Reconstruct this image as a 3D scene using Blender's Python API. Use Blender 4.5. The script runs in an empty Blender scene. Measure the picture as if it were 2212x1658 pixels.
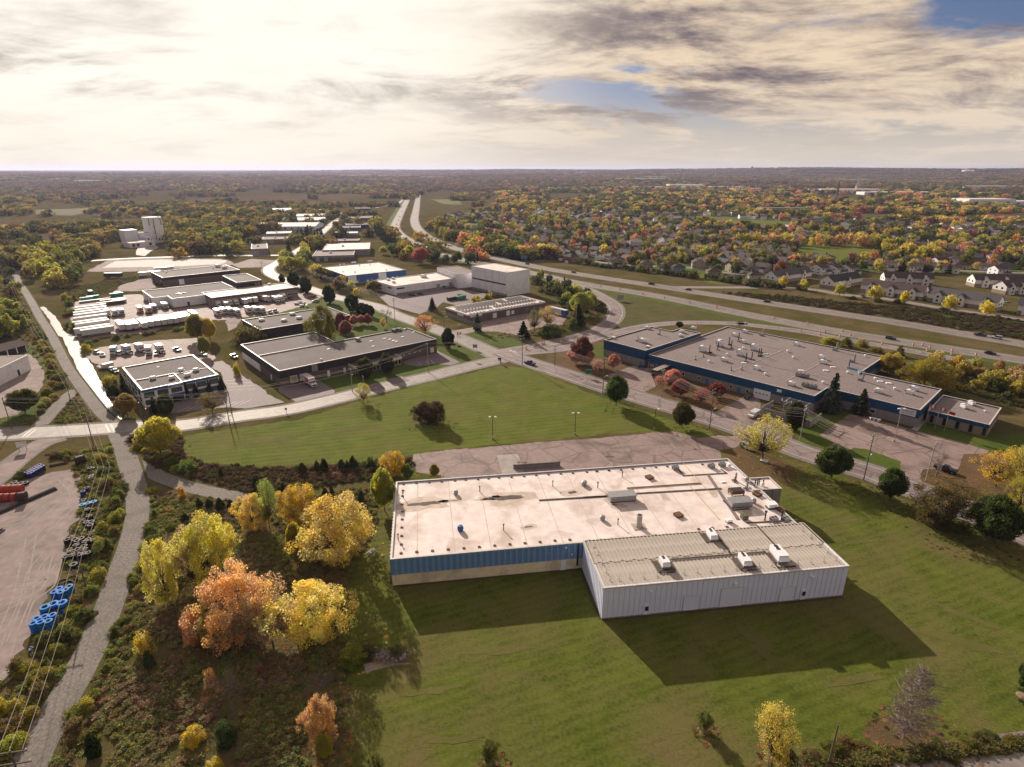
import bpy, math, random
import numpy as np
from mathutils import Vector, Matrix, noise
S = bpy.context.scene
COL = S.collection
R_ = math.radians
rnd = random.Random(7)

# ---------------------------------------------------------------- camera
cam = bpy.data.objects.new('camera', bpy.data.cameras.new('camera'))
COL.objects.link(cam)
cam.location = (0, 0, 80)
cam.rotation_euler = (R_(90 - 19.9), 0, 0)
cam.data.angle = 2 * math.atan(1106 / 1279)
cam.data.clip_start = 1
cam.data.clip_end = 60000
S.camera = cam
# ---------------------------------------------------------------- sun and sky
SUN_AZ, SUN_EL = R_(-29.0), R_(22.5)          # azimuth from +Y towards +X
SUND = Vector((math.sin(SUN_AZ) * math.cos(SUN_EL), math.cos(SUN_AZ) * math.cos(SUN_EL), math.sin(SUN_EL)))
sl = bpy.data.lights.new('sun', 'SUN')
sl.energy = 3.6
sl.angle = R_(0.6)
sl.color = (1.0, 0.865, 0.72)
so = bpy.data.objects.new('sun', sl)
COL.objects.link(so)
so.location = (0, 0, 200)
so.rotation_euler = SUND.to_track_quat('Z', 'Y').to_euler()
S.view_settings.view_transform = 'Standard'
S.view_settings.look = 'None'
S.view_settings.exposure = 0.98
S.view_settings.gamma = 1.0
S.cycles.max_bounces = 6
S.cycles.diffuse_bounces = 2
S.cycles.glossy_bounces = 2
S.cycles.transmission_bounces = 4
S.cycles.transparent_max_bounces = 6
S.cycles.volume_bounces = 0
S.cycles.use_denoising = True
S.cycles.caustics_reflective = False
S.cycles.caustics_refractive = False


class NT:
    """small helper to write node trees"""
    def __init__(s, tree):
        s.t = tree
        tree.nodes.clear()

    def n(s, typ, inp=None, **kw):
        nd = s.t.nodes.new(typ)
        for k, v in kw.items():
            setattr(nd, k, v)
        for k, v in (inp or {}).items():
            s.set(nd.inputs[k], v)
        return nd

    def set(s, sock, v):
        if isinstance(v, bpy.types.NodeSocket):
            s.t.links.new(v, sock)
        elif isinstance(v, bpy.types.Node):
            s.t.links.new(v.outputs[0], sock)
        else:
            if isinstance(v, (tuple, list)) and len(v) == 3 and sock.type == 'RGBA':
                v = (*v, 1)
            sock.default_value = v

    def math(s, op, a, b=0.0, c=None, clamp=False):
        nd = s.t.nodes.new('ShaderNodeMath')
        nd.operation = op
        nd.use_clamp = clamp
        s.set(nd.inputs[0], a)
        s.set(nd.inputs[1], b)
        if c is not None:
            s.set(nd.inputs[2], c)
        return nd.outputs[0]

    def mix(s, fac, a, b, mode='MIX'):
        nd = s.t.nodes.new('ShaderNodeMix')
        nd.data_type = 'RGBA'
        nd.blend_type = mode
        s.set(nd.inputs[0], fac)
        s.set(nd.inputs[6], a)
        s.set(nd.inputs[7], b)
        return nd.outputs[2]

    def ramp(s, fac, stops):
        nd = s.t.nodes.new('ShaderNodeValToRGB')
        e = nd.color_ramp.elements
        while len(e) < len(stops):
            e.new(0.5)
        for el, (p, c) in zip(e, stops):
            el.position = p
            el.color = (c, c, c, 1) if isinstance(c, (int, float)) else (*c, 1)
        s.set(nd.inputs[0], fac)
        return nd.outputs[0]

    def noise(s, vec, scale, detail=4, rough=0.55, dist=0.0):
        nd = s.n('ShaderNodeTexNoise', {'Scale': scale, 'Detail': detail, 'Roughness': rough, 'Distortion': dist})
        s.set(nd.inputs['Vector'], vec)
        return nd.outputs[0]


world = bpy.data.worlds.new('World')
S.world = world
world.use_nodes = True
w = NT(world.node_tree)
tc = w.n('ShaderNodeTexCoord').outputs['Generated']
sep = w.n('ShaderNodeSeparateXYZ', {0: tc})
zc = w.math('ADD', w.math('MAXIMUM', sep.outputs[2], 0.0), 0.17)
cxy = w.n('ShaderNodeCombineXYZ', {0: w.math('DIVIDE', sep.outputs[0], zc), 1: w.math('DIVIDE', sep.outputs[1], zc), 2: 3.7})
# the cloud deck lies flat overhead, so its pattern is looked up on a level plane
dsun = w.n('ShaderNodeVectorMath', {0: tc, 1: tuple(SUND)}, operation='DOT_PRODUCT').outputs['Value']
glow = w.n('ShaderNodeMapRange', {0: dsun, 1: 0.74, 2: 0.955, 3: 0.0, 4: 1.0}, interpolation_type='SMOOTHSTEP').outputs[0]
n1 = w.noise(cxy, 0.75, 10, 0.60, 0.5)
n2 = w.noise(w.n('ShaderNodeVectorMath', {0: cxy, 1: (0.8, 1.15, 1.0)}, operation='MULTIPLY'), 1.05, 12, 0.62, 0.6)
n3 = w.noise(w.n('ShaderNodeVectorMath', {0: cxy, 1: (0.7, 1.2, 1.0)}, operation='MULTIPLY'), 3.4, 10, 0.66, 0.3)
cover = w.n('ShaderNodeMapRange', {0: w.math('ADD', w.math('ADD', n1, w.math('MULTIPLY', n3, 0.28)), w.math('MULTIPLY', glow, 0.2)), 1: 0.535, 2: 0.65}, interpolation_type='SMOOTHSTEP').outputs[0]
# thickness of cloud: thick parts are grey underneath, thin parts shine
thick = w.n('ShaderNodeMapRange', {0: w.math('ADD', w.math('MULTIPLY', n2, 0.8), w.math('MULTIPLY', n3, 0.38)), 1: 0.505, 2: 0.70}, interpolation_type='SMOOTHSTEP').outputs[0]
lean = w.math('MULTIPLY', glow, w.n('ShaderNodeMapRange', {0: n1, 1: 0.40, 2: 0.54, 3: 0.25, 4: 1.0}).outputs[0])   # sunlit veil burns off all but the heaviest cloud
thick = w.math('MULTIPLY', thick, w.math('SUBTRACT', 1.0, w.math('MULTIPLY', lean, 0.92)))
thin_col = w.mix(glow, (0.44, 0.352, 0.255), (0.57, 0.53, 0.47))
thick_col = w.mix(glow, (0.098, 0.080, 0.092), (0.150, 0.130, 0.116))
cloud = w.mix(thick, thin_col, thick_col)
sky = w.n('ShaderNodeTexSky', sky_type='NISHITA', sun_disc=False, sun_elevation=SUN_EL, sun_rotation=SUN_AZ, air_density=1.0, dust_density=1.0, ozone_density=2.0)
blue = w.n('ShaderNodeVectorMath', {0: sky.outputs[0], 1: (0.024, 0.0245, 0.033)}, operation='MULTIPLY').outputs[0]
veil = w.math('MULTIPLY', glow, 0.85)
blue = w.mix(veil, blue, thin_col)
col = w.mix(cover, blue, cloud)
hz = w.n('ShaderNodeMapRange', {0: sep.outputs[2], 1: 0.0, 2: 0.13, 3: 0.9, 4: 0.0}, interpolation_type='SMOOTHSTEP').outputs[0]
col = w.mix(hz, col, w.mix(glow, (0.38, 0.335, 0.285), (0.52, 0.475, 0.405)))
bg = w.n('ShaderNodeBackground', {0: col, 1: 1.0})
w.n('ShaderNodeOutputWorld', {0: bg})

# ---------------------------------------------------------------- materials
MATS = {}


def newmat(name):
    m = bpy.data.materials.new(name)
    m.use_nodes = True
    MATS[name] = m
    return m, NT(m.node_tree)


def pm(name, c1, c2=None, scale=1.0, rough=0.8, bump=0.0, detail=5, big=None, metal=0.0, lo=0.35, hi=0.65, bscale=None, spec=0.3, bdist=0.05, cracks=0.0):
    """noise-mottled paint, stone, tar, soil ... big=(colour, scale, amount) adds large stains"""
    m, t = newmat(name)
    c2 = c2 or tuple(v * 0.8 for v in c1)
    co = t.n('ShaderNodeTexCoord').outputs['Object']
    nz = t.noise(co, scale, detail, 0.6)
    col = t.mix(t.n('ShaderNodeMapRange', {0: nz, 1: lo, 2: hi}).outputs[0], c1, c2)
    if big:
        n2 = t.noise(co, big[1], 6, 0.6, 0.4)
        fa = t.math('MULTIPLY', t.n('ShaderNodeMapRange', {0: n2, 1: 0.48, 2: 0.68}).outputs[0], big[2])
        col = t.mix(fa, col, big[0])
    if cracks:
        wv = t.n('ShaderNodeVectorMath', {0: co, 1: t.n('ShaderNodeVectorMath', {0: t.n('ShaderNodeTexNoise', {'Scale': 0.4, 'Detail': 4.0}).outputs[1], 1: (2.5, 2.5, 0)}, operation='MULTIPLY').outputs[0]}, operation='ADD').outputs[0]
        vo = t.n('ShaderNodeTexVoronoi', {'Vector': wv, 'Scale': cracks}, feature='DISTANCE_TO_EDGE')
        ck = t.n('ShaderNodeMapRange', {0: vo.outputs[0], 1: 0.0, 2: 0.035, 3: 0.55, 4: 0.0}).outputs[0]
        col = t.mix(ck, col, tuple(v * 0.3 for v in c2))
    b = t.n('ShaderNodeBsdfPrincipled', {'Base Color': col, 'Roughness': rough, 'Metallic': metal, 'Specular IOR Level': spec})
    if bump:
        bp = t.n('ShaderNodeBump', {'Strength': bump, 'Distance': bdist, 'Height': t.noise(co, bscale or scale * 2.5, 4, 0.6)})
        t.set(b.inputs['Normal'], bp.outputs[0])
    t.n('ShaderNodeOutputMaterial', {0: b})
    return m


def objcol(name, rough=0.4, metal=0.0, var=0.08, scale=3.0, coat=0.0, spec=0.4):
    """painted surface whose colour is the object's own colour"""
    m, t = newmat(name)
    oi = t.n('ShaderNodeObjectInfo')
    co = t.n('ShaderNodeTexCoord').outputs['Object']
    nz = t.noise(co, scale, 4, 0.6)
    k = t.n('ShaderNodeMapRange', {0: nz, 1: 0.3, 2: 0.7, 3: 1.0 - var * 2, 4: 1.0}).outputs[0]
    col = t.n('ShaderNodeVectorMath', {0: oi.outputs['Color']}, operation='SCALE')
    t.set(col.inputs['Scale'], k)
    b = t.n('ShaderNodeBsdfPrincipled', {'Base Color': col.outputs[0], 'Roughness': rough, 'Metallic': metal, 'Coat Weight': coat, 'Specular IOR Level': spec})
    t.n('ShaderNodeOutputMaterial', {0: b})
    return m


def leafmat(name, instanced=False, trans=0.58):
    """autumn leaves: thin, lit from both sides; hue wanders from clump to clump"""
    m, t = newmat(name)
    if instanced:
        base = t.n('ShaderNodeAttribute', attribute_name='tcol', attribute_type='INSTANCER').outputs['Color']
        ran = t.n('ShaderNodeAttribute', attribute_name='tran', attribute_type='INSTANCER').outputs['Fac']
    else:
        oi = t.n('ShaderNodeObjectInfo')
        base, ran = oi.outputs['Color'], oi.outputs['Random']
    v = t.n('ShaderNodeAttribute', attribute_name='v').outputs['Fac']      # per leaf
    g = t.n('ShaderNodeAttribute', attribute_name='g').outputs['Fac']      # per clump
    turn = t.ramp(g, [(0.10, (0.66, 0.90, 0.70)), (0.42, (1.0, 1.0, 1.0)), (0.78, (1.0, 1.0, 1.0)), (0.95, (1.02, 0.72, 0.95))])
    hs = t.n('ShaderNodeHueSaturation', {'Color': t.mix(1.0, base, turn, 'MULTIPLY')})
    t.set(hs.inputs['Hue'], t.math('ADD', 0.445, t.math('ADD', t.math('MULTIPLY', g, 0.085), t.math('MULTIPLY', v, 0.02))))
    t.set(hs.inputs['Saturation'], t.math('ADD', 0.78, t.math('MULTIPLY', g, 0.3)))
    t.set(hs.inputs['Value'], t.math('MULTIPLY', t.math('ADD', 0.80, t.math('MULTIPLY', v, 0.9)), t.math('ADD', 0.8, t.math('MULTIPLY', ran, 0.4))))
    d = t.n('ShaderNodeBsdfDiffuse', {0: hs.outputs[0]})
    tr = t.n('ShaderNodeBsdfTranslucent', {0: t.n('ShaderNodeGamma', {0: hs.outputs[0], 1: 0.93})})
    mx = t.n('ShaderNodeMixShader', {0: trans, 1: d.outputs[0], 2: tr.outputs[0]})
    t.n('ShaderNodeOutputMaterial', {0: mx})
    return m


LEAF = leafmat('leaves')
LEAFI = leafmat('leaves_far', True, 0.34)
NEEDLE = leafmat('needles', False, 0.15)
BARK = pm('bark', (0.10, 0.075, 0.06), (0.055, 0.04, 0.032), 3, 0.9, 0.4)
TWIG = pm('grey_twigs', (0.33, 0.265, 0.24), (0.24, 0.19, 0.175), 2, 0.9)


def grass_mat(name, a, b, dry, dryamt, stripe=None, bump=0.6, dscale=0.05):
    m, t = newmat(name)
    co = t.n('ShaderNodeTexCoord').outputs['Object']
    fine = t.noise(co, 1.6, 6, 0.7)
    mid = t.noise(co, 0.16, 5, 0.6, 0.5)
    big = t.noise(co, dscale, 5, 0.62, 0.8)
    col = t.mix(t.n('ShaderNodeMapRange', {0: t.math('ADD', t.math('MULTIPLY', fine, 0.55), t.math('MULTIPLY', mid, 0.45)), 1: 0.36, 2: 0.64}).outputs[0], a, b)
    if stripe:
        ang, width, amt = stripe
        rot = t.n('ShaderNodeMapping', {'Vector': co, 'Rotation': (0, 0, ang)})
        wob = t.n('ShaderNodeVectorMath', {0: rot.outputs[0], 1: t.n('ShaderNodeCombineXYZ', {1: t.math('MULTIPLY', mid, width * 0.9)}).outputs[0]}, operation='ADD')
        wv = t.n('ShaderNodeTexWave', {'Vector': wob.outputs[0], 'Scale': 0.31 / width, 'Distortion': 0.6, 'Detail': 2.0, 'Detail Scale': 1.5}, wave_type='BANDS', bands_direction='Y')
        col = t.mix(t.math('MULTIPLY', wv.outputs[1], amt), col, tuple(v * 1.55 for v in b))
    d2 = t.math('MULTIPLY', t.n('ShaderNodeMapRange', {0: t.math('ADD', t.math('MULTIPLY', big, 0.65), t.math('MULTIPLY', fine, 0.35)), 1: 0.45, 2: 0.66}).outputs[0], dryamt)
    col = t.mix(d2, col, dry)
    b_ = t.n('ShaderNodeBsdfPrincipled', {'Base Color': col, 'Roughness': 0.95, 'Specular IOR Level': 0.05})
    bp = t.n('ShaderNodeBump', {'Strength': bump, 'Distance': 0.25, 'Height': t.math('ADD', fine, t.noise(co, 6.0, 3, 0.7))})
    t.set(b_.inputs['Normal'], bp.outputs[0])
    t.n('ShaderNodeOutputMaterial', {0: b_})
    return m


LAWN = grass_mat('mown_lawn', (0.046, 0.070, 0.009), (0.130, 0.150, 0.026), (0.165, 0.125, 0.060), 0.85, (R_(-22), 2.0, 0.17))
FIELD = grass_mat('hay_field', (0.062, 0.090, 0.010), (0.140, 0.168, 0.028), (0.155, 0.122, 0.045), 0.7, (R_(-14), 2.6, 0.20))
MEADOW = grass_mat('rough_meadow', (0.063, 0.069, 0.021), (0.115, 0.113, 0.034), (0.15, 0.108, 0.06), 0.85, None, 0.9, 0.03)
BROWN = grass_mat('brown_weeds', (0.083, 0.064, 0.031), (0.138, 0.101, 0.055), (0.062, 0.068, 0.020), 0.7, None, 0.9, 0.06)
VERGE = grass_mat('green_verge', (0.052, 0.086, 0.014), (0.103, 0.149, 0.025), (0.13, 0.105, 0.04), 0.5, None, 0.6, 0.15)
LITTER = grass_mat('leaf_litter', (0.125, 0.076, 0.042), (0.175, 0.108, 0.062), (0.072, 0.08, 0.022), 0.85, None, 0.6, 0.12)
DRYG = grass_mat('worn_grass', (0.110, 0.112, 0.030), (0.165, 0.142, 0.055), (0.09, 0.11, 0.028), 0.75, None, 0.6, 0.2)
TILLED = pm('tilled_field', (0.15, 0.105, 0.07), (0.11, 0.08, 0.05), 0.02, 0.95, 0, 6, ((0.10, 0.095, 0.035), 0.006, 0.7), spec=0.0)
ASPH = pm('old_asphalt', (0.283, 0.222, 0.223), (0.199, 0.160, 0.163), 1.2, 0.75, 0.25, 8, ((0.085, 0.075, 0.078), 0.09, 0.55), lo=0.3, hi=0.7, cracks=0.1)
PALE = pm('pale_concrete_road', (0.30, 0.262, 0.235), (0.21, 0.185, 0.17), 0.5, 0.68, 0.2, 8, ((0.15, 0.13, 0.125), 0.13, 0.6))
HWY = pm('highway_asphalt', (0.238, 0.199, 0.182), (0.181, 0.153, 0.143), 0.25, 0.7, 0.1, 6, ((0.125, 0.11, 0.105), 0.03, 0.5))
LOT = pm('cracked_lot', (0.310, 0.225, 0.206), (0.216, 0.160, 0.152), 0.7, 0.8, 0.3, 9, ((0.10, 0.078, 0.068), 0.11, 0.75), lo=0.3, hi=0.7, cracks=0.13)
DLOT = pm('dark_lot', (0.207, 0.162, 0.176), (0.153, 0.121, 0.133), 0.9, 0.8, 0.25, 8, ((0.17, 0.15, 0.14), 0.07, 0.6))
GRAV = pm('grey_gravel', (0.285, 0.255, 0.235), (0.115, 0.10, 0.092), 2.2, 0.95, 0.8, 8, ((0.085, 0.078, 0.06), 0.12, 0.5), lo=0.3, hi=0.7, bscale=5)
DUST = pm('dusty_yard', (0.333, 0.261, 0.244), (0.215, 0.171, 0.165), 0.35, 0.95, 0.5, 9, ((0.125, 0.11, 0.105), 0.07, 0.7), bscale=2)
CONC = pm('pale_slab', (0.38, 0.34, 0.31), (0.28, 0.25, 0.23), 0.3, 0.8, 0.1, 7, ((0.2, 0.17, 0.15), 0.15, 0.5))
PAINT = pm('road_paint_white', (0.72, 0.69, 0.64), (0.42, 0.39, 0.36), 2.0, 0.7)
YPAINT = pm('road_paint_yellow', (0.55, 0.36, 0.10), (0.36, 0.26, 0.12), 2.0, 0.7)
WROOF = pm('white_membrane', (0.806, 0.721, 0.696), (0.678, 0.588, 0.562), 0.35, 0.75, 0.05, 9, ((0.42, 0.32, 0.26), 0.14, 0.7))
GROOF = pm('grey_gravel_roof', (0.252, 0.204, 0.201), (0.170, 0.136, 0.136), 1.3, 0.9, 0.3, 8, ((0.235, 0.205, 0.19), 0.05, 0.6))
DROOF = pm('dark_tar_roof', (0.142, 0.121, 0.123), (0.096, 0.082, 0.086), 1.0, 0.9, 0.25, 8, ((0.165, 0.145, 0.135), 0.06, 0.7))
TAR = pm('black_tar_stain', (0.06, 0.045, 0.038), (0.12, 0.09, 0.075), 0.8, 0.8)
SOOT = pm('brown_roof_stain', (0.46, 0.37, 0.31), (0.60, 0.51, 0.45), 0.6, 0.85)
BLUES = pm('blue_siding', (0.17, 0.31, 0.54), (0.14, 0.26, 0.46), 0.6, 0.5)
BLUE2 = pm('faded_blue_siding', (0.24, 0.40, 0.62), (0.20, 0.34, 0.54), 0.6, 0.5)
CREAM = pm('cream_block', (0.816, 0.713, 0.483), (0.714, 0.616, 0.418), 0.8, 0.85, 0.1, 6, ((0.30, 0.25, 0.2), 0.25, 0.5))
WMETAL = pm('white_metal_siding', (0.73, 0.77, 0.93), (0.67, 0.71, 0.86), 0.3, 0.45)
SEAM = pm('pale_steel_roof', (0.47, 0.425, 0.385), (0.36, 0.325, 0.295), 0.5, 0.55, 0.0, 8, ((0.24, 0.205, 0.18), 0.2, 0.7))
SEAMHI = pm('bright_steel_rib', (0.60, 0.53, 0.46), (0.50, 0.44, 0.38), 0.5, 0.45)
NAVY = pm('navy_siding', (0.012, 0.075, 0.185), (0.010, 0.060, 0.15), 0.4, 0.45)
GBLOCK = pm('grey_block', (0.30, 0.275, 0.265), (0.25, 0.23, 0.22), 0.8, 0.9, 0.1)
BLACKS = pm('charcoal_siding', (0.038, 0.033, 0.038), (0.028, 0.025, 0.028), 0.5, 0.6)
BRICK = pm('mauve_brick', (0.17, 0.125, 0.118), (0.12, 0.088, 0.085), 3.0, 0.9, 0.2)
BEIGE = pm('beige_brick', (0.33, 0.27, 0.22), (0.26, 0.21, 0.175), 1.5, 0.9)
WHITE = pm('white_paint', (0.86, 0.86, 0.90), (0.76, 0.75, 0.79), 0.5, 0.6, 0, 5, ((0.5, 0.47, 0.45), 0.2, 0.3))
TRIM = pm('pale_coping', (0.62, 0.57, 0.53), (0.52, 0.47, 0.43), 0.8, 0.5)
GLASS = pm('dark_window', (0.020, 0.024, 0.030), (0.012, 0.014, 0.018), 0.5, 0.08, spec=0.6)
LGLASS = pm('greenish_window', (0.10, 0.13, 0.12), (0.05, 0.065, 0.065), 0.4, 0.1, spec=0.6)
STEEL = pm('galvanised_steel', (0.40, 0.40, 0.41), (0.30, 0.30, 0.31), 2, 0.45, metal=0.4)
DSTEEL = pm('dark_steel', (0.045, 0.045, 0.055), (0.03, 0.03, 0.036), 2, 0.5)
RUST = pm('rusty_steel', (0.17, 0.08, 0.045), (0.10, 0.055, 0.035), 2, 0.85)
STEM = pm('dull_twigs', (0.20, 0.16, 0.14), (0.14, 0.11, 0.10), 2, 0.9)
WOODP = pm('weathered_pole', (0.17, 0.135, 0.115), (0.10, 0.08, 0.07), 4, 0.9)
PALEP = pm('pale_concrete_pole', (0.42, 0.38, 0.34), (0.34, 0.31, 0.28), 3, 0.8)
WIRE = pm('wire', (0.42, 0.38, 0.35), (0.34, 0.31, 0.28), 1, 0.7, metal=0.2)
LUMBER = pm('lumber', (0.45, 0.33, 0.2), (0.33, 0.24, 0.15), 3, 0.85)
RED = pm('signal_red', (0.50, 0.03, 0.03), (0.42, 0.025, 0.025), 1, 0.5)
ORANGE = pm('safety_orange', (0.62, 0.17, 0.04), (0.50, 0.13, 0.03), 1, 0.6)
SGREEN = pm('sign_green', (0.012, 0.19, 0.11), (0.010, 0.16, 0.09), 1, 0.4)
CBLUE = pm('canopy_blue', (0.06, 0.22, 0.42), (0.045, 0.17, 0.34), 1, 0.4)
RBLUE = pm('royal_blue', (0.035, 0.12, 0.34), (0.03, 0.10, 0.28), 1, 0.5)
TYRE = pm('tyre_rubber', (0.02, 0.02, 0.02), (0.03, 0.028, 0.026), 3, 0.9)
CARP = objcol('car_paint', 0.3, 0.1, 0.03, 2.0, 0.4)
OPAINT = objcol('house_paint', 0.75, 0, 0.08, 0.7)
SHING = objcol('roof_shingles', 0.9, 0, 0.14, 1.6)
PLAST = objcol('plastic', 0.62, 0, 0.1, 4, 0.0, 0.2)
_m, _t = newmat('ditch_water')
_co = _t.n('ShaderNodeTexCoord').outputs['Object']
_b = _t.n('ShaderNodeBsdfPrincipled', {'Base Color': (0.05, 0.05, 0.035), 'Roughness': 0.32, 'Specular IOR Level': 0.9, 'IOR': 1.33})
_t.set(_b.inputs['Normal'], _t.n('ShaderNodeBump', {'Strength': 0.25, 'Distance': 0.05, 'Height': _t.noise(_co, 0.8, 4, 0.6)}).outputs[0])
_t.n('ShaderNodeOutputMaterial', {0: _b})
WATER = _m

# ---------------------------------------------------------------- mesh helpers
CH = {}


def link(o, parent=None):
    COL.objects.link(o)
    if parent is not None:
        o.parent = parent
        CH.setdefault(parent.name, []).append(o)
    return o


def tag(o, label=None, cat=None, group=None, kind=None):
    for k, v in (('label', label), ('category', cat), ('group', group), ('kind', kind)):
        if v:
            o[k] = v
    return o


def thing(name, label, cat, loc=(0, 0, 0), rz=0.0, group=None):
    o = bpy.data.objects.new(name, None)
    o.empty_display_size = 0.5
    o.location = loc if len(loc) == 3 else (*loc, 0)
    o.rotation_euler = (0, 0, rz)
    link(o)
    return tag(o, label, cat, group)


def dup(src, parent=None, loc=None, rz=None, scale=None, color=None):
    c = src.copy()
    link(c, parent)
    if loc is not None:
        c.location = loc if len(loc) == 3 else (*loc, 0)
    if rz is not None:
        c.rotation_euler = (0, 0, rz)
    if scale is not None:
        c.scale = scale
    if color is not None:
        c.color = (*color, 1)
    for ch in CH.get(src.name, []):
        dup(ch, c)
    return c


class MB:
    def __init__(s):
        s.V, s.F, s.M = [], [], []

    def quad(s, pts, m=0):
        i = len(s.V)
        s.V += [tuple(p) for p in pts]
        s.F.append(tuple(range(i, i + len(pts))))
        s.M.append(m)
        return s

    def box(s, x0, x1, y0, y1, z0, z1, m=0):
        i = len(s.V)
        s.V += [(x0, y0, z0), (x1, y0, z0), (x1, y1, z0), (x0, y1, z0), (x0, y0, z1), (x1, y0, z1), (x1, y1, z1), (x0, y1, z1)]
        for f in ((0, 3, 2, 1), (4, 5, 6, 7), (0, 1, 5, 4), (1, 2, 6, 5), (2, 3, 7, 6), (3, 0, 4, 7)):
            s.F.append(tuple(i + k for k in f))
            s.M.append(m)
        return s

    def prism(s, poly, z0, z1, m=0, top=True, mt=None):
        i, n = len(s.V), len(poly)
        s.V += [(p[0], p[1], z0) for p in poly] + [(p[0], p[1], z1) for p in poly]
        for k in range(n):
            j = (k + 1) % n
            s.F.append((i + k, i + j, i + n + j, i + n + k))
            s.M.append(m)
        if top:
            s.F.append(tuple(range(i + n, i + 2 * n)))
            s.M.append(m if mt is None else mt)
            s.F.append(tuple(range(i + n - 1, i - 1, -1)))
            s.M.append(m)
        return s

    def prof(s, pts, x0, x1, m=0, sx=1.0):
        """profile in (y, z) extruded along x"""
        i, n = len(s.V), len(pts)
        s.V += [(x0, p[0], p[1]) for p in pts] + [(x1, p[0], p[1]) for p in pts]
        for k in range(n):
            j = (k + 1) % n
            s.F.append((i + k, i + j, i + n + j, i + n + k))
            s.M.append(m)
        s.F.append(tuple(range(i + n - 1, i - 1, -1)))
        s.M.append(m)
        s.F.append(tuple(range(i + n, i + 2 * n)))
        s.M.append(m)
        return s

    def tube(s, p, q, r, n=6, m=0, r2=None, cap=True):
        p, q = Vector(p), Vector(q)
        d = (q - p)
        if d.length < 1e-6:
            return s
        d.normalize()
        a = d.orthogonal().normalized()
        b = d.cross(a)
        r2 = r if r2 is None else r2
        i = len(s.V)
        for c, rr in ((p, r), (q, r2)):
            for k in range(n):
                t = 2 * math.pi * k / n
                s.V.append(tuple(c + (a * math.cos(t) + b * math.sin(t)) * rr))
        for k in range(n):
            j = (k + 1) % n
            s.F.append((i + k, i + j, i + n + j, i + n + k))
            s.M.append(m)
        if cap:
            s.F.append(tuple(range(i + n - 1, i - 1, -1)))
            s.M.append(m)
            s.F.append(tuple(range(i + n, i + 2 * n)))
            s.M.append(m)
        return s

    def path(s, pts, r, n=5, m=0):
        for a, b in zip(pts[:-1], pts[1:]):
            s.tube(a, b, r, n, m, cap=False)
        return s

    def lathe(s, prof, n=12, m=0, c=(0, 0, 0), axis='Z'):
        i, k = len(s.V), len(prof)
        for j in range(n):
            t = 2 * math.pi * j / n
            for r, z in prof:
                p = (r * math.cos(t), r * math.sin(t), z) if axis == 'Z' else (z, r * math.cos(t), r * math.sin(t))
                s.V.append((c[0] + p[0], c[1] + p[1], c[2] + p[2]))
        for j in range(n):
            j2 = (j + 1) % n
            for q in range(k - 1):
                s.F.append((i + j * k + q, i + j2 * k + q, i + j2 * k + q + 1, i + j * k + q + 1))
                s.M.append(m)
        return s

    def mesh(s, name, mats, smooth=False):
        me = bpy.data.meshes.new(name)
        me.from_pydata(s.V, [], s.F)
        mats = mats if isinstance(mats, (list, tuple)) else [mats]
        for m in mats:
            me.materials.append(m)
        if len(mats) > 1:
            me.polygons.foreach_set('material_index', s.M)
        if smooth:
            me.polygons.foreach_set('use_smooth', [True] * len(s.F))
        me.update()
        return me

    def build(s, name, mats, parent=None, loc=None, rz=None, smooth=False, color=None):
        o = bpy.data.objects.new(name, s.mesh(name, mats, smooth))
        if loc is not None:
            o.location = loc if len(loc) == 3 else (*loc, 0)
        if rz is not None:
            o.rotation_euler = (0, 0, rz)
        if color is not None:
            o.color = (*color, 1)
        return link(o, parent)


def part(name, parent, mat, x0, x1, y0, y1, z0, z1, color=None):
    return MB().box(x0, x1, y0, y1, z0, z1).build(name, mat, parent, color=color)


_ob = {}


def inst(name, me, parent, loc=(0, 0, 0), rz=0.0, scale=(1, 1, 1), color=None):
    o = bpy.data.objects.new(name, me)
    o.location = loc
    o.rotation_euler = (0, 0, rz)
    o.scale = scale
    if color is not None:
        o.color = (*color, 1)
    return link(o, parent)


# occupancy map, so that scattered plants keep off roads, lots and buildings
OX0, OY0, OC = -700.0, 20.0, 1.5
OCC = np.zeros((1000, 1000), bool)


def occ(poly, grow=0.0):
    P = np.array([(p[0], p[1]) for p in poly])
    lo, hi = P.min(0) - grow - 2, P.max(0) + grow + 2
    i0, i1 = max(0, int((lo[0] - OX0) / OC)), min(1000, int((hi[0] - OX0) / OC) + 1)
    j0, j1 = max(0, int((lo[1] - OY0) / OC)), min(1000, int((hi[1] - OY0) / OC) + 1)
    if i1 <= i0 or j1 <= j0:
        return
    X, Y = np.meshgrid(OX0 + (np.arange(i0, i1) + .5) * OC, OY0 + (np.arange(j0, j1) + .5) * OC, indexing='ij')
    ins = inpoly(X, Y, P)
    if grow:
        k = int(math.ceil(grow / OC))
        a = ins.copy()
        for dx in range(-k, k + 1):
            for dy in range(-k, k + 1):
                a |= np.roll(np.roll(ins, dx, 0), dy, 1)
        ins = a
    OCC[i0:i1, j0:j1] |= ins


def inpoly(X, Y, P):
    ins = np.zeros(np.shape(X), bool)
    n = len(P)
    for k in range(n):
        x1, y1 = P[k]
        x2, y2 = P[(k + 1) % n]
        c = ((y1 > Y) != (y2 > Y)) & (X < (x2 - x1) * (Y - y1) / ((y2 - y1) or 1e-9) + x1)
        ins ^= c
    return ins


def free(x, y):
    i, j = int((x - OX0) / OC), int((y - OY0) / OC)
    return not (0 <= i < 1000 and 0 <= j < 1000 and OCC[i, j])


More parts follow.
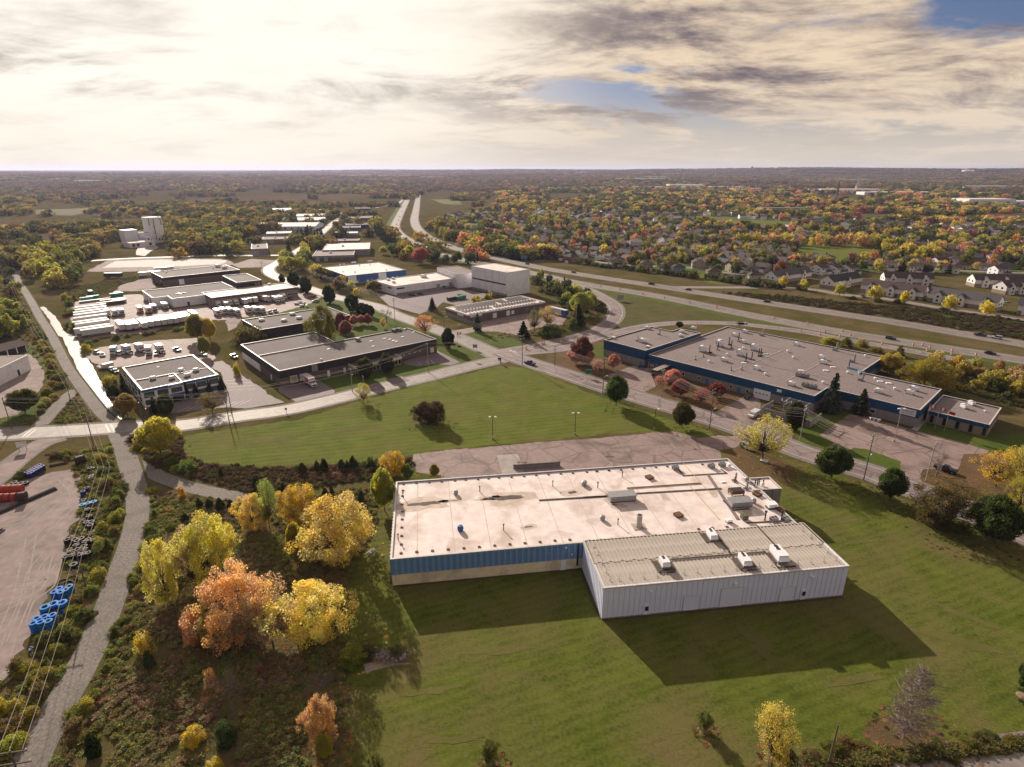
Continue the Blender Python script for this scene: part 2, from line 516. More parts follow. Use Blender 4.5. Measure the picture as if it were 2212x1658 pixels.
def smooth(pts, n=6):
    """Catmull-Rom through the points"""
    P = [Vector((p[0], p[1])) for p in pts]
    P = [P[0] * 2 - P[1]] + P + [P[-1] * 2 - P[-2]]
    out = []
    for i in range(1, len(P) - 2):
        a, b, c, d = P[i - 1:i + 3]
        for k in range(n):
            t = k / n
            out.append(0.5 * ((2 * b) + (c - a) * t + (2 * a - 5 * b + 4 * c - d) * t * t + (3 * b - a - 3 * c + d) * t ** 3))
    out.append(P[-2])
    return out


def offset(cl, d):
    out = []
    for i, p in enumerate(cl):
        t = (cl[min(i + 1, len(cl) - 1)] - cl[max(i - 1, 0)]).normalized()
        out.append(p + Vector((t.y, -t.x)) * d)
    return out


_zc = [0]


def zbump(z):
    """no two sheets share a plane"""
    _zc[0] += 1
    return z + 0.00009 * _zc[0]


def strip(name, cl, d0, d1, z, mat, kind='structure', parent=None, dash=None):
    """ribbon between two offsets of a centre line (offsets may be lists)"""
    z = zbump(z)
    A, B = offset(cl, d0), offset(cl, d1)
    b = MB()
    if dash is None:
        n = len(cl)
        b.V = [(p.x, p.y, z) for p in A] + [(p.x, p.y, z) for p in B]
        b.F = [(i, i + 1, n + i + 1, n + i) for i in range(n - 1)]
        b.M = [0] * len(b.F)
    else:
        on, off = dash
        s = 0.0
        for i in range(len(cl) - 1):
            L = (cl[i + 1] - cl[i]).length
            k = 0.0
            while k < L:
                ph = (s + k) % (on + off)
                if ph < on:
                    e = min(L, k + on - ph)
                    q = lambda P, u: (*(P[i] + (P[i + 1] - P[i]) * (u / L)), z)
                    b.quad([q(A, k), q(A, e), q(B, e), q(B, k)])
                    k = e + 0.01
                else:
                    k += on + off - ph
            s += L
    o = b.build(name, mat, parent)
    if o.data.polygons[0].normal.z < 0:
        o.data.flip_normals()
    if kind and parent is None:
        o['kind'] = kind
    return o


def sheet(name, poly, z, mat, kind='structure', grow=None, rough_edge=0.0, parent=None, round_=False):
    z = zbump(z)
    P = [Vector((p[0], p[1])) for p in poly]
    if rough_edge:
        if round_:
            C = smooth(P + [P[0]], 5)
            P = C[:-1]
        Q = []
        for i, a in enumerate(P):
            c = P[(i + 1) % len(P)]
            n = max(1, int((c - a).length / 1.2))
            for k in range(n):
                q = a + (c - a) * (k / n)
                v = (noise.noise((q.x * 0.3, q.y * 0.3, 1.3)) + 0.6 * noise.noise((q.x * 1.1, q.y * 1.1, 4.3))) * rough_edge * 1.3 * min(1.0, 4.0 * min(k, n - k) / n + 0.25)
                e = (c - a).normalized()
                Q.append(Vector((q.x - e.y * v, q.y + e.x * v)))
        P = Q
    b = MB()
    b.quad([(p.x, p.y, z) for p in P])
    o = b.build(name, mat, parent)
    # face up
    if o.data.polygons[0].normal.z < 0:
        o.data.flip_normals()
    if kind and parent is None:
        o['kind'] = kind
    if grow is not None:
        occ(P, grow)
    return o

# ================================================================ the ground
def TZ(x, y):
    """height of the land: level near the camera, low hills far off"""
    r = math.hypot(x, y)
    if r < 1600:
        return 0.0
    k = min(1.0, max(0.0, (r - 1800) / 7000.0))
    k = k * k * (3 - 2 * k)
    n = noise.noise((x * 0.00035, y * 0.00035, 2.1)) + 0.5 * noise.noise((x * 0.0011, y * 0.0011, 7.3))
    side = 0.75 + 0.25 * math.tanh(x / 2500.0)
    return max(-3.0, k * (78 + 20 * n) * side + min(1.0, (r - 1600) / 3000) * 18 * n)


b = MB()
rings = [0.0, 300, 700, 1200, 1600, 2000, 2400, 2900, 3500, 4200, 5000, 5800, 6700, 7600, 8600, 9600, 11000, 14000, 20000, 30000]
NA = 144
for r in rings[1:]:
    for k in range(NA):
        t = 2 * math.pi * k / NA
        x, y = r * math.sin(t), r * math.cos(t)
        b.V.append((x, y, TZ(x, y) if r < 12000 else 40.0))
b.V.append((0, 0, 0))
c0 = len(b.V) - 1
for k in range(NA):
    b.F.append((c0, (k + 1) % NA, k))
    for i in range(len(rings) - 2):
        a, d = i * NA, (i + 1) * NA
        b.F.append((a + k, a + (k + 1) % NA, d + (k + 1) % NA, d + k))
b.M = [0] * len(b.F)
m, t = newmat('countryside')
co = t.n('ShaderNodeTexCoord').outputs['Object']
fine = t.noise(co, 1.2, 6, 0.7)
mid = t.noise(co, 0.05, 6, 0.65, 0.5)
far = t.noise(co, 0.004, 8, 0.7, 0.3)
col = t.mix(t.n('ShaderNodeMapRange', {0: fine, 1: 0.35, 2: 0.65}).outputs[0], (0.058, 0.060, 0.020), (0.11, 0.10, 0.036))
col = t.mix(t.math('MULTIPLY', t.n('ShaderNodeMapRange', {0: mid, 1: 0.42, 2: 0.62}).outputs[0], 0.75), col, (0.155, 0.112, 0.066))
woods = t.ramp(t.noise(co, 0.02, 8, 0.75), [(0.3, (0.030, 0.034, 0.016)), (0.5, (0.062, 0.050, 0.022)), (0.62, (0.085, 0.055, 0.026)), (0.75, (0.045, 0.045, 0.018))])
fade = t.n('ShaderNodeMapRange', {0: t.n('ShaderNodeVectorMath', {0: co}, operation='LENGTH').outputs['Value'], 1: 1800.0, 2: 3500.0}).outputs[0]
col = t.mix(fade, col, woods)
bs = t.n('ShaderNodeBsdfPrincipled', {'Base Color': col, 'Roughness': 1.0, 'Specular IOR Level': 0.0})
t.set(bs.inputs['Normal'], t.n('ShaderNodeBump', {'Strength': 0.7, 'Distance': 0.3, 'Height': fine}).outputs[0])
t.n('ShaderNodeOutputMaterial', {0: bs})
g = b.build('ground', m)
if g.data.polygons[0].normal.z < 0:
    g.data.flip_normals()
g['kind'] = 'structure'

Z1, Z2, Z3, Z4, Z5 = 0.012, 0.024, 0.036, 0.048, 0.060
# lawns and fields
sheet('lawn', [(-23.65,58.45), (-27.8,74.93), (-31.24,91.09), (-34.07,104.99), (-33.28,126.59), (-33.56,148), (-27.64,153.58), (64.49,164.25), (69.02,161.07), (83.05,155.03), (97.34,137.8), (106.94,123.52), (116.65,107.35), (114.7,82.96), (96.11,64.82), (83.15,58.45)], Z1, LAWN, rough_edge=1.6)
sheet('lawn', [(-99.59,160.76), (-104.4,171.61), (-89.19,178.07), (-73.15,184.56), (-58.18,199.76), (-37.53,218.86), (-5.21,243.35), (6.74,240.81), (14.24,232.87), (27.35,212.65), (39.95,198.41), (54,184.56), (64.49,175.51), (64.33,171.26), (57.6,169.89), (49.94,174.43), (33.44,174.08), (10.74,168.53), (-6.57,165.22), (-20.5,162.01), (-31.06,158), (-46.29,153.01), (-61.76,151.3), (-77.78,151.59), (-89.38,153.58)], Z1, FIELD, grow=0, rough_edge=1.0)
sheet('weed_strip', [(-115.45,165.87), (-106.13,172.66), (-97.04,158), (-88.95,152.72), (-74.78,150.74), (-46.07,152.15), (-29.69,158), (-17.16,163.92), (-16.21,161.07), (-27.64,153.58), (-44,144.03), (-66.94,137.8), (-86.6,142.75), (-101.99,152.15)], 0.008, BROWN, rough_edge=1.0)
sheet('verge', [(-184.8,385.85), (-137.19,371.5), (-104.34,393.42), (-52.48,317.54), (-26.75,284.67), (-16.21,261.09), (-21.27,243.99), (-29.3,243.99), (-50.96,264.77), (-91.87,278.83), (-133.11,302.65)], Z1, VERGE, rough_edge=1)
sheet('verge', [(-78.76,226.33), (-73.16,231.54), (-66.49,241.83), (-51.31,247.71), (-44.31,246.85), (-28.96,246), (-26.66,243.98), (-38.37,231.54), (-51.04,220.61), (-57.83,213.16), (-66.73,208.64), (-68.46,213.16)], Z2, VERGE, rough_edge=.6)
sheet('verge', [(-37.22,284.67), (-32.13,276.09), (-24.31,272.99), (-14.65,264.07), (-12.6,255.65), (-15.03,250.3), (-20.8,249.09), (-28.07,258.4), (-34.44,266)], Z3, VERGE, rough_edge=.4)
sheet('verge', [(-24.75,293.75), (-19.64,300.91), (-3.73,291.43), (5.21,281.4), (6.24,274.02), (-1.27,271.98), (-13.01,278.19)], Z3, VERGE, rough_edge=.4)
sheet('leaf_litter', [(15.26,258.4), (29.58,276.09), (44.74,280.32), (55.51,246), (45.64,231.54), (33.04,226.33), (24.05,234.62), (16.59,244.31)], Z2, LITTER, rough_edge=1.6, round_=True)
sheet('verge', [(35.26,269.96), (45.02,278.19), (41.86,252.95), (36.09,258.4)], Z3, VERGE, rough_edge=.8)
sheet('leaf_litter', [(49.73,210.56), (56.27,217.17), (69.99,231.54), (87.67,211.85), (84.47,204.29), (69.44,190.52), (61.19,197.2)], Z2, LITTER, rough_edge=1.6, round_=True)
sheet('verge', [(93.11,180.47), (105.39,190.25), (116.02,193.71), (118.18,190.25), (98.48,172.49), (100.27,166.89), (95.71,162.89), (89.06,167.8)], Z2, VERGE, rough_edge=.5)
sheet('verge', [(100.75,160.74), (104.44,163.33), (107.44,162.46), (113.1,154.17), (110.06,149.53), (105.62,148.41), (98.85,155.77)], Z4, VERGE, rough_edge=.4)
sheet('verge', [(130.14,176.41), (139.85,183.63), (157.66,172.49), (169.81,175.41), (156.52,154.97), (143.76,161.6), (139.74,167.8)], Z2, VERGE, rough_edge=.6)
sheet('verge', [(112.13,144.41), (116.7,149.53), (124.46,147.3), (135.04,159.05), (142.48,159.89), (151.9,149.53), (134.83,129.47), (124.33,128.29), (117.63,134.36), (112.1,140.93)], Z2, LITTER, rough_edge=.6)
sheet('leaf_litter', [(63.43,161.07), (75.22,162.65), (79.71,153.58), (77.51,142.75), (68.67,142.75), (63.94,150.74)], Z2, LITTER, rough_edge=1.6, round_=True)
sheet('leaf_litter', [(52.76,65.73), (57.43,68.75), (60.6,66.91), (64.13,66.61), (64.12,64.29), (59.44,63.45), (54.47,63.73)], Z2, LITTER, rough_edge=1.6, round_=True)
sheet('bare_soil', [(-25.54,79.45), (-23.63,79.76), (-18.15,79.76), (-18.24,78.82), (-23.29,78.2), (-24.55,77.28)], Z2, DUST, rough_edge=1.6, round_=True)
sheet('interchange_meadow', [(54.81,414.19), (84.41,405.56), (133.09,334.69), (153.96,304.76), (126.88,317.73), (95.67,324.6), (66.58,313.74), (50.83,304.76), (49.66,309.83), (65.31,343.81), (69.22,370.53)], Z1, MEADOW, rough_edge=1)
sheet('embankment', [(142.81,406.64), (185.29,393.58), (218.93,369.68), (255.04,351.73), (290.19,320.29), (258.2,281.79), (228.31,311.84), (192.03,348.33), (154,389.4), (127.25,413.47)], Z1, BROWN, rough_edge=1)
# far fields
FIELDS = [('tilled_field', TILLED, [(-978.05,2132.3), (-943.56,2301.73), (-719.22,2185.97), (-565.99,1745.36), (-593.26,1614.58), (-763.98,1781.37)]),
          ('tilled_field', TILLED, [(-641.83,2032.4), (-588.23,2185.97), (-464.86,2032.4), (-420.23,1818.87), (-483.01,1645.43), (-560.21,1781.37)]),
          ('tilled_field', TILLED, [(-910.39,1017.06), (-809.65,1042.18), (-714.81,907.26), (-685.8,834.74), (-697.66,772.64)]),
          ('tilled_field', TILLED, [(-595.21,758.49), (-572.26,772.64), (-516.97,744.82), (-508.23,706.54), (-542.78,694.61)]),
          ('tilled_field', TILLED, [(-714.41,1068.54), (-635.95,1042.18), (-583.93,948.3), (-644.67,970.19)]),
          ('hay_field', MEADOW, [(-1273.56,1677.46), (-1022.66,1475.93), (-850.46,1258.67), (-806.45,1125.36), (-895.7,1156.03), (-1105.92,1426.8)]),
          ('tilled_field', TILLED, [(-1391.84,2242.38), (-1261.08,2364.26), (-1094.07,2032.4), (-1196.09,1941.33)]),
          ('tilled_field', TILLED, [(-994.29,1857.97), (-775.1,1941.33), (-658.69,1645.43), (-834.68,1614.58)]),
          ('playing_field', FIELD, [(312.22,657.8), (372.42,674.95), (388.82,646.82), (338.72,566), (308.05,557.74), (290.13,574.49)]),
          ('park_lawn', FIELD, [(345.98,1026.3), (430.91,1026.3), (477.5,909.23), (463.13,859.92), (425.57,879.01), (324.23,930.52)]),
          ('park_lawn', FIELD, [(308.75,1096.24), (385.46,1082.22), (364.29,993.09), (302.33,981.51)]),
          ('hay_field', FIELD, [(-227.49,1745.36), (-149.64,1745.36), (-118.3,1475.93), (-167.06,1501.75)]),
          ('lawn', FIELD, [(141.58,479.93), (158.93,485.81), (170.68,457.72), (160.04,434.94), (145.49,442.29)])]
for nm, mt, P in FIELDS:
    sheet(nm, P, Z2, mt, grow=9 if nm == 'playing_field' else 3, rough_edge=2.0)

# ---------------------------------------------------------------- roads
def road(name, pts, wid, mat, z, shoulder=1.2, grow=None, lines=True, smat=None, yellow=False, dashed=False, edge=True):
    cl = smooth(pts, 8)
    sh = strip(name + '_shoulder', cl, -wid / 2 - shoulder, wid / 2 + shoulder, z - 0.006, smat or GRAV)
    o = strip(name, cl, -wid / 2, wid / 2, z, mat)
    occ([(p.x, p.y) for p in offset(cl, -wid / 2 - shoulder)] + [(p.x, p.y) for p in reversed(offset(cl, wid / 2 + shoulder))], grow or 0)
    if lines:
        if edge:
            for s_ in (-1, 1):
                strip('edge_line', cl, s_ * (wid / 2 - 0.55), s_ * (wid / 2 - 0.37), z + 0.005, PAINT, parent=o)
        if yellow:
            strip('centre_line', cl, -0.09, 0.09, z + 0.005, YPAINT, parent=o)
        if dashed:
            strip('lane_line', cl, -0.09, 0.09, z + 0.005, PAINT, parent=o, dash=(4.0, 7.0))
    return o, cl


road('front_street', [(-183.81,168.53), (-164.22,173.01), (-150.17,174.85), (-138.6,176.73), (-127.61,178.65), (-110.16,180.11), (-93.98,187.85), (-79.56,193.81), (-65.51,204.29), (-58.13,210.56), (-46.2,220.19), (-33.21,230.03), (-24.05,238.1), (-14.27,246), (-6.54,252.06), (-0.67,260.27)], 8.6, PALE, Z4, 1.6, grow=1, edge=False)
road('access_road', [(-4.57,264.07), (2.61,253.85), (14.33,241.01), (26.37,227.8), (37.28,215.82), (51.45,201.88), (61.78,191.6), (72.56,180.22), (87.2,161.17), (93.41,154.57), (100.56,147.67), (103.67,143.07), (109.8,133.98), (116.98,122.61), (119.63,118.18), (123.02,111.06)], 8.8, ASPH, Z5, 1.7, grow=1, yellow=True)
road('north_street', [(-6.69,258.4), (-12.58,267.97), (-28.81,290.97), (-51.16,318.38), (-68.24,339.02), (-85.46,363.29), (-119.95,392.42), (-139.67,414.19), (-166.49,444.79), (-184.26,465.82), (-199.24,488.8), (-209.46,514.01), (-212.83,539.62), (-219.97,593.6), (-225.4,645.37), (-234.62,706.54), (-252.55,802.53), (-275.86,927.34), (-299.84,1068.54), (-317.09,1149.77), (-344.76,1215.55), (-391.84,1277.54), (-484.25,1403.42)], 9.0, PALE, 0.052, 1.5, grow=1, edge=False)
road('mill_road', [(-229.47,593.6), (-268.73,591), (-280.54,593.6), (-332.95,580.83), (-371.86,568.57), (-395.46,552.98)], 7, PALE, Z2, 1, grow=1, lines=False)
road('loop_ramp', [(-7.31,262.15), (6.75,269.96), (21.73,280.32), (34.69,290.97), (46.35,304.61), (55.07,321.66), (61.32,342.08), (63.76,365.03), (59.84,390.21), (52.69,417.75), (41.88,439.81), (30.05,465.82), (19.36,482.85)], 8.2, ASPH, Z4, 1.4, grow=1)
road('slip_ramp', [(-5.61,260.27), (7.73,264.07), (23.85,269.96), (40.27,286.9), (60.21,303.87), (80.23,316.23), (101.16,320.29), (127.55,317.57), (127.17,316.51), (151.64,301.66), (164.54,286.84), (178.19,274.38), (191.25,260.86), (202.63,248.5)], 6.6, ASPH, 0.042, 1.2, grow=1)
HS = [(246.75,230.34), (227.61,250.93), (202.23,272.91), (173.06,298.13), (136.21,341.07), (97.94,392.42), (50.82,439.81), (14.65,488.8), (-54.18,572.6), (-87.71,635.33), (-135.51,758.49), (-170.05,888.01), (-202.23,1096.24), (-289.44,1710.75), (-447.35,2823.48), (-562.36,3646.23)]
HN = [(268.13,252.8), (248.68,276.84), (224.69,306.44), (204.23,329.77), (151.3,382.08), (106.38,428.75), (67.95,466.92), (22.75,517.34), (-33.93,602.41), (-46.12,620.81), (-77.96,685.33), (-117.71,802.53), (-157.95,993.09), (-213.83,1380.78), (-513.17,3500.78), (-571.06,3940.65)]
oS, clS = road('highway', HS, 10.5, HWY, Z4, 2.2, grow=1, dashed=True)
oN, clN = road('highway', HN, 10.5, HWY, Z4, 2.2, grow=1, dashed=True)
strip('median_grass', clS, -14, -8, Z1, VERGE)
road('country_lane', [(-299.73,1358.85), (-288.56,1450.96), (-294.54,1645.43), (-458.24,2823.48)], 6, PALE, Z2, .5, lines=False)
road('residential_street', [(103.24,425.36), (201.64,420.53), (224.09,397.84), (244.18,385.3), (260.91,360.5), (273.1,345), (291.39,321.74)], 7.0, PALE, Z2, .5, lines=False)
for P in ([(34.86,1125.36), (35.11,948.3), (68.93,834.74), (106.04,744.82), (170.95,706.54), (226.19,661.02)], [(223.17,1017.06), (188.26,869.54), (177.14,772.64), (170.95,706.54)], [(38.99,907.26), (123.13,869.54), (198.04,758.49)],
          [(69.55,560.67), (98.11,531.06), (147.82,517.34), (186.24,479.93), (225.62,474)], [(470.7,850.68), (402.03,725.17), (338.46,663.42), (256.21,631)], [(338.83,526.89), (375.03,499.12), (428.09,486.25)]):
    road('residential_street', P, 7.0, PALE, Z1, .3, lines=False)
# rail-trail gravel path and its branch
road('gravel_path', [(-66.28,54.06), (-69.24,61.97), (-71.32,69.05), (-73.18,77.34), (-76.03,86.87), (-79.33,95.96), (-81.54,100.9), (-85.01,110.37), (-89.82,121.32), (-95.27,131.41), (-104.1,144.2), (-118.95,163.75), (-126.8,173.55), (-132.32,181.09)], 5.2, GRAV, Z3, 0.7, grow=0, lines=False, smat=MEADOW)
road('gravel_path', [(-130.8,179.62), (-143.91,191.47), (-164.43,213), (-191.69,242.45), (-227.9,284.41), (-253.46,313.27), (-267.73,328.86), (-320.91,389.26), (-377.67,452.47), (-404.81,485.81), (-420.77,514.01), (-425.44,538.18)], 3.8, GRAV, Z3, 0.7, grow=0, lines=False, smat=MEADOW)
road('gravel_path', [(-113.35,156.28), (-103.72,149.37), (-94.2,143.57), (-84.09,138.73), (-70.7,134.15), (-68.63,132.66)], 4.6, GRAV, Z2, 0.5, grow=0, lines=False, smat=MEADOW)
road('gravel_drive', [(-156.83,180.11), (-161.91,193.68), (-166.38,206.61), (-168.11,214.32)], 4.2, GRAV, Z2, 0.4, lines=False)
road('gravel_drive', [(-142.89,171.19), (-145.78,166.37), (-144.98,155.85), (-142.59,146.4), (-140.95,138.5)], 6.5, DUST, Z3, 0.8, grow=0, lines=False)
# yards and parking lots
sheet('gravel_yard', [(-138.04,130.34), (-139.82,139.32), (-134.22,141.72), (-132.47,144.2), (-129.11,148.04), (-124.91,149.7), (-121.23,148.04), (-116.15,139.32), (-107.67,128.24), (-102.9,116.74), (-94.08,101.61), (-94.45,98.97), (-88.83,87.16), (-86.3,82.81), (-85.49,78.29), (-85.29,75.94), (-88.56,73.25)], Z2, DUST, grow=0, rough_edge=1.0)
sheet('cracked_parking_lot', [(-29.38,158.57), (-24.61,160.43), (-17.36,162.32), (-10.32,163.11), (4.41,166.47), (23.41,169.52), (43.21,173.57), (52.96,175.43), (59.65,170.41), (65.94,172.2), (71.54,171.75), (72.7,165.62), (62.42,161.47), (61.83,149.29), (27.51,146.2), (-1.53,143.04), (-18.74,143.66), (-19.64,146.2), (-26.7,147.49), (-28.27,149.47)], Z2, LOT, grow=0, rough_edge=.5)
sheet('concrete_pad', [(-4.49,158.2), (1.68,159.16), (3.06,151.49), (3.15,147.49), (-2.65,146.84)], Z3, CONC, grow=0)
sheet('parking_lot', [(38.46,230.03), (54.99,246), (60.15,252.95), (56.27,217.17), (49.73,210.56), (43.12,217.17)], Z3, LOT, grow=0)
sheet('parking_lot', [(68.68,189.44), (84.47,204.29), (94.1,211.85), (90.16,199.73), (85.32,187.44), (92.41,184.71), (93.11,180.47), (87.88,168.72)], Z3, LOT, grow=0, rough_edge=.3)
sheet('parking_lot', [(98.48,172.49), (117,189.68), (121.46,187.44), (130.46,176.91), (139.74,167.8), (144.21,161.17), (142.16,159.47), (135.04,159.05), (126.4,149.53), (116.7,149.53), (112.13,144.41), (110.87,139.57), (106.29,143.7), (105.31,147.3), (98.16,156.58), (95.11,162.46), (100.27,166.89)], Z3, LOT, grow=0, rough_edge=.2)
sheet('path_to_door', [(130.46,176.91), (131.57,175.41), (139.85,183.63), (140.41,185.79)], Z4, CONC)
sheet('parking_lot', [(-90.69,215.82), (-85.8,219.22), (-79.71,227.06), (-78.29,225.6), (-67.81,212.5), (-67,208.01), (-78.51,200.69), (-89.22,211.85)], Z2, DLOT, grow=0)
sheet('parking_lot', [(-48.44,249.43), (-35,266), (-22.88,248.57), (-26.17,244.31), (-33.16,246), (-41.04,242.65), (-46.79,246)], Z3, DLOT, grow=0)
sheet('parking_lot', [(-118.93,190.39), (-124.2,201.74), (-109.5,213), (-121.71,234.44), (-134.3,245.8), (-128.81,250.97), (-107.97,226.88), (-94.68,213), (-92.81,209.28), (-82.9,200.69), (-94.48,194.93), (-94.85,194.79), (-101.34,195.92)], Z2, DLOT, grow=0, rough_edge=.3)
sheet('truck_yard', [(-196.39,260.04), (-196.88,271.73), (-181.78,282.22), (-158.99,288.88), (-133.16,254.53), (-132.84,244.95), (-146.92,258.18), (-168.39,242.45), (-174.04,239.19), (-185.86,249.23)], Z2, LOT, grow=0, rough_edge=1)
sheet('truck_yard', [(-274.78,363.04), (-282.54,381.9), (-270.38,385.22), (-267.23,395.52), (-253.82,399.07), (-238.05,385.22), (-209.76,351.4), (-194.7,363.04), (-189.03,367.94), (-169.9,394.17), (-149.54,408.62), (-126.69,390.7), (-127.4,371.04), (-137.65,344.78), (-160.49,326.62), (-188.71,324.17), (-186.29,297.99), (-204.63,291.85), (-215.22,284.01), (-234.63,306.56)], Z2, LOT, grow=0, rough_edge=1)
sheet('gravel_yard', [(-277.26,409.83), (-287.2,432.54), (-285.9,468.58), (-255.5,423.18), (-260.52,409.83)], Z2, DUST, grow=0, rough_edge=.8)
sheet('gravel_yard', [(-353.98,494.88), (-378.19,560.67), (-339.94,572.6), (-269.26,568.57), (-245.95,531.06), (-275.75,514.01), (-302.79,497.97), (-324.09,491.82)], Z2, DUST, grow=0, rough_edge=1)
sheet('pale_slab_ruin', [(-353.44,514.01), (-366.6,552.98), (-324.09,564.6), (-266.41,562.24), (-259.89,538.18), (-290.71,522.74)], Z3, CONC, grow=0, rough_edge=1)
sheet('gravel_lot', [(-235.36,514.01), (-249.15,531.06), (-247.61,568.57), (-217.03,556.8), (-215.95,517.34)], Z3, DUST, grow=0, rough_edge=.8)
sheet('gravel_lot', [(-165.2,333.05), (-174.46,358.19), (-172.3,368.54), (-153.05,327.26), (-148.64,310.97), (-148.65,300.91)], Z2, DUST, grow=0, rough_edge=.6)
sheet('parking_lot', [(-94.67,405.56), (-79.1,393.22), (-50.81,420.9), (-31.46,414.19), (-13.99,397.25), (-31.32,360.07), (-43.99,374.14), (-46.51,356.71), (-54.45,340.72), (-76.52,363.5)], Z2, DLOT, grow=0, rough_edge=.3)
sheet('parking_lot', [(-18.78,320.45), (20.66,360.07), (25.91,350.15), (32.76,337.68), (27.45,315.06), (14.11,309.83), (1.12,292.72), (-11.57,304.76)], Z2, LOT, grow=0, rough_edge=.4)
sheet('parking_lot', [(-30.56,303.37), (-18.29,310.97), (-3.99,313.58), (-3.84,300.91), (-18.38,300.91), (-25.46,294.92)], Z2, LOT, grow=0)
sheet('gravel_lot', [(-234.42,252.74), (-223.76,261.93), (-212.93,252.74), (-195.58,234.44), (-184.12,218.37), (-175.23,200.55), (-171.23,189.32), (-177.31,184.1)], Z2, DUST, grow=0, rough_edge=.6)
sheet('verge', [(-175.68,184.1), (-171.23,189.32), (-177.65,207.86), (-186.85,223.98), (-199.1,239.19), (-214.28,254.53), (-225.23,263.84), (-237.12,280.07), (-228.25,273.77), (-199.97,242.45), (-187.28,226.88), (-173.57,206.61), (-163.01,186.16), (-167.59,181.09), (-172.39,180.11)], Z3, VERGE, rough_edge=.5)
sheet('mill_yard', [(-390.3,624.77), (-418.43,678.98), (-416.08,697.04), (-383.83,656.25), (-374.67,624.77), (-359.18,587.04), (-373.16,596.06)], Z2, CONC, grow=0)
# painted stalls, crossing bars
for k in range(9):
    a = Vector((-117.29,192.02)).lerp(Vector((-98.29,198.79)), k / 8)
    q = a + Vector((2.0, 4.6))
    strip('stall_line', [a, q], -.09, .09, Z3, PAINT)
for k in range(4):
    a = Vector((-115.19,223.98)).lerp(Vector((-109.03,213)), k / 3)
    strip('stall_line', [a, a + Vector((9.5, 2.0))], -.09, .09, Z3, PAINT)
for a, q in (((-135.21,180.6), (-130.08,174.57)), ((-133.72,180.89), (-128.51,174.85)), ((-156.75,176.45), (-155.33,170.74)), ((-155.48,176.64), (-154.14,170.92))):
    strip('crossing_bar', [Vector(a), Vector(q)], -.3, .3, 0.066, PAINT)
strip('stop_bar', [Vector((-1.11,266.59)), Vector((2.14,263.68))], -.4, .4, 0.07, PAINT)
for a, q in (((-41.14,248.57), (-39.52,244.65)), ((-38.2,250.3), (-36.36,245.66)), ((-35.92,251.18), (-33.98,246.34))):
    strip('stall_line', [Vector(a), Vector(q)], -.1, .1, Z4, PAINT)
for a, q in (((-56.06,214.48), (-50.95,217.85)), ((-48.59,222.72), (-43.08,227.06))):   # fresh patches in the street
    d_ = (Vector(q) - Vector(a))
    strip('tar_patch', [Vector(a), Vector(q)], -3.4, 3.4, Z4 + .004, DLOT)
# concrete island with barriers at the junction
isl = MB()
cl = smooth([(5.24,265.61), (13.66,271.57), (24.55,278.62), (32.92,285.78)], 4)
A, B_ = offset(cl, .55), offset(cl, -.55)
isl.prism([(p.x, p.y) for p in A] + [(p.x, p.y) for p in reversed(B_)], 0, .18)
o = isl.build('traffic_island', CONC)
o['kind'] = 'structure'
# the ditch of standing water
W = [(-290.72,360.07), (-260.91,328.86), (-234.26,297.43), (-225.78,291.16), (-202.32,263.84), (-180.12,237.59), (-162.46,217.01), (-146.57,198.21), (-135.51,186.16), (-131.23,182.89)]
cl = smooth(W, 6)
wd = MB()
n_ = len(cl)
for i, p in enumerate(cl):
    k = 1.2 + 1.5 * math.sin(math.pi * min(1, i / n_ * 1.1)) + .8 * noise.noise((i * .7, 0, 0))
    for s_ in (-1, 1):
        t_ = (cl[min(i + 1, n_ - 1)] - cl[max(i - 1, 0)]).normalized()
        q = p + Vector((t_.y, -t_.x)) * s_ * (k + .5 * noise.noise((i * 1.3, s_ * 5, 2)))
        wd.V.append((q.x, q.y, 0.03))
wd.F = [(2 * i, 2 * i + 2, 2 * i + 3, 2 * i + 1) for i in range(n_ - 1)]
wd.M = [0] * len(wd.F)
o = wd.build('ditch_water', WATER)
if o.data.polygons[0].normal.z < 0:
    o.data.flip_normals()
o['kind'] = 'structure'
occ([(p.x, p.y) for p in offset(cl, -4)] + [(p.x, p.y) for p in reversed(offset(cl, 4))], 0)
# wheel tracks worn into the dusty yard
TRK = pm('wheel_track', (.34, .30, .28), (.25, .22, .205), .8, .95, .3)
for P in ([(-88.22,80.26), (-92.38,87.72), (-96.46,95.96), (-101.41,104.53), (-102.87,110.37)], [(-91.74,83.87), (-95.1,90.35), (-98.56,96.95), (-104.53,106.42), (-111.2,116.74)], [(-92.03,88.87), (-95.04,94.99), (-94.36,99.16), (-97.13,104.53), (-100.39,110.37)], [(-104.15,97.47), (-101.57,100.2), (-95.88,100.9), (-97.13,104.53)], [(-108.63,106.42), (-108.67,112.43), (-110.15,121.32), (-111.37,130.34), (-115.42,136.98), (-123.53,144.2)], [(-115.97,112.43), (-115.03,119), (-116.07,128.24), (-116.76,134.71)], [(-98.6,91.25), (-97.47,94.99), (-96.5,98.97), (-99.23,106.42)], [(-122.19,121.32), (-118.71,123.72), (-118.98,131.41), (-115.59,134.71), (-110.52,130.34)]):
    cl = smooth(P, 6)
    for s_ in (-.95, .95):
        strip('wheel_track', cl, s_ - .16, s_ + .16, Z3 + .002, TRK)


def blob(name, p, rx, ry, rz, mat, seed):
    P = []
    for k in range(40):
        t_ = 2 * math.pi * k / 40
        r = 1 + .5 * noise.noise((math.cos(t_) * 1.4 + seed, math.sin(t_) * 1.4, seed * 1.7)) + .25 * noise.noise((math.cos(t_) * 4 + seed, math.sin(t_) * 4, seed))
        x, y = rx * r * math.cos(t_), ry * r * math.sin(t_)
        P.append((p[0] + x * math.cos(rz) - y * math.sin(rz), p[1] + x * math.sin(rz) + y * math.cos(rz)))
    sheet(name, P, Z2, mat)


